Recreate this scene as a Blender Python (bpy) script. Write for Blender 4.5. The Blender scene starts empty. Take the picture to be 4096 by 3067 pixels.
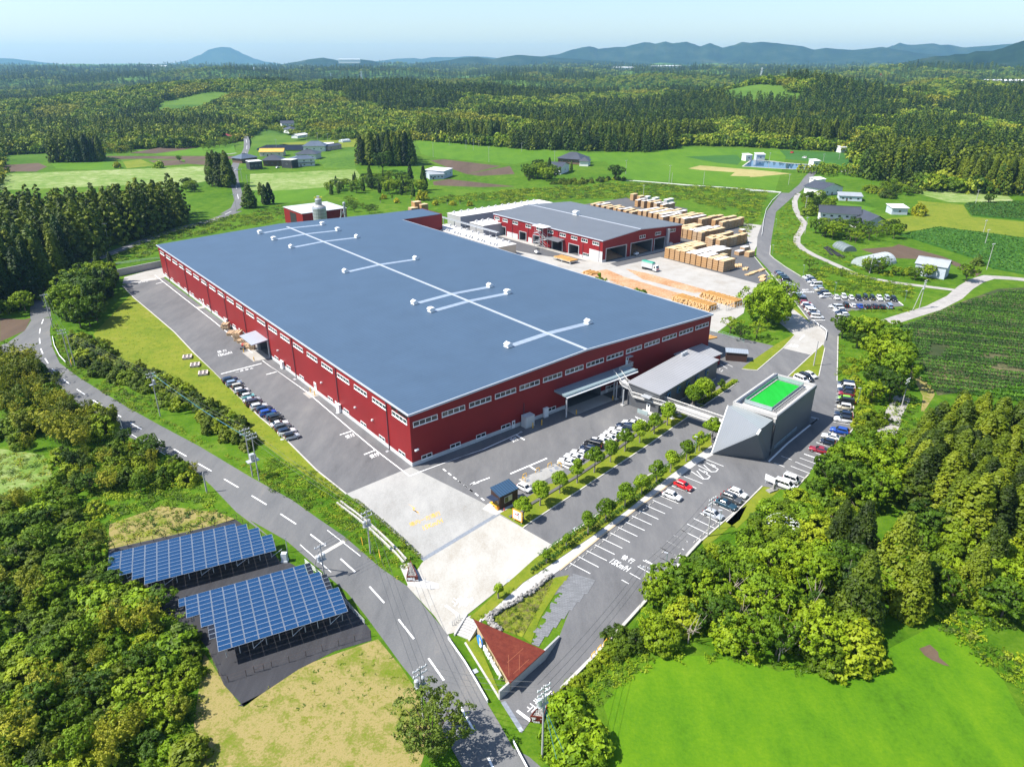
import bpy, bmesh, math, random
from mathutils import Vector, Matrix, noise
from mathutils.geometry import tessellate_polygon
R = math.radians
random.seed(7)
SC = bpy.context.scene
COL = SC.collection
# survey: photo measurements -> metres on the ground
FL, TH, CX, CY, CH = 2814.52, R(24.4405), 2048.0, 1533.5, 84.0
VIEW = {'A1': (0, 150, .49729), 'A2': (1000, 150, .49729), 'A3': (2000, 150, .49729), 'A4': (3000, 150, .49548), 'A5': (0, 850, .49729),
  'A6': (1000, 750, .49729), 'A7': (2000, 750, .49729), 'A8': (3000, 650, .49548), 'B1': (0, 1600, .49729), 'B2': (800, 1300, .49729),
  'B3': (1800, 1300, .49729), 'B4': (2800, 1200, .5859), 'B5': (0, 2300, .49729), 'B6': (1000, 2000, .48309), 'B7': (1500, 2300, .49729),
  'B8': (2500, 2000, .72152), 'C1': (2800, 1450, .27174), 'C2': (2350, 1400, .27174), 'C3': (3050, 1050, .27174), 'C4': (3250, 1450, .52521),
  'C5': (1700, 770, .47281), 'C6': (2550, 780, .47281), 'C7': (2600, 2050, .47281), 'C8': (2150, 1900, .47281), 'D1': (900, 500, .39401),
  'D2': (2100, 600, .39401), 'D3': (3150, 680, .51101), 'D4': (850, 1180, .31521), 'D5': (870, 1480, .31503), 'D6': (1900, 1800, .36765),
  'D7': (1750, 2400, .42017), 'D8': (3000, 1450, .2627), 'OV': (0, 0, 1.85172)}
def ray(k, x, y):
 o = VIEW[k]
 X = (o[0] + x * o[2] - CX) / FL; Y = -(o[1] + y * o[2] - CY) / FL
 return Vector((X, math.cos(TH) + Y * math.sin(TH), -math.sin(TH) + Y * math.cos(TH)))
def G(k, x, y, z=0.0):
 d = ray(k, x, y); t = (z - CH) / d.z
 return Vector((d.x * t, d.y * t, z))
def at_dist(k, x, y, D):
 d = ray(k, x, y); t = D / math.hypot(d.x, d.y)
 return Vector((d.x * t, d.y * t, CH + d.z * t))
def P(spec, z=0.0):
 k = 'OV'; out = []
 for t in spec.split():
  if ',' in t:
   a, b = t.split(','); out.append(G(k, float(a), float(b), z))
  else: k = t
 return out
YAW = R(38.93)                       # the factory grid
U = Vector((math.cos(YAW), math.sin(YAW), 0)); V = Vector((-math.sin(YAW), math.cos(YAW), 0)); ORG = Vector((-22.75, 138.75, 0))
def W(a, b, z=0.0): return ORG + U * a + V * b + Vector((0, 0, z))
def toW(p): d = p - ORG; return d.dot(U), d.dot(V)
def wall_hit(k, x, y, n, p0):        # where the line of sight meets a vertical wall
 d = ray(k, x, y); C = Vector((0, 0, CH)); t = (p0 - C).dot(n) / d.dot(n); return C + d * t
# mesh collecting
class MB:
 def __init__(s): s.v = []; s.f = []; s.m = []
 def add(s, vs, fs, mi=0):
  n = len(s.v); s.v += [tuple(p) for p in vs]
  for f in fs: s.f.append([n + i for i in f]); s.m.append(mi)
  return s
 def box(s, c, d, rz=0, mi=0, top=None):
  hx, hy, hz = d[0] / 2, d[1] / 2, d[2] / 2; cr, sr = math.cos(rz), math.sin(rz); vs = []
  for z in (-1, 1):
   k = 1 if (z < 0 or top is None) else top
   for x, y in ((-1, -1), (1, -1), (1, 1), (-1, 1)):
    X, Y = x * hx * k, y * hy * k
    vs.append((c[0] + X * cr - Y * sr, c[1] + X * sr + Y * cr, c[2] + z * hz))
  return s.add(vs, [(3, 2, 1, 0), (4, 5, 6, 7), (0, 1, 5, 4), (1, 2, 6, 5), (2, 3, 7, 6), (3, 0, 4, 7)], mi)
 def bb(s, x0, x1, y0, y1, z0, z1, mi=0): return s.box(((x0 + x1) / 2, (y0 + y1) / 2, (z0 + z1) / 2), (abs(x1 - x0), abs(y1 - y0), abs(z1 - z0)), 0, mi)
 def prism(s, pts, z0, z1, mi=0, mi_top=None):
  pts = [Vector((p[0], p[1], 0)) for p in pts]
  if sum(pts[i].x * pts[i - 1].y - pts[i - 1].x * pts[i].y for i in range(len(pts))) > 0: pts = pts[::-1]
  n = len(pts); tri = tessellate_polygon([pts])
  vs = [(p.x, p.y, z0) for p in pts] + [(p.x, p.y, z1) for p in pts]
  T = []
  for t in tri:
   a, b, c = [pts[i] for i in t]
   T.append(t if (b - a).cross(c - a).z > 0 else t[::-1])
  s.add(vs, [tuple(i + n for i in t) for t in T], mi if mi_top is None else mi_top)
  if z0 != z1:
   k = len(s.v) - 2 * n
   for i in range(n):
    j = (i + 1) % n; s.f.append([k + i, k + j, k + n + j, k + n + i]); s.m.append(mi)
  return s
 def tube(s, p, q, r, n=6, r2=None, mi=0, cap=True):
  p = Vector(p); q = Vector(q); r2 = r if r2 is None else r2; d = (q - p).normalized()
  a = d.cross(Vector((0, 0, 1)) if abs(d.z) < .9 else Vector((1, 0, 0))).normalized(); b = d.cross(a); vs = []
  for c, rr in ((p, r), (q, r2)):
   for i in range(n): t = 2 * math.pi * i / n; vs.append(c + a * (rr * math.cos(t)) + b * (rr * math.sin(t)))
  fs = [(i, (i + 1) % n, n + (i + 1) % n, n + i) for i in range(n)]
  if cap: fs += [tuple(range(n))[::-1], tuple(range(n, 2 * n))]
  return s.add(vs, fs, mi)
 def lathe(s, prof, c=(0, 0, 0), n=16, mi=0):
  vs = [(c[0] + r * math.cos(2 * math.pi * i / n), c[1] + r * math.sin(2 * math.pi * i / n), c[2] + z) for r, z in prof for i in range(n)]
  fs = [(k * n + i, k * n + (i + 1) % n, (k + 1) * n + (i + 1) % n, (k + 1) * n + i) for k in range(len(prof) - 1) for i in range(n)]
  fs += [tuple(range(n))[::-1], tuple(range((len(prof) - 1) * n, len(prof) * n))]
  return s.add(vs, fs, mi)
 def strip(s, pts, w, z, mi=0, h=0):   # flat band (h=0) or low kerb of height h along a polyline
  pts = [Vector((p[0], p[1], 0)) for p in pts]; n = len(pts); L = []; Rr = []
  for i, p in enumerate(pts):
   d0 = (p - pts[i - 1]).normalized() if i else None; d1 = (pts[i + 1] - p).normalized() if i < n - 1 else None
   d = ((d0 or d1) + (d1 or d0)).normalized(); nn = Vector((-d.y, d.x, 0)); k = max(.5, nn.dot(Vector((-(d1 or d0).y, (d1 or d0).x, 0))))
   L.append(p + nn * (w / 2 / k)); Rr.append(p - nn * (w / 2 / k))
  if not h:
   return s.add([(p.x, p.y, z) for p in L + Rr], [(i, n + i, n + i + 1, i + 1) for i in range(n - 1)], mi)
  vs = [(p.x, p.y, zz) for zz in (z, z + h) for p in L + Rr]; fs = []
  for i in range(n - 1):
   fs += [(2 * n + i, 3 * n + i, 3 * n + i + 1, 2 * n + i + 1), (i, i + 1, 2 * n + i + 1, 2 * n + i)[::-1], (n + i, n + i + 1, 3 * n + i + 1, 3 * n + i)]
  fs += [(0, n, 3 * n, 2 * n)[::-1], (n - 1, 2 * n - 1, 4 * n - 1, 3 * n - 1)]
  return s.add(vs, fs, mi)
 def quad(s, a, b, c, d, mi=0): return s.add([a, b, c, d], [(0, 1, 2, 3)], mi)
 def mesh(s, name, mats, smooth=False, bevel=0, seg=1):
  me = bpy.data.meshes.new(name); me.from_pydata(s.v, [], s.f)
  if not isinstance(mats, (list, tuple)): mats = [mats]
  for m in mats: me.materials.append(m)
  if len(mats) > 1: me.polygons.foreach_set('material_index', s.m)
  if bevel:
   bm = bmesh.new(); bm.from_mesh(me); bmesh.ops.remove_doubles(bm, verts=bm.verts, dist=1e-4)
   es = [e for e in bm.edges if len(e.link_faces) == 2 and e.calc_face_angle(0) > .5]
   bmesh.ops.bevel(bm, geom=es, offset=bevel, segments=seg, affect='EDGES', profile=.6, clamp_overlap=True)
   bm.to_mesh(me); bm.free()
  if smooth: me.polygons.foreach_set('use_smooth', [True] * len(me.polygons))
  me.update(); return me
 def build(s, name, mats, parent=None, loc=None, **k):
  return link(name, s.mesh(name, mats, **k), parent, loc)
def link(name, me, parent=None, loc=None, rz=0):
 o = bpy.data.objects.new(name, me); COL.objects.link(o)
 if parent: o.parent = parent
 if loc is not None: o.location = loc
 if rz: o.rotation_euler = (0, 0, rz)
 return o
def tag(o, label=None, cat=None, group=None, kind=None):
 if label: o['label'] = label
 if cat: o['category'] = cat
 if group: o['group'] = group
 if kind: o['kind'] = kind
 return o
def thing(name, label, cat, loc=(0, 0, 0), rz=0, group=None):
 o = link(name, None, None, loc, rz); o.empty_display_size = .3
 return tag(o, label, cat, group)
def dup(root, loc, rz=0, label=None, group=None, scale=None, kids=None):
 r = root.copy(); COL.objects.link(r); r.location = loc; r.rotation_euler = (0, 0, rz)
 if label: r['label'] = label
 if group: r['group'] = group
 if scale is not None: r.scale = scale
 for ch in (kids or list(root.children)):
  c = ch.copy(); COL.objects.link(c); c.parent = r
  for g in ch.children:
   d = g.copy(); COL.objects.link(d); d.parent = c
 return r
# materials
def nt(name):
 m = bpy.data.materials.new(name); m.use_nodes = True; t = m.node_tree; t.nodes.clear()
 out = t.nodes.new('ShaderNodeOutputMaterial'); b = t.nodes.new('ShaderNodeBsdfPrincipled'); t.links.new(b.outputs[0], out.inputs[0])
 return m, t, b, out
def N(t, typ, **k):
 n = t.nodes.new(typ)
 for a, v in k.items():
  if a.startswith('i_'): n.inputs[int(a[2:])].default_value = v
  else: setattr(n, a, v)
 return n
def c4(c): return (c[0], c[1], c[2], 1)
def ramp(t, fac, stops, interp='LINEAR'):
 r = N(t, 'ShaderNodeValToRGB'); e = r.color_ramp; e.interpolation = interp
 while len(e.elements) < len(stops): e.elements.new(.5)
 for el, (p, c) in zip(e.elements, stops): el.position = p; el.color = c4(c) if len(c) == 3 else c
 t.links.new(fac, r.inputs[0]); return r.outputs[0]
def noise_fac(t, scale, detail=4, rough=.6, coord='pos', stretch=None, w=0):
 if coord == 'pos': c = N(t, 'ShaderNodeNewGeometry').outputs['Position']
 else: c = N(t, 'ShaderNodeTexCoord').outputs['Object']
 if stretch:
  mp = N(t, 'ShaderNodeMapping'); mp.inputs['Scale'].default_value = stretch[0]; mp.inputs['Rotation'].default_value = (0, 0, stretch[1]); t.links.new(c, mp.inputs[0]); c = mp.outputs[0]
 n = N(t, 'ShaderNodeTexNoise'); n.inputs['Scale'].default_value = scale; n.inputs['Detail'].default_value = detail; n.inputs['Roughness'].default_value = rough; t.links.new(c, n.inputs['Vector'])
 return n.outputs[0]
def mixc(t, f, a, b, mode='MIX'):
 m = N(t, 'ShaderNodeMix', data_type='RGBA', blend_type=mode)
 for s, v in ((m.inputs[0], f), (m.inputs[6], a), (m.inputs[7], b)):
  if hasattr(v, 'links'): t.links.new(v, s)
  else: s.default_value = c4(v) if isinstance(v, (tuple, list)) else v
 return m.outputs[2]
def bump(t, b, h, strength=.3, dist=.05):
 n = N(t, 'ShaderNodeBump'); n.inputs['Strength'].default_value = strength; n.inputs['Distance'].default_value = dist; t.links.new(h, n.inputs['Height']); t.links.new(n.outputs[0], b.inputs['Normal'])
def plain(name, c, rough=.6, var=.12, scale=1.5, metal=0, spec=.5, coord='obj', bumpk=0):
 m, t, b, o = nt(name); f = noise_fac(t, scale, 5, .6, coord)
 lo = tuple(x * (1 - var) for x in c); hi = tuple(min(1, x * (1 + var)) for x in c)
 t.links.new(ramp(t, f, [(.3, lo), (.7, hi)]), b.inputs['Base Color'])
 b.inputs['Roughness'].default_value = rough; b.inputs['Metallic'].default_value = metal; b.inputs['Specular IOR Level'].default_value = spec
 if bumpk: bump(t, b, f, bumpk, .05)
 return m
def mottled(name, cols, big=.05, mid=.4, fine=3.0, rough=.9, bumpk=.4, bd=.15, spec=.2, stretch=None):
 m, t, b, o = nt(name)
 f1 = noise_fac(t, big, 5, .62, stretch=stretch); f2 = noise_fac(t, mid, 5, .7, stretch=stretch); f3 = noise_fac(t, fine, 4, .75)
 a = N(t, 'ShaderNodeMath', operation='MULTIPLY_ADD', i_1=.45); t.links.new(f2, a.inputs[0])
 b1 = N(t, 'ShaderNodeMath', operation='MULTIPLY', i_1=.35); t.links.new(f1, b1.inputs[0]); t.links.new(b1.outputs[0], a.inputs[2])
 c = N(t, 'ShaderNodeMath', operation='MULTIPLY_ADD', i_1=.3); t.links.new(f3, c.inputs[0]); t.links.new(a.outputs[0], c.inputs[2])
 n = len(cols); st = [(.38 + .34 * i / (n - 1), q) for i, q in enumerate(cols)]
 t.links.new(ramp(t, c.outputs[0], st), b.inputs['Base Color']); b.inputs['Roughness'].default_value = rough; b.inputs['Specular IOR Level'].default_value = spec
 if bumpk: bump(t, b, c.outputs[0], bumpk, bd)
 return m
def ribbed(name, c, period, axis='x', rough=.45, metal=0, var=.06, bumpk=.5, spec=.5, dark=.75, bd=.04):
 m, t, b, o = nt(name); tc = N(t, 'ShaderNodeTexCoord').outputs['Object']
 w = N(t, 'ShaderNodeTexWave', wave_type='BANDS', bands_direction=axis.upper(), wave_profile='SIN'); w.inputs['Scale'].default_value = 2 * math.pi / (20 * period) ; w.inputs['Distortion'].default_value = 0
 t.links.new(tc, w.inputs['Vector']); f = noise_fac(t, .12, 5, .6, 'obj')
 base = ramp(t, f, [(.3, tuple(x * (1 - var) for x in c)), (.7, tuple(min(1, x * (1 + var)) for x in c))])
 r = ramp(t, w.outputs[0], [(0, (dark,) * 3), (.35, (1, 1, 1))])
 t.links.new(mixc(t, 1.0, base, r, 'MULTIPLY'), b.inputs['Base Color'])
 b.inputs['Roughness'].default_value = rough; b.inputs['Metallic'].default_value = metal; b.inputs['Specular IOR Level'].default_value = spec
 if bumpk: bump(t, b, w.outputs[0], bumpk, bd)
 return m
def leafmat(name, cols, trans=.35, scale=.25, hue=.5, spec=.25):
 m, t, b, o = nt(name)
 oi = N(t, 'ShaderNodeObjectInfo'); f = noise_fac(t, scale, 3, .6)
 a = N(t, 'ShaderNodeMath', operation='MULTIPLY', i_1=hue); t.links.new(oi.outputs['Random'], a.inputs[0])
 s = N(t, 'ShaderNodeMath', operation='MULTIPLY_ADD', i_1=1 - hue * .6); t.links.new(f, s.inputs[0]); t.links.new(a.outputs[0], s.inputs[2])
 n = len(cols); lo, hi = .3, .3 + .55
 col = ramp(t, s.outputs[0], [(lo + (hi - lo) * i / (n - 1), c) for i, c in enumerate(cols)])
 t.links.new(col, b.inputs['Base Color']); b.inputs['Roughness'].default_value = .6; b.inputs['Specular IOR Level'].default_value = spec
 tr = N(t, 'ShaderNodeBsdfTranslucent'); tc = mixc(t, .3, col, (.3, .45, .01), 'MIX'); t.links.new(tc, tr.inputs[0])
 mx = N(t, 'ShaderNodeMixShader', i_0=trans); t.links.new(b.outputs[0], mx.inputs[1]); t.links.new(tr.outputs[0], mx.inputs[2]); t.links.new(mx.outputs[0], o.inputs[0])
 return m
M = {}
M['grass'] = mottled('meadow_grass', [(.018, .055, .004), (.042, .11, .005), (.085, .165, .008), (.17, .20, .04)], .018, .22, 1.6)
M['lawn'] = mottled('lawn_grass', [(.06, .105, .006), (.115, .16, .008), (.165, .19, .014), (.22, .20, .04)], .05, .35, 2.2)
M['paddy'] = mottled('bright_grass', [(.032, .10, .001), (.06, .155, .0015), (.09, .19, .002), (.135, .215, .006)], .03, .2, 1.7, bumpk=.5, bd=.25, stretch=((1, .45, 1), R(25)))
M['rice'] = mottled('field_green', [(.045, .12, .002), (.07, .16, .003), (.10, .19, .006)], .01, .08, .8, stretch=((1, .3, 1), R(-12)))
M['hay'] = mottled('dry_grass', [(.06, .115, .004), (.11, .155, .007), (.16, .165, .03), (.28, .22, .09), (.15, .16, .02), (.09, .13, .006)], .09, .3, 2.6)
M['tea_soil'] = mottled('tea_soil', [(.02, .038, .010), (.04, .055, .018), (.22, .17, .09)], .05, .12, 1.2)
M['pale_weeds'] = mottled('pale_weeds', [(.06, .14, .012), (.12, .2, .03), (.22, .27, .09), (.38, .40, .24)], .02, .16, 1.1)
M['soil'] = mottled('tilled_soil', [(.06, .04, .028), (.095, .065, .045), (.13, .09, .06)], .02, .1, 1.2, stretch=((1, .12, 1), R(20)))
M['straw'] = mottled('straw_field', [(.21, .19, .06), (.31, .27, .10), (.38, .33, .15)], .03, .15, 1.2)
M['tea'] = mottled('tea_field', [(.02, .075, .01), (.035, .11, .014), (.05, .145, .02)], .02, .15, 1.2)
M['asphalt'] = mottled('asphalt', [(.082, .082, .086), (.118, .118, .122), (.148, .147, .149), (.19, .186, .178)], .045, .22, 5, .85, .12, .02, stretch=((1, .3, 1), R(130)))
M['road'] = mottled('road_asphalt', [(.085, .087, .092), (.12, .122, .125), (.15, .15, .15), (.21, .19, .165)], .03, .2, 4, .85, .12, .02, stretch=((1, .25, 1), R(125)))
M['old_road'] = mottled('worn_lane', [(.22, .21, .2), (.32, .3, .28), (.42, .4, .37)], .06, .4, 4, .9, .1, .02)
M['dark_asphalt'] = mottled('new_asphalt', [(.085, .086, .09), (.10, .10, .104), (.118, .117, .118)], .04, .3, 6, .8, .1, .02)
M['concrete'] = mottled('concrete_apron', [(.20, .165, .12), (.27, .265, .25), (.33, .325, .31), (.385, .375, .35)], .035, .22, 3, .85, .08, .02, stretch=((1, .45, 1), R(60)))
M['concrete_pink'] = mottled('warm_concrete', [(.29, .26, .215), (.385, .37, .335), (.45, .435, .405)], .04, .28, 3, .85, .08, .02, stretch=((1, .45, 1), R(150)))
M['yard_concrete'] = mottled('yard_concrete', [(.27, .24, .20), (.35, .335, .31), (.41, .395, .37)], .03, .2, 3, .85, .06, .02)
M['kerb'] = plain('kerb_stone', (.44, .42, .38), .8, .15, 1)
M['path'] = mottled('path_paving', [(.36, .345, .325), (.43, .42, .40), (.48, .465, .45)], .08, .6, 5, .8, .05, .02)
M['paint'] = mottled('road_paint', [(.42, .42, .42), (.78, .78, .77), (.85, .85, .84)], .2, 2, 9, .7, 0)
M['orange_paint'] = mottled('orange_paint', [(.75, .34, .06), (.82, .40, .08), (.78, .45, .15)], .3, 2, 9, .7, 0)
M['bark'] = mottled('bark', [(.06, .045, .035), (.11, .09, .07), (.17, .145, .12)], .3, 2, 8, .9, .5, .04)
M['deadwood'] = plain('dead_wood', (.32, .27, .23), .9, .3, 3)
M['glass'] = plain('window_glass', (.02, .03, .035), .06, .2, .4, spec=.8)
M['white'] = plain('white_paint', (.78, .78, .77), .5, .04, .6)
M['galv'] = plain('galvanised_steel', (.48, .5, .52), .42, .12, 2, metal=.35)
M['pole'] = plain('concrete_pole', (.36, .35, .34), .8, .12, 2)
M['dark'] = plain('near_black', (.015, .015, .016), .8, .2)
M['black'] = plain('black_plastic', (.02, .02, .022), .5, .15)
M['yellow'] = plain('yellow_paint', (.75, .42, .03), .5, .08)
M['orange'] = plain('orange_enamel', (.8, .3, .03), .5, .06)
M['rock'] = mottled('piled_rock', [(.10, .095, .09), (.26, .25, .235), (.42, .40, .37)], .9, 2.5, 6, .9, .8, .2)
M['wood'] = mottled('sawn_wood', [(.42, .26, .12), (.56, .38, .20), (.66, .48, .28)], .3, 2.5, 8, .8, .2, .02)
# flat sheets of the setting
def sheet(name, pts, z, m):
 if isinstance(pts, str): pts = P(pts)
 return tag(MB().prism(pts, z, z).build(name, m), kind='structure')
def slab(name, pts, z0, z1, mats):
 if isinstance(pts, str): pts = P(pts)
 return tag(MB().prism(pts, z0, z1, 1, 0).build(name, mats), kind='structure')
def bands(name, specs, w, z, m, h=0):
 mb = MB()
 for s in specs: mb.strip(P(s) if isinstance(s, str) else s, w, z, 0, h)
 return tag(mb.build(name, m), kind='structure')
def text_mesh(name, body, size, m, ext=0, space=1.0, bold=0):
 cu = bpy.data.curves.new('txt', 'FONT'); cu.body = body; cu.size = size; cu.align_x = 'CENTER'; cu.align_y = 'CENTER'; cu.extrude = ext; cu.space_character = space; cu.resolution_u = 2; cu.offset = bold
 o = bpy.data.objects.new('txt', cu); COL.objects.link(o); dg = bpy.context.evaluated_depsgraph_get(); me = bpy.data.meshes.new_from_object(o.evaluated_get(dg)); bpy.data.objects.remove(o); bpy.data.curves.remove(cu)
 me.name = name; me.materials.clear(); me.materials.append(m); return me
def ground_text(body, corners, m, z=.1):
 a, b, c = corners; me = text_mesh('road_lettering', body, 1, m, 0, 1.0, .012); xs = [v.co.x for v in me.vertices]; ys = [v.co.y for v in me.vertices]
 x0, x1, y0, y1 = min(xs), max(xs), min(ys), max(ys)
 for v in me.vertices:
  s = (v.co.x - x0) / (x1 - x0); t = (v.co.y - y0) / (y1 - y0); p = a + (b - a) * s + (c - a) * t; v.co = (p.x, p.y, z)
 return tag(link('road_lettering', me), kind='structure')
# camera, sun, sky
cam = bpy.data.cameras.new('camera'); cam.sensor_width = 36; cam.lens = 36 * FL / 4096; cam.clip_start = 1; cam.clip_end = 60000
co = link('camera', cam, None, (0, 0, CH)); co.rotation_euler = (math.pi / 2 - TH, 0, 0); SC.camera = co
SUN_EL, SUN_AZ = R(53), R(193.5)      # direction towards the sun (counter-clockwise from +X)
sd = Vector((math.cos(SUN_AZ) * math.cos(SUN_EL), math.sin(SUN_AZ) * math.cos(SUN_EL), math.sin(SUN_EL)))
sl = bpy.data.lights.new('sun', 'SUN'); sl.energy = 5; sl.angle = R(.53); sl.color = (1, .955, .88)
so = link('sun', sl, None, (0, 0, 300)); so.rotation_euler = sd.to_track_quat('Z', 'Y').to_euler()
wd = bpy.data.worlds.new('World'); SC.world = wd; wd.use_nodes = True; wt = wd.node_tree
sky = wt.nodes.new('ShaderNodeTexSky'); sky.sky_type = 'NISHITA'; sky.sun_disc = False; sky.sun_elevation = SUN_EL; sky.sun_rotation = math.pi / 2 - SUN_AZ
sky.air_density = 1.0; sky.dust_density = 1.0; sky.ozone_density = 3; sky.altitude = 200
bg = wt.nodes['Background']; bg.inputs[1].default_value = .11; wt.links.new(sky.outputs[0], bg.inputs[0])
SC.view_settings.view_transform = 'Standard'; SC.view_settings.look = 'None'; SC.view_settings.exposure = 0.88; SC.view_settings.gamma = 1
SC.cycles.max_bounces = 5; SC.cycles.diffuse_bounces = 2; SC.cycles.glossy_bounces = 2; SC.cycles.transmission_bounces = 3; SC.cycles.volume_bounces = 1; SC.cycles.transparent_max_bounces = 6
SC.cycles.use_adaptive_sampling = True
# terrain
HILLS = [(560, 163, 1900, 420, 330), (782, 148, 4200, 700, 300), (1000, 162, 2500, 500, 300), (1362, 153, 2700, 520, 320), (1230, 157, 3000, 400, 300), (1995, 142, 3700, 900, 380),
  (1750, 165, 2300, 420, 260), (2120, 176, 2600, 420, 300), (300, 165, 3600, 500, 300), (90, 172, 3000, 420, 260), (1560, 168, 3400, 420, 260), (700, 176, 1700, 380, 220)]
HILLS += [(60, 158, 4500, 220, 150), (130, 153, 5200, 260, 150), (230, 157, 4600, 200, 130), (420, 152, 5000, 300, 150), (330, 150, 5800, 260, 150), (500, 150, 3600, 260, 160), (900, 151, 4200, 250, 140), (1120, 153, 3600, 260, 150), (1500, 153, 4200, 300, 150), (1640, 157, 3600, 260, 140), (1720, 151, 4600, 300, 150), (1880, 161, 2900, 250, 140), (2050, 166, 2300, 220, 130), (2150, 161, 3200, 250, 150), (1480, 178, 1900, 200, 110), (1700, 188, 1500, 180, 100), (1000, 184, 1700, 200, 110), (860, 174, 2100, 220, 120), (400, 178, 2000, 220, 120), (200, 187, 2000, 200, 110)]
HB = []
for x, y, D, wx, wy in HILLS:
 p = at_dist('OV', x, y, D); HB.append((p.x, p.y, max(4, p.z - 18), wx, wy))
def sm(a, b, x):
 t = min(1, max(0, (x - a) / (b - a))); return t * t * (3 - 2 * t)
def hz(x, y):
 r = math.hypot(x, y); t = sm(820, 1500, r)
 if t <= 0: return 0.0
 n = noise.noise((x / 950, y / 620, 3.1)) * 44 + noise.noise((x / 330, y / 230, 7.7)) * 22 + noise.noise((x / 110, y / 110, 1.7)) * 3
 left = sm(-.1, -.55, math.atan2(x, y)); far = sm(3500, 8500, r)
 h = 2 + n - left * 12 * (1 - far)
 g = 0
 for hx, hy, hh, wx, wy in HB:
  d = ((x - hx) / wx) ** 2 + ((y - hy) / wy) ** 2
  if d < 6: g = max(g, hh * math.exp(-d))
 return t * (h + g) + far * 42
mb = MB(); NA = 300; rings = [0, 30, 60, 100, 150, 200, 260, 330, 410, 500, 600, 700, 780]
r = 820
while r < 16500: rings.append(r); r += max(18, r * .014)
for r in rings:
 for i in range(NA + 1):
  a = R(-58 + 116 * i / NA); x, y = r * math.sin(a), r * math.cos(a) - 25; mb.v.append((x, y, hz(x, y)))
for j in range(len(rings) - 1):
 for i in range(NA):
  k = j * (NA + 1) + i; mb.f.append([k, k + 1, k + NA + 2, k + NA + 1]); mb.m.append(0)
m, t, b, o = nt('terrain_ground')
pos = N(t, 'ShaderNodeNewGeometry').outputs['Position']; ln = N(t, 'ShaderNodeVectorMath', operation='LENGTH'); t.links.new(pos, ln.inputs[0])
f1 = noise_fac(t, .018, 5, .62); f2 = noise_fac(t, .22, 5, .7); f3 = noise_fac(t, 1.6, 4, .75); ff = noise_fac(t, .004, 8, .7)
s = N(t, 'ShaderNodeMath', operation='MULTIPLY_ADD', i_1=.45); t.links.new(f2, s.inputs[0])
s1 = N(t, 'ShaderNodeMath', operation='MULTIPLY', i_1=.35); t.links.new(f1, s1.inputs[0]); t.links.new(s1.outputs[0], s.inputs[2])
s2 = N(t, 'ShaderNodeMath', operation='MULTIPLY_ADD', i_1=.3); t.links.new(f3, s2.inputs[0]); t.links.new(s.outputs[0], s2.inputs[2])
near = ramp(t, s2.outputs[0], [(.38, (.018, .052, .003)), (.49, (.042, .108, .004)), (.6, (.078, .15, .008)), (.72, (.15, .19, .03))])
far = ramp(t, ff, [(.3, (.02, .055, .012)), (.45, (.05, .11, .016)), (.55, (.09, .16, .02)), (.64, (.07, .14, .018)), (.75, (.15, .19, .04))])
mr = N(t, 'ShaderNodeMapRange'); mr.inputs[1].default_value = 700; mr.inputs[2].default_value = 1100; t.links.new(ln.outputs['Value'], mr.inputs[0])
t.links.new(mixc(t, mr.outputs[0], near, far), b.inputs['Base Color']); b.inputs['Roughness'].default_value = .95; b.inputs['Specular IOR Level'].default_value = .1
bump(t, b, s2.outputs[0], .4, .3)
gnd = tag(mb.build('ground', m, smooth=True), kind='structure')
# mountain ranges (each a ridge with its own distance, height and depth)
mm_, t, b, o = nt('mountain_forest'); f = noise_fac(t, .0035, 8, .7)
t.links.new(ramp(t, f, [(.3, (.004, .012, .010)), (.5, (.012, .03, .016)), (.7, (.045, .06, .03))]), b.inputs['Base Color']); b.inputs['Roughness'].default_value = 1; b.inputs['Specular IOR Level'].default_value = 0
def ridge(name, view, prof, D, depth, rough=.16, seed=0, n=150):
 mb = MB(); pts = [at_dist(view, x, y, D) for x, y in prof]; rows = 22
 az = [math.atan2(p.x, p.y) for p in pts]
 for i in range(n + 1):
  a = az[0] + (az[-1] - az[0]) * i / n; k = max(j for j in range(len(az)) if az[j] <= a + 1e-9); k = min(k, len(az) - 2)
  u = (a - az[k]) / (az[k + 1] - az[k]); u = u * u * (3 - 2 * u) * .5 + u * .5; top = pts[k].z * (1 - u) + pts[k + 1].z * u
  for j in range(rows + 1):
   q = j / rows * 2 - 1                                        # -1 near foot, 0 crest, +1 far foot
   rr = D + q * depth; e = (1 - abs(q)) ** 1.25
   x, y = rr * math.sin(a), rr * math.cos(a)
   nn = noise.fractal((x / depth * 2.6, y / depth * 2.6, seed), 1.0, 2.0, 5); nn2 = abs(noise.noise((x / depth * 5, y / depth * 2.2, seed + 5)))
   z = -10 + (top + 10) * (e - 4 * e * (1 - e) * (rough * (.5 + nn * .8) + nn2 * rough * .9))
   mb.v.append((x, y, z))
 for i in range(n):
  for j in range(rows):
   k = i * (rows + 1) + j; mb.f.append([k, k + rows + 1, k + rows + 2, k + 1]); mb.m.append(0)
 return tag(mb.build(name, mm_, smooth=True), kind='structure')
ridge('volcano', 'OV', [(345, 141), (370, 138), (400, 132), (430, 120), (453, 107), (468, 103.5), (480, 102), (496, 103), (512, 110), (530, 119), (552, 128), (575, 134), (610, 139)], 16300, 1000, .04, 1)
ridge('mountain', 'OV', [(-200, 118), (0, 126), (25, 127), (60, 131), (100, 136), (150, 141)], 16500, 1000, .08, 2)
ridge('mountain', 'OV', [(780, 138), (820, 132), (860, 127), (895, 126), (910, 128), (935, 124), (985, 124), (1010, 122), (1045, 123), (1075, 126), (1110, 132)], 15500, 1000, .1, 3)
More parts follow.
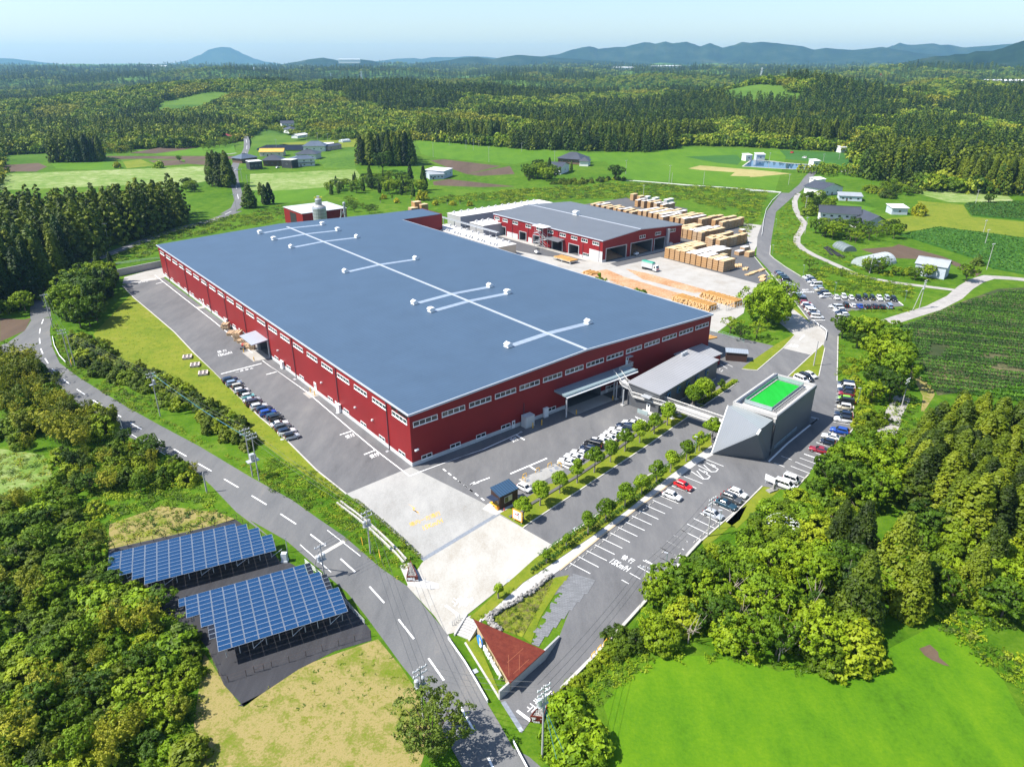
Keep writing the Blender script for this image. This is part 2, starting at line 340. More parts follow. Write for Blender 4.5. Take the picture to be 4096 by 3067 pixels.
ridge('hills', 'OV', [(600, 141), (640, 134), (672, 128), (697, 125), (715, 128), (735, 132), (755, 130), (775, 128.5), (800, 131), (830, 138), (870, 139), (930, 135), (965, 131), (1000, 125), (1030, 122.5), (1045, 126), (1065, 128), (1090, 123), (1120, 119), (1160, 122), (1210, 126), (1290, 131), (1400, 138)], 8200, 900, .14, 4)
ridge('mountain', 'A3', [(200, 190), (300, 158), (450, 140), (600, 96), (670, 80), (720, 73), (750, 78), (790, 93), (860, 86), (950, 78), (1000, 78), (1080, 58), (1160, 40), (1200, 42), (1250, 52), (1330, 34), (1390, 49), (1430, 44), (1500, 36), (1550, 52), (1610, 73), (1690, 47), (1740, 66), (1790, 83), (1870, 66), (1950, 38), (2010, 45), (2110, 37), (2212, 46), (2330, 60), (2420, 70), (2530, 100), (2620, 86), (2740, 96), (2840, 102), (2950, 92), (3070, 78), (3200, 100), (3400, 130), (3700, 170)], 10500, 1700, .2, 5, 320)
ridge('mountain', 'A4', [(900, 130), (1000, 110), (1100, 84), (1160, 66), (1210, 45), (1260, 58), (1310, 62), (1370, 58), (1440, 52), (1480, 50), (1540, 62), (1600, 60), (1730, 82), (1900, 70), (2080, 55), (2300, 40), (2700, 60)], 12500, 1400, .16, 6, 200)
ridge('mountain', 'A4', [(1000, 250), (1250, 200), (1400, 170), (1500, 152), (1600, 150), (1660, 135), (1750, 134), (1830, 112), (1950, 110), (2030, 90), (2100, 65), (2150, 45), (2212, 27), (2300, 10), (2500, 30), (2800, 90)], 5600, 1300, .22, 7, 220)
# haze: one closed box of even air round everything
m, t, b, o = nt('haze_air'); t.nodes.remove(b); pv = t.nodes.new('ShaderNodeVolumePrincipled'); pv.inputs['Color'].default_value = (.36, .66, 1, 1); pv.inputs['Density'].default_value = HAZE = 5e-5; pv.inputs['Anisotropy'].default_value = .2
t.links.new(pv.outputs[0], o.inputs['Volume'])
tag(MB().bb(-17000, 17000, -600, 17600, -60, 460).build('haze', m), kind='stuff')
# roads and yards
sheet('road', 'A5 265,845 200,950 60,1050 -120,1110 -200,1240 60,1260 140,1240 260,1270 480,1400 700,1600 B1 700,100 1020,290 1200,370 1450,480 1560,560 1700,690 1900,900 2212,1140 B6 0,165 300,335 480,490 680,660 800,760 960,960 1100,1150 1260,1370 1400,1540 B7 300,850 450,1080 560,1290 700,1542 900,1900 1600,1900 1400,1600 1240,1460 1110,1390 1000,1190 905,1035 B6 1900,1500 1720,1230 1640,1110 1420,850 1300,710 1080,560 920,420 780,300 560,150 350,0 B1 2000,610 1600,370 1280,200 920,0 A5 1080,1600 850,1460 640,1330 480,1210 420,1080 400,950 420,850', .05, M['road'])
bands('road', ['A5 330,850 320,760 380,640 520,500 700,405 830,350 1000,290 1250,190 1480,120 1690,70 1880,0 A1 1830,1410 1900,1370 1925,1310 1905,1230 1885,1150 1880,1060 1900,1010 1960,950 1985,890 1985,830 1965,770 1950,710 1945,690'], 6.4, .045, M['road'])
bands('road_marking', ['A5 830,352 1000,292 1250,192 1480,122 1690,72'], .15, .09, M['paint'])
YARD = P('A5 985,590 1080,690 1200,790 1400,960 1560,1130 1770,1330 B2 120,390 480,740 680,910 940,1170 1090,1300 1180,1360 1700,1300 B3 480,1590 B7 1100,330 1650,60 1480,500 1000,1000 1180,1270 1245,1180 1340,1040 1430,960 1500,920 1740,680 1990,420 C7 430,240 710,0 B4 420,1270 620,1300 740,1190 830,1040 1010,920 1040,880 1055,640 1050,556 935,552 945,250 C3 1120,1060 1280,850 1230,720 2080,640 2000,580 1010,470 980,440 560,215 250,0 A8 290,860 160,745 170,640 210,400 380,250 250,245 130,400 60,600 50,760 180,900 C3 130,170 330,380 690,860 C3 300,1260') + [W(118, 60), W(112, 20), W(108, 10), W(50, 50), W(0, 100), W(-1, 200), W(-1, 214)]
sheet('yard', YARD, .05, M['asphalt'])
sheet('concrete_apron', 'A5 985,575 1000,520 1300,440 1330,520 1250,545', .07, M['yard_concrete'])
sheet('concrete_apron', 'B2 1178,1358 1700,1142 D6 0,530 130,600 262,690 B6 2060,105 1435,490 1420,490 1280,350 1100,190 870,0', .075, M['concrete'])
sheet('concrete_apron', 'B6 1445,497 2062,118 D6 258,700 520,850 700,952 C8 0,520 135,598 OV 1000,1335 B7 775,325 665,455 580,478 480,330 350,190 B6 1300,712 1420,525', .075, M['concrete_pink'])
bands('drain_cover', ['B6 1425,497 2070,108'], .9, .085, plain('steel_grate', (.2, .22, .25), .5, .2, 3))
sheet('concrete_yard', [W(108, -6), W(108, 60), W(109, 186), W(134, 186), W(134, 210), W(260, 215)] + P('A7 2150,310 2030,540 2080,775 1980,910 1960,1010 1860,1080 1700,1200'), .035, M['yard_concrete'])
sheet('yard', P('A7 885,612 940,637 1290,560 2075,775 2200,750 2035,545 1970,330 1400,300') + [W(302, 160), W(302, 212), W(150, 212), W(140, 186), W(150, 130), W(164, 98)], .055, M['dark_asphalt'])
bands('yard', ['C5 545,345 930,480'], 7, .06, M['dark_asphalt'])
sheet('debris', 'A7 1010,655 1180,690 1640,820 1680,840 1560,850 1380,800 1150,740', .06, mottled('bark_debris', [(.20, .09, .04), (.36, .18, .08), (.44, .30, .18), (.42, .38, .32)], .12, 1.0, 4, .9, .5, .1))
sheet('debris', 'A7 640,690 860,660 1000,720 1400,840 1600,890 1700,960 1450,920 1100,830 860,740', .05, bpy.data.materials['bark_debris'])
sheet('driveway', 'C3 440,690 760,880 930,1020 905,1215 700,1360 300,1265 470,1070 250,890', .08, M['yard_concrete'])
bands('track', ['A8 390,250 360,310 365,370 400,440 440,490 420,540 380,600 378,650 430,700 520,750 700,830 860,905 1000,940 1200,975 1450,1005 1650,1030', 'B4 1290,980 1300,880 1330,800'], 3.4, .05, M['old_road'])
bands('track', ['A8 1110,1290 1300,1230 1480,1175 1650,1090 1740,1010 1830,955 1930,925 2100,935 2400,965'], 5.5, .055, M['old_road'])
bands('track', ['C4 570,620 560,520 600,420 650,330 690,260', 'C4 490,800 520,700'], 4, .04, M['old_road'])
sheet('track', 'C4 690,30 760,60 860,140 920,190 930,250 850,370 826,370 840,260 800,180', .05, M['hay'])
bands('track', ['D2 1030,312 1269,325 A3 1070,1155 1500,1190 2212,1245 A8 0,232 250,245'], 3, .045, M['old_road'])
bands('road', ['A4 350,1260 430,1190 470,1130 520,1080'], 6, .04, M['road'])
bands('road_marking', ['A1 1700,935 1850,938 1900,930'], 3, .04, M['old_road'])
# fields
for i, (pts, m_) in enumerate([
 ('B7 2212,700 1950,890 1840,1050 1900,1250 1800,1700 1900,2400 B8 2600,2200 2700,1600 2300,1250 2200,1190 2100,1000 1850,760 1700,700 1350,880 850,950 700,880 400,860 200,870 40,930', 'paddy'),
 ('B6 1010,1165 1060,1150 1250,1380 1350,1530 1500,1900 1300,2600 -300,2600 -100,1760 300,1420 600,1310', 'hay'),
 ('B5 1640,620 1900,1000 1960,1060 2212,900 2400,1000 2500,1700 1600,1700 1560,1200', 'hay'),
 ('B1 0,390 350,440 420,600 330,720 0,800 -150,600', 'pale_weeds'),
 ('B1 880,1000 1300,850 1750,900 1900,960 1500,1060 870,1200', 'hay'),
 ('A5 750,980 1060,650 1200,790 1400,960 1560,1130 1770,1330 2050,1600 B2 480,740 680,910 940,1170 1170,1370 1120,1380 700,1100 440,900 A5 1760,1609 1300,1300 900,1180', 'lawn'),
 ('A5 0,850 190,860 250,850 200,950 0,1040', 'soil'),
 ('A1 410,1010 830,970 1000,1050 830,1070 450,1055', 'rice'), ('A1 0,1030 310,1010 380,1040 290,1080 0,1080', 'soil'),
 ('A1 1040,930 1270,890 1500,860 1600,880 1480,905 1250,935', 'soil'), ('A1 840,955 1900,955 1950,960 1840,985 1500,985 1180,975 960,980', 'soil'),
 ('A1 990,1000 1130,980 1250,1030 1020,1055', 'lawn'), ('A1 1190,990 1450,985 1500,1020 1310,1035', 'soil'), ('A1 1490,985 1680,990 1690,1030 1480,1015', 'soil'),
 ('A1 0,1100 1050,1060 1650,1035 1690,1150 1440,1200 1000,1190 0,1230', 'pale_weeds'), ('A1 1060,905 1270,945 1720,950 1900,940 1880,850 1700,870 1500,900', 'rice'),
 ('A2 0,1100 850,1060 900,1130 700,1200 210,1235 0,1230', 'pale_weeds'), ('A2 60,1240 700,1205 560,1300 200,1340 60,1320', 'rice'), ('A2 540,970 840,890 850,1060 600,1050', 'grass'),
 ('A2 1330,830 1560,820 2212,880 2400,960 2130,1020 1500,970 1380,940', 'rice'), ('A2 1530,855 1700,860 1900,900 1700,895', 'soil'),
 ('A2 1450,990 1560,980 2020,1035 1740,1100 1600,1050', 'soil'), ('A2 1740,1100 2090,1035 2130,1100 1850,1115', 'soil'), ('A2 1470,1160 1600,1140 2140,1200 1850,1205 1480,1190', 'soil'),
 ('A2 1080,1060 1320,1020 1230,1140 1150,1130', 'rice'), ('A2 220,850 860,815 840,880 560,900', 'lawn'),
 ('A3 0,880 700,935 1400,900 1500,840 2212,870 2300,960 2212,1240 1400,1160 1000,1150 850,1000 300,980 0,1000', 'rice'), ('A3 1480,960 1900,945 1945,985 1910,1025 1750,1010', 'tea'),
 ('A3 1510,1055 1610,1030 2212,1080 2280,1090 2100,1120 1850,1115 1890,1085 1640,1070', 'straw'), ('A4 0,1065 330,1100 0,1130', 'straw'),
 ('A4 0,870 400,890 700,920 920,1000 930,1080 550,1010 300,985 0,930', 'tea'), ('A4 650,1010 920,1080 900,1150 500,1130 480,1060', 'rice'),
 ('A8 1310,240 1400,180 1600,185 2060,250 2150,330 1900,330 1600,320', 'pale_weeds'), ('A8 1350,310 1720,340 1780,440 2212,480 2212,620 1500,530 1250,560 1080,460 1400,420', 'lawn'),
 ('A8 670,320 900,345 1030,375 900,410 700,400', 'rice'), ('A8 890,700 1150,680 1200,660 1560,760 1750,840 1870,890 1830,920 1560,790 1350,780 1100,770', 'soil'),
 ('A8 1160,1345 1640,1150 2000,1020 2400,1000 2700,1100 3000,1700 C4 952,250 900,140', 'tea_soil'), ]):
 mats = {'straw': M['straw']}
 sheet('field', pts, .012 + .0045 * (i % 5), M[m_])
for s_ in ('B4 180,1517 428,1272 555,1290 420,1400 250,1560', 'C7 430,250 715,-5 820,-60 760,60 640,150 470,300'): sheet('lawn', s_, .035, M['lawn'])
sheet('soil_patch', 'B8 1630,822 1690,800 1735,840 1740,870 1800,920 1770,915 1700,885 1660,860', .04, M['soil'])
# raised planting strips with kerbs, the footpath
LAWN = [M['lawn'], M['kerb']]
STRIPS = ['D6 262,692 380,630 800,372 B3 850,1270 1150,1075 1500,850 1700,740 C2 1100,935 1420,940 1480,980 1440,1012 B3 1600,960 1100,1290 640,1592 D6 522,848',
  'C2 1600,780 1740,690 1970,550 2130,430 2208,440 2208,480 1720,812', 'B4 200,575 235,545 258,560 110,650 30,725 0,730 0,690',
  'C8 -20,705 140,590 390,425 520,330 830,100 940,5 B3 1700,1170 2095,868 C2 1830,1395 1500,1640 C8 1125,0 1060,52 790,272 495,495 0,832 -120,910 B7 790,420 680,470 660,455 775,330',
  'B4 600,522 838,303 850,330 808,522', 'B4 285,470 320,440 525,300 640,235 C3 470,1075 300,1262 0,1520 B4 390,480', 'C3 440,680 470,660 700,855 690,880',
  'B7 725,545 790,445 1000,940 1000,1005 960,940']
for s in STRIPS: slab('lawn', s, 0, .13, LAWN)
KERBS = ['D6 522,850 B3 640,1593 1100,1292 1600,962 C2 1440,1014 1485,980', 'C2 1600,788 1720,816 2208,484', 'C8 140,588 390,423 520,328 830,98 940,3 B3 1700,1168 2095,866',
  'B4 600,524 840,301', 'B4 852,330 810,524', 'B4 285,472 330,478 390,481', 'B4 390,481 C3 300,1265 470,1078', 'A8 160,745 190,775 280,840 410,920', 'A8 160,745 165,670', 'C3 130,170 330,385 690,862',
  'B4 942,250 935,552', 'B4 1052,640 1040,885 1010,925', 'A5 985,590 1080,690 1200,790 1400,960 1560,1130 1770,1330 B2 120,390 480,740 680,910 940,1170 1180,1362', 'B7 1005,1000 725,545',
  'B4 180,1515 425,1272', 'B4 560,1275 640,1302 740,1192', 'C7 430,245 712,0', 'A7 1970,330 2035,545 2200,750', 'D6 480,322 600,385']
bands('kerb', KERBS, .28, .02, M['kerb'], .16)
sheet('footpath', 'C2 1830,1402 1500,1642 C8 1127,2 1062,54 792,274 497,497 2,834 -118,912 B7 1150,105 800,350 830,395 900,345 1420,5 C8 190,802 560,500 880,250 1185,28 C2 1640,1656 1850,1545', .09, M['path'])
bands('kerb', ['C8 190,804 560,502 880,252 1185,30'], .35, .05, plain('tan_kerb', (.46, .36, .24), .8, .1, 2), .1)
sheet('garden_bed', 'B7 945,345 1415,25 1440,30 1185,500 1000,430', .06, mottled('planting_bed', [(.05, .035, .03), (.09, .08, .03), (.16, .19, .015), (.26, .27, .02)], .25, 1.1, 5))
sheet('lawn', 'B7 1190,500 1445,20 1560,0 1540,40 1480,100 1430,180 1380,260 1330,340 1300,420 1255,550', .07, M['lawn'])
m, t, b, o = nt('slate_slips'); br = N(t, 'ShaderNodeTexBrick'); br.inputs['Color1'].default_value = (.14, .145, .15, 1); br.inputs['Color2'].default_value = (.20, .205, .215, 1); br.inputs['Mortar'].default_value = (.09, .09, .1, 1)
br.inputs['Scale'].default_value = 1; br.inputs['Brick Width'].default_value = .9; br.inputs['Row Height'].default_value = .22; br.inputs['Mortar Size'].default_value = .02
t.links.new(N(t, 'ShaderNodeNewGeometry').outputs['Position'], br.inputs['Vector']); t.links.new(br.outputs[0], b.inputs['Base Color']); b.inputs['Roughness'].default_value = .8
slate = m
mb = MB(); rr = random.Random(4)
p0, p1 = G('B7', 1262, 556), G('B7', 1600, -10); q0, q1 = G('B7', 1275, 560), G('B7', 1655, 52)
n = 46; ax = (p1 - p0).normalized(); ac = Vector((ax.y, -ax.x, 0)); ac = ac if ac.x > 0 else -ac; LN = (p1 - p0).length
for i in range(n):                                    # slips of unequal length: ragged towards the lawn, stepped towards the asphalt
 s0 = i / n * LN; s1 = (i + 1) / n * LN - .02; w0 = -rr.uniform(-.2, 1.0); st = (i // 6) * 6 / n; w1 = 1.2 + 3.6 * (st if st < .8 else .8)
 A, B_ = p0 + ax * s0, p0 + ax * s1; mb.quad(*[(p.x, p.y, .085) for p in (A + ac * w0, A + ac * w1, B_ + ac * w1, B_ + ac * w0)])
tag(mb.build('paving', slate), kind='structure')
# painted markings
mk = []
for s in ['A5 1245,505 1480,690 1700,860 2030,1130', 'A5 2112,1192 2212,1270 B2 505,288 860,540 1200,830 1410,1005 1640,1180 1685,1216 1780,1178 2212,1020 B3 0,1090 270,1000 560,870', 'A5 1010,575 1255,530']: mk.append(s)
bands('road_marking', mk, .28, .09, M['paint'])
bands('road_marking', ['A5 1778,1300 2105,1215', 'B2 532,400 615,378', 'B2 1125,885 1218,855', 'B2 1320,1043 1418,1005', 'B3 530,883 600,925', 'A5 1255,575 1312,560', 'C1 1010,1460 1290,1190 1732,832 1632,805', 'D8 925,835 1028,865 920,950',
 'B3 485,1198 780,1073', 'B3 640,1135 692,1170', 'B6 1620,872 1720,948', 'B7 1142,1090 1250,1172', 'C3 718,848 920,850', 'C3 838,524 1020,530', 'C3 2000,575 2070,632', 'B3 862,1107 955,1153'], .45, .092, M['paint'])
bands('road_marking', ['B2 %d,%d %d,%d' % (x, y, x + 24, y + 19) for x, y in ((1955, 1158), (1996, 1190), (2038, 1223), (2082, 1256), (2124, 1289), (2168, 1322))] +
 ['B3 %d,%d %d,%d' % (x, y, x + 25, y + 20) for x, y in ((68, 1254), (112, 1287), (156, 1321), (202, 1355), (250, 1392))], .35, .09, M['paint'])
dashes = ['A5 350,860 335,897', 'A5 325,933 318,975', 'A5 318,1013 322,1057', 'A5 328,1095 345,1137', 'A5 362,1175 388,1215', 'A5 420,1257 462,1298', 'A5 508,1340 562,1382', 'A5 618,1422 685,1467', 'A5 745,1508 820,1553', 'B1 892,92 975,137', 'B1 1050,185 1138,236',
  'B1 1220,288 1313,343', 'B1 1400,396 1500,454', 'B1 1595,512 1702,573', 'B1 1803,636 1918,704', 'B1 2025,770 2145,843', 'B6 252,115 382,200', 'B6 500,284 626,380', 'B6 750,487 872,597', 'B6 990,717 1112,852', 'B6 1230,988 1357,1150', 'B6 1478,1310 1606,1493', 'B7 672,1033 795,1247', 'B7 912,1472 1010,1680', 'A1 1690,1480 1760,1450', 'A1 1810,1425 1860,1400', 'A1 1918,1300 1910,1262', 'A1 1903,1220 1895,1180', 'A1 1968,950 1978,925', 'A1 1985,900 1986,870', 'A1 1985,850 1980,820']
bands('road_marking', dashes, .3, .09, M['paint'])
bands('road_marking', ['B6 640,250 915,465', 'B6 415,370 672,598', 'B1 912,190 1330,440'], .16, .09, M['paint'])
bands('road_marking', ['B6 545,475 780,340'], .9, .07, M['kerb'])
bays = ['C8 275,745 447,835', 'C8 345,690 517,780', 'C8 415,640 587,725', 'C8 485,590 653,672', 'C8 550,540 718,620', 'C8 617,490 782,570', 'C8 682,443 845,520', 'C8 745,397 907,470', 'C8 800,347 966,422', 'C8 860,302 1023,375', 'C8 918,258 1080,328', 'C8 975,213 1136,283', 'C8 1028,172 1190,240', 'C8 1135,90 1269,145',
  'B3 1784,1295 1935,1355', 'B3 1840,1250 1982,1315', 'B3 1880,1217 2030,1277', 'B3 2062,1082 2200,1138',
  'C8 1210,462 1269,492', 'C8 1155,513 1269,566', 'C8 1095,560 1240,634', 'C8 1035,612 1180,687', 'C8 975,665 1120,741', 'C8 912,719 1070,805', 'C8 847,773 970,840', 'C8 780,830 870,880', 'C8 712,887 772,920',
  'C7 422,5 600,95', 'C7 368,50 545,133', 'C7 314,97 490,180', 'C7 258,145 435,232', 'C7 202,194 310,245', 'C7 143,244 270,308', 'C7 83,295 260,385', 'C7 22,348 200,440', 'C7 -60,405 125,490',
  'B4 82,1385 218,1447', 'B4 5,1455 150,1520', 'B4 588,1165 720,1218', 'B4 620,1135 750,1185', 'B4 650,1105 778,1157', 'B4 680,1078 795,1120', 'B4 710,1050 825,1090', 'B4 738,1025 830,1050', 'B4 795,972 885,1005', 'B4 874,898 905,912', 'B4 905,830 1035,852', 'B4 915,742 1040,765',
  'B4 920,717 960,722', 'B4 925,690 960,696', 'B4 927,665 960,670', 'B4 930,640 960,645', 'B4 935,614 960,620', 'B4 555,1066 627,1092', 'B4 504,1112 576,1140', 'B4 160,425 222,458', 'B4 140,440 187,470',
  'C3 1015,495 1075,558', 'C3 1147,530 1180,560', 'C3 1250,535 1280,563', 'C3 1360,540 1385,568', 'C3 1465,545 1488,572', 'C3 1570,548 1593,575', 'C3 1672,550 1700,578', 'C3 1775,553 1800,580', 'C3 1880,560 1902,583',
  'C3 575,243 620,245', 'C3 602,270 640,272', 'C3 628,297 665,299', 'C3 652,324 690,326', 'C3 702,378 745,380', 'C3 728,406 770,408', 'C3 755,434 800,436', 'C3 808,494 850,496', 'C3 955,655 1000,657', 'C3 980,683 1030,685', 'C3 1012,712 1050,714', 'C3 1045,748 1090,750',
  'C3 1410,680 1520,682', 'C3 1630,684 1850,690'] + ['C3 %d,%d %d,%d' % (180 + 27 * i, 182 + 33 * i, 215 + 27 * i, 184 + 33 * i) for i in range(20)] + \
 ['C1 1530,1350 1760,1432', 'C1 1590,1290 1780,1355', 'C1 1710,1178 1900,1245']
bands('road_marking', bays, .16, .09, M['paint'])
hc = ['B3 1940,1178 2035,1240 2075,1237 2092,1218 2000,1160', 'B3 1985,1175 2040,1238', 'B3 1995,1130 2100,1182 2140,1180 2156,1160 2062,1108', 'B3 2040,1125 2100,1180', 'C2 1935,300 1970,320 1992,300 1940,275', 'C1 280,120 315,132 330,112 285,95']
bands('road_marking', hc, .2, .09, M['paint'])
wh = []
for cx, cy in ((2060, 1187), (2122, 1135)):
 wh += ['B3 ' + ' '.join('%.1f,%.1f' % (cx + 11 * math.cos(a), cy + 9 * math.sin(a)) for a in [i * math.pi / 5 for i in range(9)]), 'B3 %d,%d %d,%d %d,%d' % (cx - 14, cy - 12, cx - 2, cy - 5, cx + 8, cy - 2), 'B3 %d,%d %d,%d' % (cx - 20, cy - 12, cx - 14, cy - 15)]
bands('road_marking', wh, .16, .09, M['paint'])
bands('road_marking', ['B2 2175,1285 2212,1262', 'B3 165,1288 200,1268 225,1270 165,1287', 'B3 200,1272 320,1228', 'C2 722,1000 740,1035 708,985 860,1050', 'C3 545,1140 615,1080 590,1082 620,1072'], .35, .09, M['paint'])
MB_ = MB()
pa = [G('B6', *q, z=.1) for q in ((1310, 30), (1372, 68), (1352, 70), (1412, 122), (1386, 104), (1398, 96), (1345, 78), (1352, 62))]
tag(MB().prism(pa, .1, .1).build('road_marking', M['orange_paint']), kind='structure')
def gt(body, k, a, b, c, m=None): ground_text(body, [G(k, *a), G(k, *b), G(k, *c)], m or M['paint'])
gt('場内一方通行', 'B6', (1330, 224), (1585, 122), (1312, 192), M['orange_paint'])
gt('15Km/H', 'B6', (1440, 252), (1600, 185), (1425, 218), M['orange_paint'])
gt('徐 行', 'A5', (1752, 1134), (1828, 1120), (1745, 1116)); gt('15Km/H', 'A5', (1762, 1160), (1870, 1135), (1752, 1142))
gt('一 時 停 止', 'A5', (1898, 1294), (2042, 1256), (1890, 1282)); gt('一時停止', 'A5', (1090, 574), (1196, 556), (1086, 567))
gt('受付', 'B2', (1180, 918), (1250, 893), (1163, 893)); gt('受付', 'B2', (1378, 1077), (1447, 1048), (1358, 1050))
gt('受付', 'B3', (508, 948), (555, 926), (475, 918))
gt('徐 行', 'C8', (700, 706), (797, 754), (735, 672)); gt('15Km/H', 'C8', (605, 742), (752, 820), (648, 708))
gt('徐行', 'C3', (585, 418), (680, 414), (580, 395)); gt('15Km/H', 'C3', (575, 444), (752, 446), (572, 424)); gt('止まれ', 'C3', (380, 1232), (515, 1258), (410, 1192))
for ch, x, y, hx, hy, lx, ly, k in (('止', 1255, 1078, -50, 50, 30, 22, 'B7'), ('ま', 1318, 1012, -50, 50, 30, 22, 'B7'), ('れ', 1380, 948, -50, 50, 30, 22, 'B7'), ('止', 1712, 862, -34, 38, 40, 30, 'B6'), ('ま', 1762, 838, -34, 38, 40, 30, 'B6'), ('れ', 1806, 815, -34, 38, 40, 30, 'B6')):
 gt(ch, k, (x - hx / 2 + lx, y - hy / 2 + ly), (x - hx / 2 - lx, y - hy / 2 - ly), (x + hx / 2 + lx, y + hy / 2 + ly))
# the main factory hall
L_, WD, HE, HR = 205.0, 108.7, 13.5, 15.35
def hroof(a): return HE + (HR - HE) * (1 - abs(a - WD / 2) / (WD / 2)) if a <= WD else HE
RED = ribbed('red_cladding', (.215, .013, .015), .3, 'z', .5, var=.1, bumpk=.3, dark=.82, spec=.25)
RED_V = ribbed('red_cladding_front', (.30, .018, .018), .3, 'z', .5, var=.05, bumpk=.3, dark=.85, spec=.3)
BLUE = ribbed('blue_grey_roof', (.060, .102, .162), 1.05, 'y', .5, metal=.12, var=.06, bumpk=.5, dark=.86, bd=.04)
GREYROOF = ribbed('grey_roof', (.15, .16, .175), 1.0, 'x', .45, metal=.2, var=.05, bumpk=.5, dark=.85)
PLINTH = plain('white_plinth', (.5, .5, .5), .8, .1, .5)
SHEEN = plain('roof_patch', (.48, .52, .57), .4, .06, .5, metal=.3)
PANE = plain('teal_pane', (.02, .05, .05), .08, .3, .25, spec=.9)
DPANE = plain('grey_pane', (.03, .033, .036), .12, .4, .3, spec=.8)
TRIM = plain('eave_trim', (.42, .45, .50), .5, .05)
hall = thing('factory_hall', 'vast dark red factory hall with low blue-grey gabled metal roof', 'factory', ORG, YAW)
w = MB()
fp = [(0, 0), (WD, 0), (WD, 186), (133, 186), (133, L_), (0, L_)]
def wallstrip(mb, a0, b0, a1, b1, z0, z1a, z1b): mb.add([(a0, b0, z0), (a1, b1, z0), (a1, b1, z1b), (a0, b0, z1a)], [(0, 1, 2, 3)])
DOORS = {'left': [(84.6, 93.2, 5.2)], 'front': [(47.5, 61.0, 5.4)]}
def holed(mb, horiz, L0, L1, holes, top):
 xs = sorted([L0, L1] + [e for h in holes for e in h[:2]])
 for i in range(len(xs) - 1):
  x0, x1 = xs[i], xs[i + 1]; h = next((h for h in holes if h[0] <= x0 + .01 and x1 <= h[1] + .01), None); z0 = h[2] if h else 1.05
  pts = [x0, x1] if not (horiz and x0 < WD / 2 < x1) else [x0, WD / 2, x1]
  for p, q in zip(pts, pts[1:]):
   if horiz: wallstrip(mb, p, 0, q, 0, z0, top(p), top(q))
   else: wallstrip(mb, 0, q, 0, p, z0, top(0), top(0))
holed(w, True, 0, WD, DOORS['front'], lambda a: hroof(a) - .1); holed(w, False, 0, L_, DOORS['left'], lambda a: HE - .1)
wallstrip(w, WD, 0, WD, 186, 0, HE - .1, HE - .1); wallstrip(w, WD, 186, 133, 186, 0, HE - .1, HE - .1); wallstrip(w, 133, 186, 133, L_, 0, HE - .1, HE - .1)
wallstrip(w, 133, L_, WD, L_, 0, HE - .1, HE - .1); wallstrip(w, WD, L_, WD / 2, L_, 0, HE - .1, HR - .1); wallstrip(w, WD / 2, L_, 0, L_, 0, HR - .1, HE - .1)
w.build('wall', RED, hall)
pl = MB()
for (x0, x1) in ((0, 47.5), (61, WD)): pl.bb(x0, x1, -.06, .12, 0, 1.08)
for (y0, y1) in ((0, 84.6), (93.2, L_)): pl.bb(-.06, .12, y0, y1, 0, 1.08)
pl.build('plinth', PLINTH, hall)
r_ = MB(); e = .35
r_.quad((-e, -e, HE), (WD / 2, -e, HR + .02), (WD / 2, L_ + e, HR + .02), (-e, L_ + e, HE)); r_.quad((WD / 2, -e, HR + .02), (WD + e, -e, HE), (WD + e, L_ + e, HE), (WD / 2, L_ + e, HR + .02)); r_.quad((WD + e, 185.7, HE), (133.3, 185.7, HE - .3), (133.3, L_ + e, HE - .3), (WD + e, L_ + e, HE))
roof = r_.build('roof', BLUE, hall)
f_ = MB()
for a0, a1, z0, z1 in ((-e, WD / 2, HE, HR + .02), (WD / 2, WD + e, HR + .02, HE)):
 f_.add([(a0, -e - .06, z0 - .45), (a1, -e - .06, z1 - .45), (a1, -e - .06, z1 + .06), (a0, -e - .06, z0 + .06), (a0, -e + .2, z0 + .06), (a1, -e + .2, z1 + .06)], [(0, 1, 2, 3), (3, 2, 5, 4)])
f_.bb(-e - .12, -e + .12, -e, L_ + e, HE - .4, HE + .04); f_.bb(WD + e - .1, WD + e + .12, -e, 185, HE - .4, HE + .05)
f_.build('eave_trim', TRIM, hall)
rc = MB(); rc.bb(WD / 2 - .45, WD / 2 + .45, -e, 196.5, HR - .02, HR + .12); rc.build('ridge_cap', plain('ridge_metal', (.42, .45, .5), .5, .1, 1, metal=.2), roof)
for bb in (15.2, 52.9, 62.6, 110, 158.2, 176.6, 192.5):
 sp = MB()
 for a0, a1 in ((41.2, WD / 2 - .5), (WD / 2 + .5, 69.2)): sp.add([(a0, bb - 1.05, hroof(a0) + .06), (a1, bb - 1.05, hroof(a1) + .06), (a1, bb + 1.05, hroof(a1) + .06), (a0, bb + 1.05, hroof(a0) + .06)], [(0, 1, 2, 3)])
 sp.build('roof_strip', ribbed('strip_sheet', (.32, .38, .46), 2.2, 'x', .4, metal=.25, bumpk=.3, dark=.9) if bb == 15.2 else bpy.data.materials['strip_sheet'], roof)
def vent(kind):
 b = MB(); b.box((0, 0, .3), (1.9, 2.3, 1.1)); b.box((0, 0, .02), (2.6, 3.0, .3))
 if kind: b.add([(x, y, z) for y in (-1.35, 1.35) for x, z in ((-1.5, .9), (-1.6, 1.35), (-1.2, 1.95), (0, 2.15), (1.2, 1.95), (1.6, 1.35), (1.5, .9))], [(i, (i + 1) % 7, 7 + (i + 1) % 7, 7 + i) for i in range(7)] + [tuple(range(7))[::-1], tuple(range(7, 14))])
 else: b.add([(x, y, z) for y in (-1.35, 1.35) for x, z in ((-1.45, .9), (-1.45, 1.25), (0, 2.1), (1.45, 1.25), (1.45, .9))], [(i, (i + 1) % 5, 5 + (i + 1) % 5, 5 + i) for i in range(5)] + [tuple(range(5))[::-1], tuple(range(5, 10))])
 return b.mesh('roof_vent', M['white'], bevel=.04)
vm = [vent(0), vent(1)]
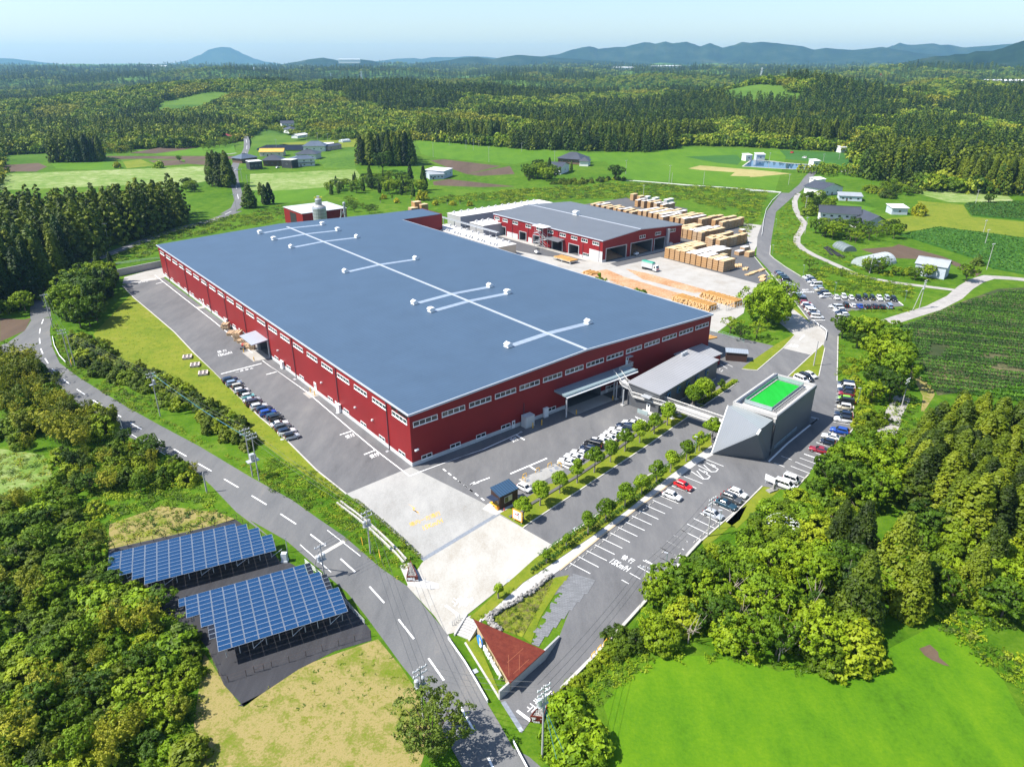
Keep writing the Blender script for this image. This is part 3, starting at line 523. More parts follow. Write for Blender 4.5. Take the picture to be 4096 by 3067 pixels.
for bb, k in ((15.2, 0), (52.9, 1), (62.6, 0), (110, 0), (158.2, 0), (176.6, 1), (192.5, 1)):
 for a in (40.2, 70.1): link('roof_vent', vm[k], roof, (a, bb, hroof(a) + .15)).scale = (.66, .66, .62)
def win_meshes(wd, ht, n):
 f = MB(); f.bb(-wd / 2, wd / 2, -.1, .02, -ht / 2, -ht / 2 + .12); f.bb(-wd / 2, wd / 2, -.1, .02, ht / 2 - .12, ht / 2); f.bb(-wd / 2 - .08, wd / 2 + .08, -.18, .02, -ht / 2 - .1, -ht / 2)
 for i in range(n + 1): x = -wd / 2 + .06 + (wd - .12) * i / n; f.bb(x - .06, x + .06, -.098, .02, -ht / 2 + .12, ht / 2 - .12)
 g = MB(); g.bb(-wd / 2 + .06, wd / 2 - .06, -.03, -.01, -ht / 2 + .06, ht / 2 - .06)
 return f.mesh('window_frame', M['white']), g.mesh('window_pane', PANE), g.mesh('window_pane', DPANE)
def put_window(par, ms, loc, rz, dark=False):
 o = link('window', ms[0], par, loc, rz); link('pane', ms[2 if dark else 1], o); return o
WU, WF, WL, WX = win_meshes(6.6, 1.15, 4), win_meshes(6.5, 1.25, 4), win_meshes(2.9, 1.05, 2), win_meshes(1.6, 1.05, 2)
for k in range(22): put_window(hall, WU, (0, 4.4 + 9.28 * k, 10.95), -math.pi / 2)
for k in range(14): put_window(hall, WF, (4.05 + 7.715 * k, 0, 10.6), 0, True)
for b in (4.4, 13.7, 23.1, 32.4, 41.7, 60.3, 69.6, 78.9, 97.5, 106.8, 116.1, 125.4, 134.7, 144, 153.3, 162.6, 172, 181.3, 190.6, 199.9): put_window(hall, WL, (0, b, 1.55), -math.pi / 2)
for a in (3.9, 11.9, 19.5, 27.2, 35.0, 42.6, 64.6): put_window(hall, WL, (a, 0, 1.45), 0, True)
dp = MB(); pipes = (10.2, 36.4, 64.3, 83.4, 103.5, 122.2, 140.7, 168.3, 195.2)
for b in pipes: MB().tube((-.16, b, 0), (-.16, b, HE - .3), .11).build('downpipe', plain('pipe_plum', (.09, .04, .055), .5), hall) if b == 10.2 else MB().tube((-.16, b, 0), (-.16, b, HE - .3), .11).build('downpipe', bpy.data.materials['pipe_plum'], hall)
MB().tube((33.0, -.16, 0), (33.0, -.16, 6.2), .1).build('downpipe', bpy.data.materials['pipe_plum'], hall)
def door(par, loc, rz, wd, ht, m):
 d = MB(); d.bb(-wd / 2, wd / 2, -.09, .02, 0, ht); o = d.build('door', m, par, loc); o.rotation_euler = (0, 0, rz)
 MB().bb(-wd * .22, wd * .22, -.11, -.095, ht * .55, ht * .85).build('door_pane', DPANE, o); return o
for b, wd, ht in ((38.4, 1.0, 2.1), (51.1, 1.5, 3.1), (75.3, 1.0, 2.1), (111, 1.0, 2.1), (149.5, 1.3, 2.9), (166, 1, 2.1)): door(hall, (-.02, b, .1), -math.pi / 2, wd, ht, M['white'])
door(hall, (29.7, -.02, .1), 0, .95, 2.1, M['white']); door(hall, (63.3, -.02, .1), 0, .95, 2.1, M['white']); door(hall, (70.9, -.02, 6.6), 0, 1.0, 2.4, M['white'])
MB().bb(70.2, 72.2, -1.2, .0, 9.1, 9.2).build('door_hood', M['galv'], hall)
for x0, x1, h, ax in ((84.6, 93.2, 5.2, 1), (47.5, 61, 5.4, 0)):
 i = MB(); vs = [(x0, 0, 0), (x1, 0, 0), (x1, 9, 0), (x0, 9, 0), (x0, 0, h), (x1, 0, h), (x1, 9, h), (x0, 9, h)]
 if ax: vs = [(y, x, z) for x, y, z in vs]
 i.add(vs, [(0, 4, 7, 3), (1, 2, 6, 5), (3, 7, 6, 2), (4, 5, 6, 7)]); i.build('loading_bay', plain('bay_lining', (.12, .12, .125), .8) if ax else bpy.data.materials['bay_lining'], hall)
c = MB(); c.add([(-5.2, 84.2, 5.55), (-5.2, 94.8, 5.55), (.0, 94.8, 6.1), (.0, 84.2, 6.1), (-5.2, 84.2, 5.3), (-5.2, 94.8, 5.3), (0, 94.8, 5.8), (0, 84.2, 5.8)], [(0, 3, 2, 1), (4, 5, 6, 7), (0, 1, 5, 4), (1, 2, 6, 5), (3, 0, 4, 7)])
cv = c.build('canopy', ribbed('canopy_sheet', (.42, .45, .5), .8, 'y', .4, metal=.3), hall)
MB().bb(-.6, .3, 93.2, 94.2, 0, 5.6).build('door_jamb', M['galv'], hall); MB().bb(-.35, .3, 84.1, 84.6, 0, 5.6).build('door_jamb', M['galv'], hall)
c = MB(); c.bb(43.5, 70.4, -4.2, .0, 6.55, 6.65); c.bb(43.3, 70.6, -4.45, -4.2, 6.2, 6.75); c.bb(43.3, 43.6, -4.2, 0, 6.2, 6.72)
cf = c.build('canopy', ribbed('canopy_front', (.3, .4, .44), .6, 'x', .4, metal=.3), hall)
MB().bb(43.5, 70.4, -4.9, -4.46, 5.95, 6.15).build('gutter', M['white'], cf)
for a in (44.2, 62.0): MB().bb(a - .15, a + .15, -4.1, -3.8, .05, 6.5).build('post', M['galv'], cf)
sl_ = lambda pts, z: slab('concrete_apron', [W(*p) for p in pts], 0, z, [M['yard_concrete'], M['kerb']])
sl_([(-5.4, 84.2), (-5.4, 94.2), (0, 94.2), (0, 84.2)], .075); sl_([(47, -4.6), (61.5, -4.6), (61.5, -.1), (47, -.1)], .075); sl_([(-3.1, 48.8), (-3.1, 53.2), (0, 53.2), (0, 48.8)], .072); sl_([(-2.6, 148), (-2.6, 151), (0, 151), (0, 148)], .072)
me = text_mesh('sign_letters', 'MEC Industry', 1.55, M['black'], .06, 1.05, .02)
o = link('sign_letters', me, hall, (-.12, 4.3, 12.35)); o.rotation_euler = (math.pi / 2, 0, -math.pi / 2); xs = [v.co.x for v in me.vertices]; o.scale = (6.9 / (max(xs) - min(xs)), .85, 1)
yd = MB(); yd.lathe([(0.02, -.05), (.28, -.05), (.28, .05), (.02, .05)], n=14); o = yd.build('sign_letters', M['yellow'], hall, (-.12, 8.1, 12.95)); o.rotation_euler = (0, -math.pi / 2, 0)
for b in (46.0,  76.2, 26.5, 17.6): o = MB().box((0, 0, 0), (.5, .3, .35)).tube((0, 0, -.1), (-.1, 0, .25), .16).build('floodlight', M['white'], hall, (-.3, b, 5.0))
o = MB().box((0, -.3, 0), (.5, .5, .4)).box((.5, -.35, .1), (.35, .45, .35)).build('floodlight', M['white'], hall, (.9, -.1, 4.2))
def cabinet(name, label, a, b, sx, sy, sz, m, cat='cabinet', rz=YAW):
 t = thing(name, label, cat, W(a, b, .05), rz); MB().bb(-sx / 2, sx / 2, -sy / 2, sy / 2, .12, sz).build('body', m, t, bevel=.04); MB().bb(-sx / 2 - .08, sx / 2 + .08, -sy / 2 - .08, sy / 2 + .08, 0, .13).build('base', M['kerb'], t)
 MB().bb(-sx / 2 - .05, sx / 2 + .05, -sy / 2 - .05, sy / 2 + .05, sz, sz + .1).build('lid', m, t); MB().bb(-sx * .42, sx * .42, -sy / 2 - .03, -sy / 2, .3, sz - .25).build('door', m, t); return t
cabinet('electric_cabinet', 'white wall cabinet at foot of lit red wall, nearest the hall corner', -.5, 36.0, .7, 1.5, 2.3, M['white']); cabinet('electric_cabinet', 'white wall cabinet beside the sheltered loading door on the red wall', -.5, 73.6, .7, 1.5, 2.3, M['white'])
cabinet('electric_cabinet', 'white wall cabinet next to stacked pallets along the red wall', -.5, 122.8, .7, 1.3, 2.3, M['white']); cabinet('electric_cabinet', 'white wall cabinet low on the shaded front wall of the hall', 40.2, -.45, 1.4, .7, 2.5, M['white'])
cabinet('transformer_box', 'big pale grey transformer box against the shaded hall front', 33.4, -1.3, 2.9, 1.9, 3.0, plain('pale_grey', (.5, .51, .5), .6), 'transformer')
def post(name, label, p, h, r, m, cat='bollard', group=None):
 o = MB().lathe([(r, 0), (r, h - r * .5), (r * .6, h)], n=8).build(name, m, None, p); return tag(o, label, cat, group)
for a, b in ((33.6, -3.0), (36.4, -3.2)): post('bollard', 'orange post guarding the grey transformer box', W(a, b, .05), 1.5, .14, M['yellow'], 'bollard', 'posts by the transformer')
for a, b in ((-5.0, 84.9), (-5.0, 93.8)): post('bollard', 'orange post at the kerb of the sheltered side loading door', W(a, b, .07), 1.3, .14, M['yellow'], 'bollard', 'posts by the side loading door')
for a, b in ((-1.1, 49.6), (-1.1, 52.4)): post('bollard', 'orange post beside tall white door in lit red wall', W(a, b, .07), 1.5, .13, M['yellow'], 'bollard', 'posts by the white door')
for a, b in ((47.4, -4.4), (61.2, -4.4)): post('bollard', 'orange post at the shaded front loading bay', W(a, b, .07), 1.3, .14, M['yellow'], 'bollard', 'posts by the front loading bay')
PAL = plain('pallet_wood', (.50, .36, .22), .85, .3, 3)
def pallets(name, label, a, b, sx, sy, layers, lh, m=PAL, cat='pallets'):
 mb = MB(); rr = random.Random(int(a * 7 + b))
 for i in range(layers):
  dx, dy = rr.uniform(-.1, .1), rr.uniform(-.1, .1)
  mb.box((dx, dy, i * lh + lh * .32), (sx, sy, lh * .5))
  for k in (-1, 0, 1): mb.box((dx + k * sx * .42, dy, i * lh + lh * .78), (sx * .12, sy, lh * .42))
 return tag(mb.build(name, m, None, W(a, b, .06)), label, cat, None)
for i, (b, sx, sy, n, lh, lab) in enumerate([(119.5, 2.2, 2.4, 6, .36, 'tall pallet stack beside white cabinet at the red wall'), (121.4, 1.6, 1.6, 3, .3, 'low pallet stack left of the tall one at the red wall'), (113.2, 1.8, 3.4, 3, .35, 'long flat stack of pale planks by the red wall'), (109.6, 1.8, 2.6, 4, .38, 'pinkish plank stack between the flat planks and the tallest pallets'),
 (106.3, 2.2, 3.2, 7, .42, 'tallest pallet stack in the row along the red wall'), (103.4, 1.8, 2.0, 3, .34, 'short pallet stack next to the tallest stack'), (101.6, 1.8, 1.8, 5, .34, 'square pallet stack with bright plank top by red wall'), (98.4, 1.8, 1.8, 3, .34, 'dark low pallet pile right of the bright topped stack'), (96.4, 1.4, 1.5, 3, .3, 'small grey pallet pile beside the sheltered loading door'), (94.9, 1.6, 1.6, 6, .36, 'double pallet stack right against the loading shelter jamb')]):
 pallets('pallet_stack', lab, -1.8 - (i % 3) * .35, b, sx, sy, n, lh)
tag(MB().box((0, 0, .3), (1.5, 1.6, .5)).box((0, 0, .62), (1.2, 1.3, .12), top=.8).build('bin', plain('black_tub', (.03, .035, .04), .5), None, W(-4.0, 97.2, .06)), 'black lidded tub in front of pallets at the red wall', 'tub')
tag(MB().box((0, 0, .3), (1.3, 1.3, .5)).box((0, 0, .6), (1.4, 1.4, .08)).build('crate', plain('red_sheet', (.55, .08, .06), .6), None, W(-2.8, 99.6, .06)), 'crate under a red sheet among pallets at the wall', 'crate')
# second red hall in the timber yard
h2 = thing('sawmill_hall', 'smaller red sawmill hall with flat grey gabled roof and open bays', 'factory', W(164, 100.5), YAW)
w2, d2, e2, r2 = 56.5, 82, 10.3, 12.2
def hr2(a): return e2 + (r2 - e2) * (1 - abs(a - 25) / (25 if a < 25 else w2 - 25))
w = MB(); LB = [(71.5, 76.5, 4.6), (54.5, 60, 4.6), (44, 49, 4.6), (27, 34.5, 4.8), (15.5, 22.5, 5)]; FB = [(2.2, 16, 6.2), (19, 34.5, 6.2), (36, 44, 6.0)]
def run(mb, holes, L0, L1, put):
 xs = sorted([L0, L1] + [e for h in holes for e in h[:2]])
 for x0, x1 in zip(xs, xs[1:]):
  h = next((h for h in holes if h[0] <= x0 + .01 and x1 <= h[1] + .01), None); put(x0, x1, h[2] if h else 0)
run(w, LB, 0, d2, lambda x0, x1, z: wallstrip(w, 0, x1, 0, x0, z, e2, e2))
def pf(x0, x1, z):
 for p, q in ([(x0, x1)] if not x0 < 25 < x1 else [(x0, 25), (25, x1)]): wallstrip(w, p, 0, q, 0, z, hr2(p), hr2(q))
run(w, FB, 0, w2, pf)
wallstrip(w, w2, 0, w2, d2, 0, e2, e2); wallstrip(w, w2, d2, 25, d2, 0, e2, r2); wallstrip(w, 25, d2, 0, d2, 0, r2, e2); w.build('wall', RED, h2)
MB().quad((-.4, -.4, e2 + .05), (25, -.4, r2 + .05), (25, d2 + .4, r2 + .05), (-.4, d2 + .4, e2 + .05)).quad((25, -.4, r2 + .05), (w2 + .4, -.4, e2 + .05), (w2 + .4, d2 + .4, e2 + .05), (25, d2 + .4, r2 + .05)).build('roof', GREYROOF, h2)
MB().bb(24.7, 25.3, -.4, d2, r2 + .04, r2 + .16).build('ridge_cap', TRIM, h2); MB().bb(-.5, -.3, -.4, d2, e2 - .35, e2 + .08).build('eave_trim', TRIM, h2)
f_ = MB()
for a0, a1 in ((-.4, 25), (25, w2 + .4)): f_.add([(a0, -.5, hr2(max(0, min(w2, a0))) - .3), (a1, -.5, hr2(max(0, min(w2, a1))) - .3), (a1, -.5, hr2(max(0, min(w2, a1))) + .1), (a0, -.5, hr2(max(0, min(w2, a0))) + .1)], [(0, 1, 2, 3)])
f_.build('eave_trim', TRIM, h2)
link('roof_vent', vm[1], h2, (25, 44, r2 + .15))
W3 = win_meshes(4.2, 1.5, 3)
for b in (79, 72, 63.5, 53, 44.5, 36, 27, 19, 12, 4.5): put_window(h2, W3, (0, b, 8.2), -math.pi / 2)
for a in (27, 38.3, 49.5): put_window(h2, W3, (a, 0, 8.3), 0, True)
put_window(h2, W3, (47, 0, 1.8), 0, True); put_window(h2, W3, (0, 10.5, 1.6), -math.pi / 2)
for b in (2, 12.8, 30, 42, 53, 66): MB().tube((-.14, b, 0), (-.14, b, e2 - .3), .1).build('downpipe', bpy.data.materials['pipe_plum'], h2)
pl = MB()
for y0, y1 in ((0, 8.5), (61.5, 70.5), (50, 53)): pl.bb(-.08, .1, y0, y1, 0, 2.6 if y0 > 9 else 5.0)
pl.bb(-.08, .1, 8.5, 15, 0, 1.1); pl.bb(0, 2.2, -.08, .1, 0, 1.2); pl.bb(44.5, w2, -.08, .1, 0, 1.2); pl.build('plinth', PLINTH, h2)
for hs, ax in ((LB, 1), (FB, 0)):
 for x0, x1, h in hs:
  i = MB(); vs = [(x0, .3, 0), (x1, .3, 0), (x1, 12, 0), (x0, 12, 0), (x0, .3, h), (x1, .3, h), (x1, 12, h), (x0, 12, h)]
  if ax: vs = [(y, x, z) for x, y, z in vs]
  i.add(vs, [(0, 4, 7, 3), (1, 2, 6, 5), (3, 7, 6, 2), (4, 5, 6, 7), (0, 3, 2, 1)]); i.build('open_bay', bpy.data.materials['bay_lining'], h2)
  j = MB()
  for x in (x0, x1): j.box((0, x, h / 2) if ax else (x, 0, h / 2), (.5, .35, h) if ax else (.35, .5, h))
  j.box((0, (x0 + x1) / 2, h) if ax else ((x0 + x1) / 2, 0, h), (.5, x1 - x0 + .35, .3) if ax else (x1 - x0 + .35, .5, .3)); j.build('door_frame', M['galv'], h2)
for x0, x1 in ((3, 15.5), (20, 33.5)):
 mb = MB(); rr = random.Random(3)
 nx, ny = 14, 8
 for j in range(ny + 1):
  for i in range(nx + 1): mb.v.append((x0 + (x1 - x0) * i / nx, 1 + 9.5 * j / ny, 4.4 * (j / ny) ** .8 * math.sin(math.pi * min(1, max(0, .12 + .76 * i / nx))) + rr.uniform(0, .2)))
 for j in range(ny):
  for i in range(nx): k = j * (nx + 1) + i; mb.f.append([k, k + 1, k + nx + 2, k + nx + 1]); mb.m.append(0)
 o = mb.build('sawdust_pile', plain('sawdust', (.26, .15, .08), .95, .2, 1.5), None, W(164, 100.5, .05), smooth=True); o.rotation_euler = (0, 0, YAW)
 tag(o, 'brown sawdust heap inside the %s front bay of the sawmill hall' % ('corner' if x0 == 3 else 'middle'), 'sawdust')
st = MB()
for x, y in ((-1.0, 37), (-4.2, 37), (-1.0, 43), (-4.2, 43)): st.tube((x, y, 0), (x, y, 10.6), .09)
st.build('stair_post', M['galv'], h2)
MB().bb(-5.2, 0.2, 35.6, 44.4, 10.6, 10.75).build('stair_roof', M['white'], h2)
s2 = MB()
for k in range(3):
 z0 = k * 2.3
 for i in range(9): q = i / 8; y = 37.3 + 5.2 * (q if k % 2 == 0 else 1 - q); s2.box((-1.7 - 1.5 * (k % 2), y, z0 + 2.3 * (i + 1) / 9), (1.2, .62, .08))
 s2.box((-2.5, 36.4 if k % 2 else 43.4, z0 + 2.3), (3.4, 1.6, .1))
s2.build('stair_flight', M['galv'], h2)
s3 = MB()
for k in range(3):
 for side in (-1, 0, 1): z0 = k * 2.3; s3.tube((-2.5 + side * 1.6, 37.2, z0 + (1.1 if k % 2 == 0 else 3.4)), (-2.5 + side * 1.6, 42.6, z0 + (3.4 if k % 2 == 0 else 1.1)), .05)
s3.build('stair_rail', M['galv'], h2)
MB().add([(0, 25.5, 6.3), (0, 36, 6.3), (-4.4, 36, 5.6), (-4.4, 25.5, 5.6), (0, 25.5, 6.0), (0, 36, 6.0), (-4.4, 36, 5.4), (-4.4, 25.5, 5.4)], [(0, 1, 2, 3), (7, 6, 5, 4), (3, 2, 6, 7), (0, 3, 7, 4), (2, 1, 5, 6)]).build('canopy', GREYROOF, h2)
d = MB(); d.box((45.2, -.7, 4.8), (1.3, 1.1, 9.2)); d.box((45.2, -.7, 9.5), (1.5, 1.3, .5)); d.box((46.8, -1.2, 1.4), (2.2, 1.6, 2.6)); d.build('duct', M['galv'], h2, bevel=.03)
slab('concrete_apron', [W(164, 97.2), W(208, 97.2), W(208, 100.4), W(164, 100.4)], 0, .08, [M['yard_concrete'], M['kerb']]); slab('concrete_apron', [W(160.5, 96), W(164, 96), W(164, 180), W(160.5, 180)], 0, .082, [M['yard_concrete'], M['kerb']])
lt = thing('lean_to', 'low red lean-to with grey corrugated roof against the far end of hall front', 'shed', W(92, -7.5), YAW)
MB().bb(0, 13, 0, 7.4, 0, 3.6).build('wall', RED, lt); MB().add([(-.4, -.4, 3.7), (13.4, -.4, 3.7), (13.4, 7.4, 4.6), (-.4, 7.4, 4.6), (-.4, -.4, 3.5), (13.4, -.4, 3.5), (13.4, 7.4, 4.4), (-.4, 7.4, 4.4)], [(0, 1, 2, 3), (0, 4, 5, 1), (1, 5, 6, 2), (0, 3, 7, 4)]).build('roof', ribbed('annex_roof', (.40, .40, .41), .95, 'x', .45, metal=.2, dark=.45, bumpk=.9, bd=.1), lt)
# grey visitor building with the sloping prow and the green roof lawn
GREYP = ribbed('dark_grey_cladding', (.13, .145, .16), .35, 'x', .5, var=.05, bumpk=.25, dark=.88, spec=.35)
GLIGHT = ribbed('pale_grey_cladding', (.19, .205, .225), .6, 'y', .5, var=.05, bumpk=.25, dark=.93, spec=.35)
CONC = mottled('pale_concrete', [(.33, .325, .31), (.41, .40, .385), (.46, .45, .435)], .2, 1.2, 6, .85, .05, .02)
GLASSY = plain('rail_glass', (.30, .37, .37), .1, .1, .5, spec=.8)
gy = thing('visitor_building', 'dark grey wedge-fronted building with a bright green lawn on its roof', 'building', ORG, YAW)
b0, b1, b2, b3 = Vector((68.5, -48.5, 0)), Vector((91.3, -45.1, 0)), Vector((89.6, -34.4, 0)), Vector((66.8, -37.9, 0))
HB_ = 10.4
def lerp2(s, t): return (b0.lerp(b1, s)).lerp(b3.lerp(b2, s), t)
def pz(p, z): return (p.x, p.y, z)
mb = MB(); q = [b0, b1, b2, b3]
for i in range(4): a_, c_ = q[i], q[(i + 1) % 4]; mb.add([pz(a_, 0), pz(c_, 0), pz(c_, HB_), pz(a_, HB_)], [(0, 1, 2, 3)])
mb.build('wall', GREYP, gy)
def slab_local(name, pts, z0, z1, m, par): return MB().prism(pts, z0, z1).build(name, m, par)
slab_local('roof_deck', [lerp2(.008, .01), lerp2(.992, .01), lerp2(.992, .99), lerp2(.008, .99)], HB_ - 1.0, HB_ - .75, CONC, gy)
slab_local('roof_lawn', [lerp2(.13, .26), lerp2(.9, .26), lerp2(.9, .83), lerp2(.13, .83)], HB_ - .74, HB_ - .55, mottled('artificial_turf', [(.006, .24, .02), (.008, .30, .025), (.012, .35, .035)], .25, .5, 5, .9, .1, .02, stretch=((1, .15, 1), R(40))), gy)
for (s0, t0, s1, t1, w_) in ((0, 0, 1, 0, .35), (1, 0, 1, 1, .5), (0, 1, 1, 1, .5), (0, 0, 0, 1, .5)):
 MB().strip([lerp2(s0, t0), lerp2(s1, t1)], w_, HB_ - .9, 0, .92).build('parapet', CONC if t0 == t1 == 1 or s0 == s1 else GREYP, gy)
MB().strip([lerp2(.005, .93), lerp2(.995, .93)], .12, HB_ - .7, 0, 1.0).build('parapet_louvre', plain('louvre_blue', (.16, .2, .27), .4), gy)
for (s0, t0, s1, t1) in ((.11, .23, .92, .23), (.92, .23, .92, .86), (.92, .86, .11, .86), (.11, .23, .11, .86)):
 fr = MB().strip([lerp2(s0, t0), lerp2(s1, t1)], .03, HB_ - .55, 0, 1.0); o = fr.build('glass_rail', GLASSY, gy)
 n = 14 if t0 == t1 else 6; o = o
 for i in range(n + 1): c_ = lerp2(s0 + (s1 - s0) * i / n, t0 + (t1 - t0) * i / n); MB().tube((c_.x, c_.y, HB_ - .75), (c_.x, c_.y, HB_ + .5), .04, 4).build('rail_post', M['galv'], o)
MB().strip([lerp2(.16, .26), lerp2(.16, .83)], .12, HB_ - .54).build('lawn_line', M['white'], gy)
gs = MB()
for i in range(22): c_ = lerp2(.12 + i * .036, .17); gs.box((c_.x, c_.y, HB_ - .6), (.35, .9, .2), 0.15)
gs.build('roof_slats', plain('slat_grey', (.2, .2, .2), .7), gy)
h_ = 9.9
A_, B_, D_, E_, F_ = (58, -39.4, 0), (65.2, -49, 0), (65.0, -37.6, h_), (60.4, -49.4, h_), (67.2, -48.4, h_)
C_ = (60.0, -49.1, h_ - 1.2); Dg = (66.0, -37.7, 0); Fg = (67.6, -48.6, 0)
MB().add([A_, C_, E_, D_], [(0, 1, 2, 3)]).build('sloped_face', GLIGHT, gy)
MB().add([A_, B_, C_, Fg, F_, E_, D_, Dg], [(0, 1, 2), (1, 3, 4, 5, 2), (0, 6, 7)]).build('prow_wall', GREYP, gy)
MB().add([(D_[0], D_[1], h_ - .25), (E_[0], E_[1], h_ - .25), (F_[0], F_[1], h_ - .25), (67.0, -38.0, h_ - .25)], [(0, 1, 2, 3)]).build('roof_grille', ribbed('grille', (.33, .36, .36), .55, 'y', .35, metal=.2, dark=.5, bumpk=.5), gy)
MB().tube(A_, D_, .16, 5).build('edge_trim', M['white'], gy); MB().tube(C_, E_, .3, 5).build('edge_trim', M['white'], gy)
gx = MB(); gx.add([pz(Vector((67.3, -48.55, 0)), .2), pz(Vector((68.5, -48.38, 0)), .2), pz(Vector((68.5, -48.38, 0)), 8.6), pz(Vector((67.3, -48.55, 0)), 8.6)], [(0, 1, 2, 3)]); gx.build('glass_slot', DPANE, gy)
MB().box((68.0, -48.2, 8.9), (.5, .7, 1.6), .15).build('slot_lintel', CONC, gy)
a_ = b0.lerp(b1, .05); c_ = b0.lerp(b1, .62); dr = (c_ - a_).normalized(); nr = Vector((dr.y, -dr.x, 0)) * .06
LB_ = plain('letter_blue', (.3, .42, .5), .5); ang_ = math.atan2(dr.y, dr.x); LN_ = (c_ - a_).length
for s0, s1, z, h in ((0, .04, 1.9, .3), (.06, .24, 1.9, .3), (.26, .5, 1.9, .3), (.52, .75, 1.9, .3), (.77, 1, 1.9, .3), (0, 1, 1.35, .12)):
 m_ = a_ + dr * (LN_ * (s0 + s1) / 2) + nr; MB().box((m_.x, m_.y, z), (LN_ * (s1 - s0), .05, h), ang_).build('wall_marking', LB_, gy)
# office annex
an = thing('office_annex', 'low dark grey office block with pale corrugated roof beside the hall', 'office', W(63.7, -18.2), YAW + R(8.6))
MB().bb(0, 31.5, 0, 9.6, 0, 6.1).build('wall', ribbed('annex_cladding', (.10, .105, .115), .4, 'x', .5, var=.05, bumpk=.25, dark=.85), an)
MB().add([(-.3, -.3, 6.15), (31.8, -.3, 6.15), (31.8, 9.9, 6.7), (-.3, 9.9, 6.7), (-.3, -.3, 5.95), (31.8, -.3, 5.95), (31.8, 9.9, 6.5), (-.3, 9.9, 6.5)], [(0, 1, 2, 3), (0, 4, 5, 1), (1, 5, 6, 2), (3, 0, 4, 7)][:3] + [(0, 3, 7, 4)]).build('roof', bpy.data.materials['annex_roof'], an)
for x in (4.5, 9.6, 14.6, 19.6, 25.2):
 for z in ((4.2,) if x < 12 else (4.2, 1.5)):
  f = MB().bb(-.75, .75, -.35, 0, -.85, .85).build('window', plain('blue_frame', (.06, .14, .24), .4) if 'blue_frame' not in bpy.data.materials else bpy.data.materials['blue_frame'], an, (x, 0, z)); MB().bb(-.45, .45, -.37, -.352, -.6, .6).build('pane', PANE, f)
MB().bb(-1.7, 0, 2.0, 4.6, 4.6, 4.8).build('porch_roof', M['galv'], an); door(an, (0, 3.3, 3.6), -math.pi / 2, 1.1, 1.0, M['galv']); door(an, (0, 3.0, .4), -math.pi / 2, 1.1, 2.1, M['white'])
MB().bb(-2.6, 0, .2, 4.6, 0, .35).build('ramp', CONC, an); MB().bb(-2.7, -2.5, 1.5, 4.6, .35, 1.4).build('ramp_rail', GLASSY, an)
MB().bb(0, 31.5, -.12, 0, 0, .5).build('plinth', CONC, an)
for i in range(3): MB().lathe([(.45, 0), (.45, .9), (.3, 1.0)], (0, 0, 0), 10).build('roof_fan', M['galv'], an, (26 + i * 1.1, 8.6, 6.6))
# footbridge between hall, annex and visitor building
fb = thing('footbridge', 'grey steel footbridge with stairs from hall front over the lane', 'footbridge', ORG, YAW)
dk = [Vector(p) for p in ((62.9, -10.6, 3.5), (64.9, -18.5, 3.5), (67.4, -36.0, 3.5))]
def ribbon(mb, pts, w_, th):
 for a_, c_ in zip(pts, pts[1:]):
  d = (c_ - a_); d.z = 0; d.normalize(); n = Vector((-d.y, d.x, 0)) * w_ / 2; up = Vector((0, 0, th))
  mb.add([a_ - n, c_ - n, c_ + n, a_ + n, a_ - n - up, c_ - n - up, c_ + n - up, a_ + n - up], [(0, 1, 2, 3), (7, 6, 5, 4), (0, 4, 5, 1), (2, 6, 7, 3), (1, 5, 6, 2), (3, 7, 4, 0)])
 return mb
ribbon(MB(), dk, 2.6, .35).build('deck', CONC, fb)
MB().bb(64.0, 71.8, -1.7, -.1, 6.4, 6.55).build('platform', M['galv'], fb)
ribbon(MB(), [Vector((63.2, -6.6, 4.9)), Vector((62.9, -9.0, 4.9))], 2.3, .15).build('landing', M['galv'], fb)
def flight(p, q, n, w_):
 mb = MB(); p, q = Vector(p), Vector(q); d = q - p; yaw = math.atan2(d.y, d.x)
 for i in range(n): c_ = p + d * ((i + .5) / n); mb.box((c_.x, c_.y, c_.z - d.z / n / 2), (math.hypot(d.x, d.y) / n * .96, w_, .09), yaw)
 return mb.build('stair_flight', M['white'], fb)
flight((64.9, -1.6, 6.4), (63.2, -6.4, 4.9), 11, 2.0); flight((62.9, -9.0, 4.8), (62.9, -10.8, 3.5), 7, 2.0)
BAL = plain('baluster_grey', (.55, .54, .52), .5, .1, metal=.2)
def balustrade(pts, m=BAL):
 mb = MB(); pts = [Vector(p) for p in pts]
 for a_, c_ in zip(pts, pts[1:]):
  mb.tube(a_ + Vector((0, 0, 1.15)), c_ + Vector((0, 0, 1.15)), .06, 4); mb.tube(a_ + Vector((0, 0, .1)), c_ + Vector((0, 0, .1)), .05, 4); n = max(2, int((c_ - a_).length / .2))
  for i in range(n + 1): p = a_.lerp(c_, i / n); mb.tube(p, p + Vector((0, 0, 1.15)), .045, 3, cap=False)
 return mb.build('balustrade', m, fb)
balustrade([(61.65, -10.5, 3.5), (63.6, -18.6, 3.5), (66.1, -36, 3.5)]); balustrade([(65.6, -17.0, 3.5), (66.2, -18.4, 3.5), (68.7, -35.8, 3.5)])
balustrade([(63.8, -1.7, 6.4), (62.1, -6.5, 4.9), (61.8, -9.2, 4.9), (61.7, -10.6, 3.5)]); balustrade([(66.0, -1.7, 6.4), (64.3, -6.5, 4.9), (64.1, -9.0, 4.9), (64.2, -11.0, 3.5), (64.4, -13.2, 3.5)])
for p in ((64.0, -1.7, 6.5), (71.8, -1.7, 6.5)): pass
balustrade([(66.1, -1.7, 6.5), (71.7, -1.7, 6.5), (71.7, -.2, 6.5)])
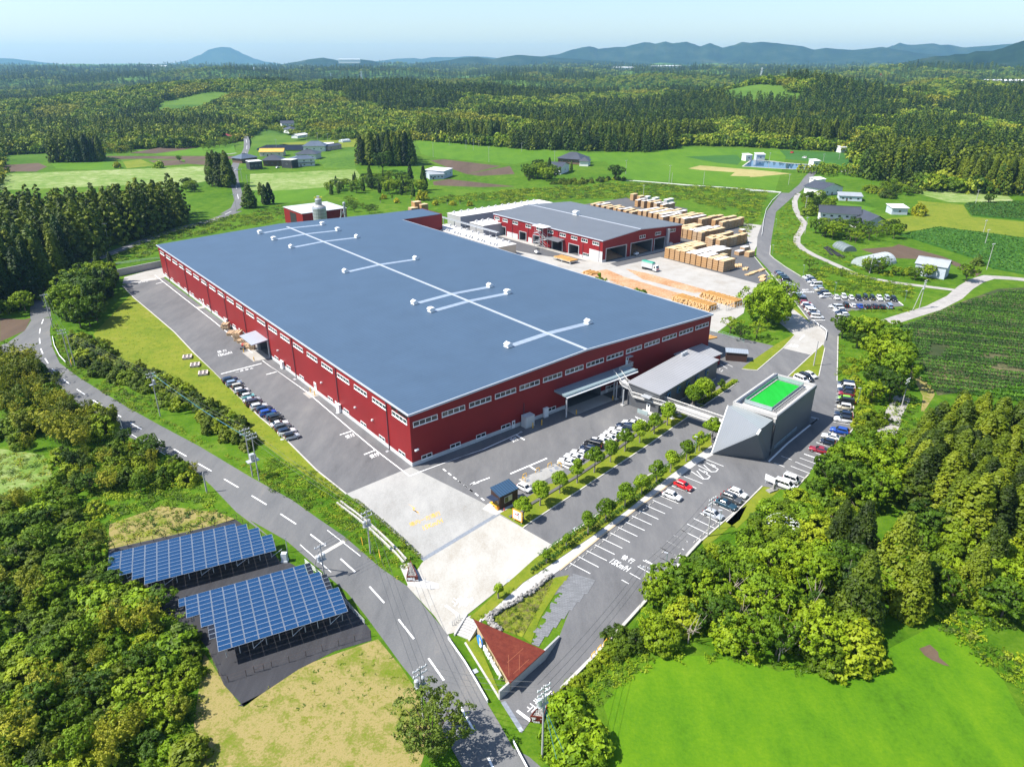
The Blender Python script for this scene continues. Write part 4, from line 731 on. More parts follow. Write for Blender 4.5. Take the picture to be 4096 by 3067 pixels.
for x, y, z in ((62.3, -4.6, 5.3), (64.4, -4.8, 5.3), (60.9, -8.4, 4.7), (63.9, -8.3, 4.7), (62.8, -23.1 + 1.2, 3.2), (65.4, -22.2, 3.2), (67.0, -34.9, 3.2)):
 o = MB().tube((0, 0, .3), (0, 0, z), .2, 8).build('post', M['galv'], fb, (x + (2.2 if y < -20 else 0), y, 0)); MB().box((0, 0, .15), (1.0, 1.0, .3)).build('footing', CONC, o)
# small sheds, guard house
DWOOD = ribbed('dark_boards', (.055, .025, .018), .22, 'x', .7, var=.2, bumpk=.3, dark=.7)
gh = thing('guard_house', 'dark timber gatehouse with blue standing-seam roof at concrete apron', 'gatehouse', W(4.9, -26.2), YAW + R(2))
MB().add([(0, 0, 0), (4.9, 0, 0), (4.9, 2.9, 0), (0, 2.9, 0), (0, 0, 3.35), (4.9, 0, 3.35), (4.9, 2.9, 4.1), (0, 2.9, 4.1)], [(0, 1, 5, 4), (1, 2, 6, 5), (2, 3, 7, 6), (3, 0, 4, 7)]).build('wall', DWOOD, gh)
MB().add([(-.15, -.15, 3.4), (5.05, -.15, 3.4), (5.05, 3.05, 4.2), (-.15, 3.05, 4.2), (-.15, -.15, 3.25), (5.05, -.15, 3.25), (5.05, 3.05, 4.05), (-.15, 3.05, 4.05)], [(0, 1, 2, 3), (0, 4, 5, 1), (1, 5, 6, 2), (2, 6, 7, 3), (3, 7, 4, 0)]).build('roof', ribbed('seam_roof', (.06, .12, .2), .62, 'x', .35, metal=.4, dark=.55, bumpk=.8, bd=.06), gh)
f = MB().bb(1.2, 3.3, -.06, 0, 1.3, 2.7).build('window', M['galv'], gh); MB().bb(1.3, 2.2, -.08, -.062, 1.4, 2.6).build('pane', DPANE, f); MB().bb(2.26, 3.2, -.08, -.062, 1.4, 2.6).build('pane', plain('cream_blind', (.45, .43, .28), .3), f)
MB().bb(-1.5, 0, .3, 2.6, 2.55, 2.66).build('awning', plain('navy_awning', (.02, .03, .06), .5), gh); f = MB().bb(-.06, 0, .5, 2.3, 1.2, 2.4).build('window', M['galv'], gh); MB().bb(-.08, -.062, .6, 2.2, 1.3, 2.3).build('pane', DPANE, f)
MB().bb(-.75, 0, .3, 2.5, .98, 1.08).build('counter', M['yellow'], gh); MB().bb(-.5, 0, .2, 1.1, .1, .9).build('panel', M['orange'], gh); MB().bb(4.9, 5.3, .3, 1.2, .2, 1.1).build('air_conditioner', M['white'], gh)
slab('pavement', [W(3.2, -27.2), W(5, -27), W(9.9, -26.6), W(9.9, -22.8), W(4.2, -22.8), W(2.3, -23.6)], 0, .14, [M['path'], M['kerb']])
tag(MB().lathe([(.2, 0), (.2, .03), (.13, .04), (.04, .7), (.04, .72)], n=10).build('traffic_cone', plain('cone_red', (.75, .1, .05), .5), None, G('D6', 317, 660, .05)), 'red traffic cone on the kerb in front of the gatehouse', 'traffic cone')
ds = thing('smoking_shelter', 'small dark brown timber shelter with grey roof beside the slope', 'shelter', G('B4', 175, 413, .05), YAW + R(-52))
MB().bb(0, 6.2, 0, .15, 0, 2.8).build('wall', DWOOD, ds); MB().bb(0, 2.0, .15, 3.2, 0, 2.8).build('wall', DWOOD, ds); MB().bb(4.6, 6.2, .15, 3.2, 0, 2.8).build('wall', DWOOD, ds); MB().bb(2.0, 4.6, 2.8, 3.1, 0, 2.7).build('back_wall', DWOOD, ds)
MB().bb(-.3, 6.5, -.3, 3.5, 2.8, 2.95).build('roof', ribbed('shelter_roof', (.36, .40, .45), .5, 'x', .4, metal=.2), ds); MB().bb(2.2, 4.4, 1.8, 2.4, .4, .5).build('bench', M['wood'], ds)
# rust-coloured triangular gateway sign
RUST = mottled('rusted_steel', [(.085, .016, .010), (.13, .025, .015), (.17, .042, .022)], .35, 1.4, 7, .75, .06, .01)
P1, P2, P3 = Vector((-6.2, 87.0, 3.1)), Vector((-.3, 74.7, 2.5)), Vector((5.1, 81.3, 2.1))
ts = thing('entrance_monument', 'rust red triangular roofed monument sign with big white letters', 'monument sign', (0, 0, 0))
MB().add([P1, P2, P3, P1 - Vector((0, 0, .16)), P2 - Vector((0, 0, .16)), P3 - Vector((0, 0, .16))], [(0, 1, 2), (5, 4, 3), (0, 3, 4, 1), (1, 4, 5, 2), (2, 5, 3, 0)]).build('roof', RUST, ts)
sm_ = MB(); nrm = (P2 - P1).cross(P3 - P1).normalized(); nrm = nrm if nrm.z > 0 else -nrm
for a_, c_ in ((.35, .05), (.5, .12)): pass
def onr(s, t): return P1 + (P2 - P1) * s + (P3 - P1) * t + nrm * .012
for (s0, t0, s1, t1) in ((.5, .2, .06, .64) if 0 else (.62, .16, .16, .62), (.78, .16, .34, .60), (.44, .27, .88, .05), (.34, .47, .66, .3)):
 a_, c_ = onr(s0, t0), onr(s1, t1); d = (c_ - a_).normalized().cross(nrm) * .03; sm_.quad(a_ - d, c_ - d, c_ + d, a_ + d)
sm_.build('roof_seams', plain('seam_rust', (.28, .09, .04), .8), ts)
ed = (P2 - P1); ed.z = 0; ed.normalize(); nl = Vector((ed.y, -ed.x, 0)); nl = nl if nl.x < 0 else -nl
i1, i2 = P1 + ed * .4 - nl * .45, P2 - ed * .6 - nl * .45
MB().add([pz(i1, 0), pz(i2, 0), pz(i2, 2.35), pz(i1, 2.85)], [(0, 1, 2, 3)]).build('timber_wall', ribbed('cedar_boards', (.48, .36, .22), .3, 'z', .7, var=.15, bumpk=.2, dark=.75), ts)
me = text_mesh('sign_letters', 'MEC Industry', 1.5, M['white'], .14, 1.0, .025); xs = [v.co.x for v in me.vertices]; wt_ = max(xs) - min(xs)
s0, s1 = P1.lerp(P2, .34), P1.lerp(P2, .80); mid = s0.lerp(s1, .5) + nl * .22
o = link('sign_letters', me, ts, (mid.x, mid.y, 1.25)); o.rotation_euler = (math.pi / 2, 0, math.atan2(ed.y, ed.x)); k = (s1 - s0).length / wt_; o.scale = (k, 1.0, 1)
lc = P1.lerp(P2, .24) + nl * .3
lo = MB().lathe([(.02, -.12), (1.0, -.12), (1.0, .12), (.02, .12)], n=28).build('logo_disc', plain('logo_blue', (.03, .22, .62), .4), ts, (lc.x, lc.y, 1.45)); lo.rotation_euler = (math.pi / 2, 0, math.atan2(ed.y, ed.x))
MB().add([(.0, -1.0, .13), (.72, -.72, .13), (1.0, 0, .13), (.72, .72, .13), (.0, 1.0, .13), (.25, 0, .13)], [(0, 1, 2, 3, 4, 5)]).build('logo_segment', M['white'], lo); MB().add([(.3, .1, .14), (.95, .1, .14), (.68, .66, .14), (.3, .7, .14)], [(0, 1, 2, 3)]).build('logo_segment', M['yellow'], lo)
wl = MB(); wp = [Vector((-1.75, 73.9, 0)), Vector((5.2, 81.5, 0)), Vector((7.7, 86.0, 0))]; hh = [2.0, 2.0, .5]; hh = [1.7, 2.05, .45]
for i in range(2):
 a_, c_ = wp[i], wp[i + 1]; d = (c_ - a_).normalized(); n = Vector((-d.y, d.x, 0)) * .3
 wl.add([a_, c_, c_ + n, a_ + n, pz(a_, hh[i]), pz(c_, hh[i + 1]), pz(c_ + n, hh[i + 1]), pz(a_ + n, hh[i])], [(4, 5, 6, 7), (0, 1, 5, 4), (2, 3, 7, 6), (1, 2, 6, 5), (3, 0, 4, 7)])
wo = wl.build('concrete_wall', CONC, ts)
def rubble(name, label, pts, w_, h, n, cat='stone wall', par=None, seed=1):
 mb = MB(); rr = random.Random(seed); pts = [Vector(p) for p in pts]
 for i in range(n):
  s = rr.random() * (len(pts) - 1); k = min(int(s), len(pts) - 2); p = pts[k].lerp(pts[k + 1], s - k); r_ = rr.uniform(.16, .34)
  c_ = p + Vector((rr.uniform(-1, 1) * w_ / 2, rr.uniform(-1, 1) * w_ / 2, rr.uniform(0, h)))
  bm = bmesh.new(); bmesh.ops.create_icosphere(bm, subdivisions=1, radius=r_); mx = Matrix.Rotation(rr.random() * 6, 3, (rr.random(), rr.random(), rr.random() + .1))
  vs = [c_ + mx @ Vector((v.co.x * 1.4, v.co.y, v.co.z * .8)) * rr.uniform(.85, 1.1) for v in bm.verts]; mb.add(vs, [[v.index for v in f.verts] for f in bm.faces]); bm.free()
 o = mb.build(name, M['rock'], par)
 return o if par else tag(o, label, cat)
rubble('gabion_wall', 'low rubble stone edging between white footpath and planting bed', P('B7 1410,10 1300,105 1180,195 1000,290 910,340 930,390 1000,445'), .7, .6, 420, seed=2)
sp_ = thing('steps', 'short flight of concrete steps beside the triangular monument', 'steps', (0, 0, 0))
p, q = G('B7', 790, 395), G('B7', 705, 500); n = 7
for i in range(n):
 a_ = p.lerp(q, i / n); c_ = p.lerp(q, (i + 1) / n); d = (q - p).normalized(); s_ = Vector((-d.y, d.x, 0)) * 1.3; m_ = a_.lerp(c_, .5)
 MB().box((m_.x, m_.y, (n - i) * .08), ((q - p).length / n, 2.4, (n - i) * .16), math.atan2(d.y, d.x)).build('step', CONC, sp_)
for s_ in (-1, 1):
 d = (q - p).normalized(); n_ = Vector((-d.y, d.x, 0)) * 1.35 * s_; a_, c_ = p + n_ - d * .4, q + n_ + d * .3
 MB().add([pz(a_ - n_ * .1, 0), pz(c_ - n_ * .1, 0), pz(c_ + n_ * .1, 0), pz(a_ + n_ * .1, 0), pz(a_ - n_ * .1, 1.5), pz(c_ - n_ * .1, .35), pz(c_ + n_ * .1, .35), pz(a_ + n_ * .1, 1.5)], [(4, 5, 6, 7), (0, 1, 5, 4), (2, 3, 7, 6), (1, 2, 6, 5), (3, 0, 4, 7)]).build('side_wall', CONC, sp_)
def stone_sign(label, A, B, T, text, hgt, seed):
 t = thing('stone_sign', label, 'sign', (0, 0, 0)); d = (B - A).normalized(); up = Vector((0, 0, hgt)); n = Vector((d.y, -d.x, 0))
 MB().add([A, B, B + up, A + up, A - n * .12, B - n * .12, B + up - n * .12, A + up - n * .12], [(0, 1, 2, 3), (3, 2, 6, 7), (7, 6, 5, 4), (0, 3, 7, 4), (1, 5, 6, 2)]).build('panel', RUST, t)
 MB().prism([A - n * .14, B - n * .14, T], .05, hgt * .7).build('core', M['rock'], t)
 for a_ in (A, B): e_ = (T - a_).normalized(); s_ = Vector((-e_.y, e_.x, 0)) * .05; MB().add([a_ - s_, a_ + s_, T + s_, T - s_, a_ - s_ + up * .98, a_ + s_ + up * .98, T + s_ + up * .75, T - s_ + up * .75], [(0, 1, 5, 4), (1, 2, 6, 5), (2, 3, 7, 6), (3, 0, 4, 7), (4, 5, 6, 7)]).build('side_plate', RUST, t)
 mb = MB(); rr = random.Random(seed)
 for i in range(260):
  u_, v_ = rr.random(), rr.random()
  if u_ + v_ > 1: u_, v_ = 1 - u_, 1 - v_
  p = T + (A - T) * u_ + (B - T) * v_; p = p.lerp((A + B + T) / 3, .08); r_ = rr.uniform(.12, .24); bm = bmesh.new(); bmesh.ops.create_icosphere(bm, subdivisions=1, radius=r_); z = hgt * .72 + rr.uniform(-.05, .12)
  mx = Matrix.Rotation(rr.random() * 6, 3, (rr.random(), rr.random(), 1)); mb.add([Vector((p.x, p.y, z)) + mx @ Vector((v.co.x * 1.4, v.co.y, v.co.z * .7)) for v in bm.verts], [[v.index for v in f.verts] for f in bm.faces]); bm.free()
 mb.build('stones', M['rock'], t)
 for body, s_, z, sc in text:
  me = text_mesh('sign_letters', body, sc, M['white'], .01, 1, .02); m_ = A.lerp(B, s_) + n * .03; o = link('sign_letters', me, t, (m_.x, m_.y, z)); o.rotation_euler = (math.pi / 2, 0, math.atan2(d.y, d.x))
 return t
ss1 = stone_sign('triangular stone sign with rust panel showing a white lorry, at works entrance', G('B6', 1300, 672, .1), G('B6', 1390, 672, .1), G('B6', 1330, 530, .1), [('搬入専用', .8, .35, .26)], 1.15, 5)
A, B = G('B6', 1300, 672, .1), G('B6', 1390, 672, .1); d = (B - A).normalized(); n = Vector((d.y, -d.x, 0)); mb = MB()
def onp_(x, z): return A + d * x + n * .03 + Vector((0, 0, z))
mb.add([onp_(.1, .35), onp_(1.0, .35), onp_(1.0, .85), onp_(.1, .85), onp_(1.05, .35), onp_(1.45, .35), onp_(1.45, .6), onp_(1.3, .8), onp_(1.05, .8)], [(0, 1, 2, 3), (4, 5, 6, 7, 8)])
for cx_ in (.35, 1.2): mb.add([onp_(cx_ + .13 * math.cos(i * math.pi / 5), .32 + .13 * math.sin(i * math.pi / 5)) for i in range(10)], [tuple(range(10))])
mb.build('lorry_symbol', M['white'], ss1)
stone_sign('long triangular stone sign with rust P panel beside the car park exit', G('B7', 1250, 1178, .1), G('B7', 1350, 1190, .1), G('B7', 1415, 975, .1), [('P', .25, .62, 1.0), ('駐車場', .5, .2, .3)], 1.2, 6)
slab('pavement', 'B6 1240,545 1330,515 1440,660 1560,690 1570,730 1500,742 1310,708', 0, .1, [M['path'], M['kerb']])
# solar farm on black weed sheeting
sheet('weed_sheet', 'B1 870,1200 1500,1060 1740,1000 1890,955 2060,1080 2250,1290 B6 300,500 640,700 720,780 760,760 1000,1080 1005,1160 700,1250 400,1400 100,1600 -100,1700 B5 1960,1055 1800,880 1680,600 1560,450 1000,80 860,-60', .03, mottled('weed_sheet', [(.028, .028, .032), (.04, .04, .045), (.06, .06, .065)], .1, 1, 5, .6, .15, .04, stretch=((1, .1, 1), R(10))))
CELL, t, b, o = nt('solar_cells'); tc = N(t, 'ShaderNodeTexCoord').outputs['Object']; bk = N(t, 'ShaderNodeTexBrick', offset=0.0); bk.inputs['Scale'].default_value = 1; bk.inputs['Brick Width'].default_value = .16; bk.inputs['Row Height'].default_value = .16; bk.inputs['Mortar Size'].default_value = .008
bk.inputs['Color1'].default_value = (.004, .03, .09, 1); bk.inputs['Color2'].default_value = (.006, .042, .125, 1); bk.inputs['Mortar'].default_value = (.03, .08, .17, 1); t.links.new(tc, bk.inputs['Vector']); t.links.new(bk.outputs[0], b.inputs['Base Color']); b.inputs['Roughness'].default_value = .3; b.inputs['Specular IOR Level'].default_value = .25
DCELL = plain('dark_cells', (.012, .014, .02), .2)
FRM = plain('panel_frame', (.42, .46, .52), .4, .04, metal=.4)
def solar(label, p00, p10, z0, z1, cols, n_rows, seed, half=(), extra=()):
 t = thing('solar_array', label, 'solar panels', p00, math.atan2((p10 - p00).y, (p10 - p00).x)); wd = (p10 - p00).length / len(cols); mw, mh = wd * .965, wd * .565
 sl = math.atan2(z1 - z0, 12.0)
 f = MB().bb(-mw / 2, mw / 2, -mh / 2, mh / 2, -.04, 0); fm = f.mesh('frame', FRM); g = MB().bb(-mw / 2 + .045, mw / 2 - .045, -mh / 2 + .045, mh / 2 - .045, 0, .012); gm, gd = g.mesh('cells', CELL), g.mesh('cells', DCELL)
 L = []
 for c, (r0, r1) in enumerate(cols):
  for r in range(r0, r1): L.append((c, r))
 L.sort(key=lambda q: -q[1]); rest = L[100:]
 def pos(c, r): d = (r + .5) * wd * .585; return ((c + .5) * wd, -d * math.cos(sl), z0 + d * math.sin(sl))
 for c, r in L[:100]:
  o = link('panel', fm, t, pos(c, r)); o.rotation_euler = (-sl, 0, 0); link('cells', gd if (c, r) in half else gm, o)
 if rest:
  mb = MB(); m2 = MB()
  for c, r in rest:
   x, y, z = pos(c, r); cs, sn = math.cos(sl), math.sin(sl)
   for m_, k, zz in ((mb, 0, 0), (m2, .045, .012)): m_.quad(*[(x + sx * (mw / 2 - k), y + sy * (mh / 2 - k) * cs + zz * sn, z - sy * (mh / 2 - k) * sn + zz * cs) for sx, sy in ((-1, -1), (1, -1), (1, 1), (-1, 1))])
  o = mb.build('panel', FRM, t); o['kind'] = 'stuff'; m2.build('cells', CELL, o)
 rl = max(r1 for _, r1 in cols)
 for xc, r0, r1 in extra:
  for r in range(r0, r1): d = (r + .5) * wd * .585; o = link('panel', fm, t, (xc * wd, -d * math.cos(sl), z0 + d * math.sin(sl))); o.rotation_euler = (-sl, 0, 0); o.scale = (.5, 1, 1); link('cells', gm if xc < 0 else gd, o)
 for c, (r0, r1) in enumerate(cols):
  for q in (r0 + .4, (r0 + r1) / 2, r1 - .4):
   x, y, z = pos(c, q - .5); MB().tube((x, y, -z0 * 0), (x, y, z - .08), .07, 5).build('leg', M['galv'], t)
  x, y0, za = pos(c, r0 - .3); x, y1, zb = pos(c, r1 - .7); MB().tube((x, y0, za - .1), (x, y1, zb - .1), .06, 4).build('rail', M['galv'], t)
  if c % 3 == 1: x2 = x + wd * 1.0; MB().tube((x, y1, .3), (x2, y1, zb - .2), .045, 4).build('brace', M['galv'], t)
 x, y, z = pos(0, rl - .9)
 return t
a1, a2 = G('B1', 888, 1272, 1.3), G('B1', 1900, 1027, 1.3); stp = (a2 - a1) / 11; 
solar('upper solar array with stepped ends on black sheeting', a1, a1 + stp * 14, 1.1, 1.6, [(0, 5), (0, 7), (0, 9)] + [(0, 11)] * 8 + [(1, 11), (3, 11), (6, 11)], 11, 1)
b1_, b2_ = G('B5', 1495, 218, 1.3), G('B6', 458, 568, 1.3); stp = (b2_ - b1_) / 10
solar('lower and larger solar array with stepped ends on black sheeting', b1_, b1_ + stp * 12, 1.1, 1.7, [(0, 5), (0, 8)] + [(0, 14)] * 8 + [(3, 14), (8, 14)], 14, 2, (), [(-.25, 0, 2), (1.75, 8, 11), (10.25, 0, 3), (11.25, 4, 8)])
tag(MB().bb(-.5, .5, -.4, .4, .3, 1.9).bb(-.6, .6, -.5, .5, 0, .3).build('inverter_box', plain('pale_box', (.55, .58, .6), .5), None, G('B6', 290, 505, .03)), 'pale inverter box beside right end of upper solar array', 'electrical box')
def fence(name, label, pts, h, step, m, rails=2, r_=.04, thick=.03, cat='fence', mesh=None):
 t = thing(name, label, cat, pts[0]); o0 = pts[0]; pts = [p - o0 for p in pts]; rl = MB()
 for a_, c_ in zip(pts, pts[1:]):
  for k in range(rails): z = h * (k + 1) / rails - .06; rl.tube(a_ + Vector((0, 0, z)), c_ + Vector((0, 0, z)), thick, 4)
  if mesh: n_ = int((c_ - a_).length / .5); [rl.tube(a_.lerp(c_, i / n_), a_.lerp(c_, i / n_) + Vector((0, 0, h)), .012, 3, cap=False) for i in range(n_)]
 L = sum((c_ - a_).length for a_, c_ in zip(pts, pts[1:])); n = max(1, int(L / step)); pm = MB().tube((0, 0, 0), (0, 0, h), r_, 5).mesh('post', m)
 rl.build('rail', m, t)
 for i in range(min(n + 1, 100)):
  d = L * i / n
  for a_, c_ in zip(pts, pts[1:]):
   l = (c_ - a_).length
   if d <= l + 1e-6: link('post', pm, t, a_.lerp(c_, min(1, d / l))); break
   d -= l
 return t
BRN = plain('brown_post', (.09, .06, .05), .7)
fence('wire_fence', 'thin brown post fence along the near side of the solar sheeting', P('B6 1000,1130 780,1190 580,1255 360,1330 20,1430 B5 2140,760 1920,830 1800,870 1740,770 1690,640'), 1.3, 2.4, BRN, 2, .05, .014)
fence('wire_fence', 'thin brown post fence behind the upper solar array', P('B1 925,1195 1110,1160 1300,1120 1480,1075 1740,1010 1830,985 1900,955 2050,1060 2212,1170'), 1.3, 2.2, BRN, 2, .05, .014)
fence('pipe_fence', 'white pipe fence by the guy pole at the road edge', P('B6 458,525 600,645'), 1.1, 1.2, M['white'], 3, .05, .04)
fence('pipe_fence', 'grey pipe fence at right corner of lower solar array', P('B6 740,800 860,930 950,1030'), 1.1, 1.2, M['galv'], 3, .05, .04)
def guard_rail(label, pts, h=.75, m=M['white']):
 t = thing('guard_rail', label, 'guard rail', pts[0]); pts2 = [p - pts[0] for p in pts]
 MB().strip(pts2, .14, h - .36, 0, .36).build('beam', m, t); pm = MB().tube((0, 0, 0), (0, 0, h), .07, 6).mesh('post', m)
 for a_, c_ in zip(pts2, pts2[1:]):
  n = max(1, int((c_ - a_).length / 2.2))
  for i in range(n + 1): link('post', pm, t, a_.lerp(c_, i / n) + Vector((.0, .12, 0)))
 return t
guard_rail('long white guard rail between road and pavement before the monument', P('B7 590,525 720,710 820,880 905,1030'))
guard_rail('white guard rail at bottom edge beyond the car park entrance', P('B7 1115,1360 1160,1450 1240,1600')); guard_rail('white guard rail on the outer bend of the road by the poles', P('A5 425,1010 440,1080 480,1160 530,1215'))
guard_rail('broken white guard rail where bamboo overhangs the road', P('B1 645,45 750,115 860,185 1020,275')); guard_rail('short white barrier at turn from concrete drive, upper one', P('C3 750,885 828,945'), .9)
guard_rail('short white barrier at turn from concrete drive, middle one', P('C3 850,958 932,1020'), .9); guard_rail('short white barrier at turn from concrete drive, lowest one', P('C3 942,1030 922,1150'), .9)
guard_rail('long white guard rail along the upper field edge behind the yard', P('A3 1070,1157 1300,1175 1500,1192 1800,1212 2212,1245 A8 0,232 130,235 250,247')); guard_rail('white guard rail curving down outer side of the access road', P('A8 250,247 180,310 130,385 110,470 95,590'))
fence('bridge_rail', 'silver railing on top of concrete retaining wall at far end', P('A5 888,428 1000,412 1130,395 1290,378'), 1.1, 2, M['galv'], 3, .05, .05)
rw = MB(); pts = P('A5 890,520 940,515 1300,440'); rw.strip(pts, .4, 0, 0, 3.0); tag(rw.build('retaining_wall', CONC), 'grey concrete retaining wall beside ramp at far end of hall', 'retaining wall')
fence('mesh_fence', 'green mesh fence on the slope right of the hall corner', P('A7 1690,1165 1800,1190 1960,1250'), 1.3, 2.2, plain('green_wire', (.25, .45, .38), .5), 2, .04, .02, mesh=1)
for i, (x, y) in enumerate(((622, 405), (637, 392), (652, 378), (667, 364), (682, 350))): post('bollard', 'slim steel bollard in row of five by entrance steps', G('B7', x, y, .08), 1.0, .06, M['galv'], 'bollard', 'bollards by the entrance steps')
for i, (x, y) in enumerate(((447, 112), (408, 55))): post('bollard', 'slim steel bollard on pavement beside the lorry sign', G('B7', x, y, .1), 1.0, .05, M['galv'], 'bollard', 'bollards by the lorry sign')
def hoop(label, p, q, group, h=1.0):
 mb = MB(); u_ = Vector((0, 0, h)); pts = [p, p + u_ * .9, p.lerp(q, .12) + u_, p.lerp(q, .88) + u_, q + u_ * .9, q]
 for a_, c_ in zip(pts, pts[1:]): mb.tube(a_, c_, .07, 6)
 tag(mb.build('hoop_barrier', M['yellow']), label, 'barrier', group)
for a, b_ in (((522, 305), (562, 288)), ((660, 245), (700, 228)), ((793, 190), (832, 172)), ((902, 170), (938, 190)), ((515, 332), (545, 348))): hoop('orange hoop barrier round concrete pad by small white car', G('D6', *a, .06), G('D6', *b_, .06), 'hoop barriers round the concrete pad')
for a, b_ in (((1740, 675), (1768, 645)), ((1790, 625), (1818, 592)), ((1838, 578), (1865, 545)), ((1888, 525), (1915, 495))): hoop('orange hoop barrier on the low wall at car park edge', G('B7', *a, .2), G('B7', *b_, .2), 'hoop barriers on the car park wall')
slab('concrete_pad', 'D6 472,322 530,300 660,245 790,185 870,150 975,215 930,225 800,305 700,360 600,385', 0, .085, [M['concrete'], M['kerb']])
for i, pp in enumerate(('D6 555,325 580,315 605,335 580,345', 'D6 805,215 830,210 850,230 825,238', 'D6 855,190 890,178 920,205 880,220')): sheet('drain_cover', pp, .1, bpy.data.materials['steel_grate'])
for p_ in ('B7 780,765 815,750 835,780 800,795', 'B7 1145,1235 1175,1220 1198,1250 1165,1265', 'C8 298,455 318,440 340,455 320,470', 'B7 1050,50 1068,32 1092,40 1075,58', 'B2 745,440 758,430 778,436 765,446', 'B2 1490,1018 1508,1008 1522,1018 1502,1028', 'B2 1088,708 1105,700 1122,708 1104,717', 'B3 555,862 575,855 586,864 566,871'): sheet('drain_cover', p_, .11, M['galv'])
bands('drain_cover', ['B7 1030,1018 1165,1230'], .7, .09, bpy.data.materials['steel_grate'])
mb = MB(); mb.strip(P('B7 1500,920 1740,680 1990,420 C7 430,240'), .5, 0, 0, .45); tag(mb.build('low_wall', M['kerb']), 'low pale wall along the car park edge above the meadow', 'wall')
mb = MB(); mb.strip(P('D6 375,735 500,690 600,600 800,480 B3 1000,1235 1300,1035 1600,815 1680,755 C2 940,1190 1150,1050'), .7, 0, 0, .32); tag(mb.build('drain_wall', plain('dark_channel', (.10, .095, .09), .9, .2)), 'dark concrete channel wall running along planted tree strip', 'wall')
for k_, s_ in enumerate(('B6 720,30 880,150 1000,250 1100,345 1200,440 1275,525', 'B6 750,18 905,135 1025,232 1125,325 1222,420 1295,500')): tag(MB().strip(P(s_), .3, 0, 0, .5).build('ditch_wall', M['kerb']), 'pale concrete side of the drainage ditch below the apron, ' + ('road side', 'apron side')[k_], 'ditch wall')
sheet('drain', 'B6 725,25 885,143 1010,240 1110,335 1212,430 1285,512 1275,520 1200,440 1100,345 1000,250 880,150 720,30', .03, M['dark'])
sb = thing('direction_board', 'orange-edged white board with red and black arrows by concrete apron', 'sign', G('D6', 505, 810, .1), math.atan2(*((G('D6', 515, 805) - G('D6', 445, 770))[i] for i in (1, 0))))
MB().bb(-2.3, .2, -.05, .05, .6, 2.9).build('board', M['orange'], sb); MB().bb(-2.1, -.05, -.07, -.052, .85, 2.7).build('face', M['white'], sb)
for x in (-2.0, -.1): MB().bb(x - .05, x + .05, .05, .15, 0, 2.9).build('leg', M['galv'], sb)
MB().add([(-1.7, -.08, 1.9), (-1.35, -.08, 2.2), (-1.35, -.08, 2.02), (-.85, -.08, 2.02), (-.85, -.08, 1.78), (-1.35, -.08, 1.78), (-1.35, -.08, 1.6)], [tuple(range(7))]).build('red_arrow', plain('arrow_red', (.65, .03, .02), .5), sb); MB().add([(-.9, -.085, 1.0), (-.7, -.085, 1.0), (-.7, -.085, 2.2), (-.5, -.085, 2.2), (-.8, -.085, 2.6), (-1.1, -.085, 2.2), (-.9, -.085, 2.2)], [tuple(range(7))]).build('black_arrow', M['black'], sb)
t = thing('stone_marker', 'small grey stone monument on the grass verge beside two white vans', 'stone', G('B4', 490, 1300, .05), .5); MB().box((0, 0, .15), (2.4, 1.2, .3)).build('base', M['rock'], t); MB().box((.5, 0, .9), (.7, .5, 1.3), 0, 0, .7).build('stone', M['rock'], t, bevel=.05)
t = thing('notice_board', 'white notice board on legs at the car park verge', 'sign', G('B4', 472, 1262, .05), -.9); MB().bb(-1.2, 1.2, -.04, .04, .9, 2.3).build('board', M['white'], t); [MB().bb(x - .05, x + .05, .05, .12, 0, 2.2).build('leg', M['galv'], t) for x in (-1, 1)]
tag(MB().bb(-.6, .6, -.05, .05, 1.7, 1.9).bb(-.05, .05, -.05, .05, 0, 1.7).bb(-.4, .4, -.2, .2, 0, .08).build('sign_post', M['white'], None, G('D5', 822, 882, .03), ), 'white T-shaped sign post on lawn behind last parked cars', 'sign')
for i, (x, y, lab) in enumerate(((1508, 1168, 'square pale block planter on lawn, farthest of three'), (1570, 1232, 'square pale block planter on lawn, middle of three'), (1636, 1298, 'square pale block planter on lawn, nearest the parked cars'))):
 t = thing('block_planter', lab, 'planter', G('A5', x, y, .03), YAW + R(70)); c_ = MB()
 for k in (-1, 0, 1): c_.bb(-1.5, 1.5, k * 1.15 - .17, k * 1.15 + .17, 0, .62)
 for k in (-1, 1): c_.bb(k * 1.5 - .17 * (k > 0), k * 1.5 + .17 * (k < 0), -1.3, 1.3, 0, .6)
 c_.bb(-.15, .15, -1.2, 1.2, 0, .58); c_.build('blocks', plain('planter_block', (.52, .44, .4), .9, .15) if i == 0 else bpy.data.materials['planter_block'], t); MB().bb(-1.35, 1.35, -1.1, 1.1, .05, .3).build('fill', plain('slatey', (.16, .15, .17), .9) if i == 0 else bpy.data.materials['slatey'], t)
ws = MB().box((0, 0, .07), (.62, .16, .13), 0, 0, .85).mesh('wheel_stop', plain('stop_concrete', (.48, .46, .42), .85), bevel=.02)
def stops(label, pts, group, ang):
 for p in pts: tag(link('wheel_stop', ws, None, (p.x, p.y, .055), ang), label, 'wheel stop', group)
A_, B_ = G('C8', 245, 795), G('C8', 1150, 95); dv = math.atan2((B_ - A_).y, (B_ - A_).x)
stops('small concrete wheel stop in bays along the white footpath', P('C8 245,795 280,770 317,740 350,715 388,688 420,663 457,636 490,612 525,586 555,561 590,536 622,510 655,485 685,462 716,437 745,414 778,389 806,366 837,341 865,322 895,297 922,278 952,253 980,233'), 'wheel stops by the footpath', dv)
stops('small concrete wheel stop in bays above the low pale wall', P('C7 400,230 427,204 455,180 480,155 508,132 536,105 562,85 590,62 375,250 255,350 220,385 B8 210,290'), 'wheel stops above the low wall', dv)
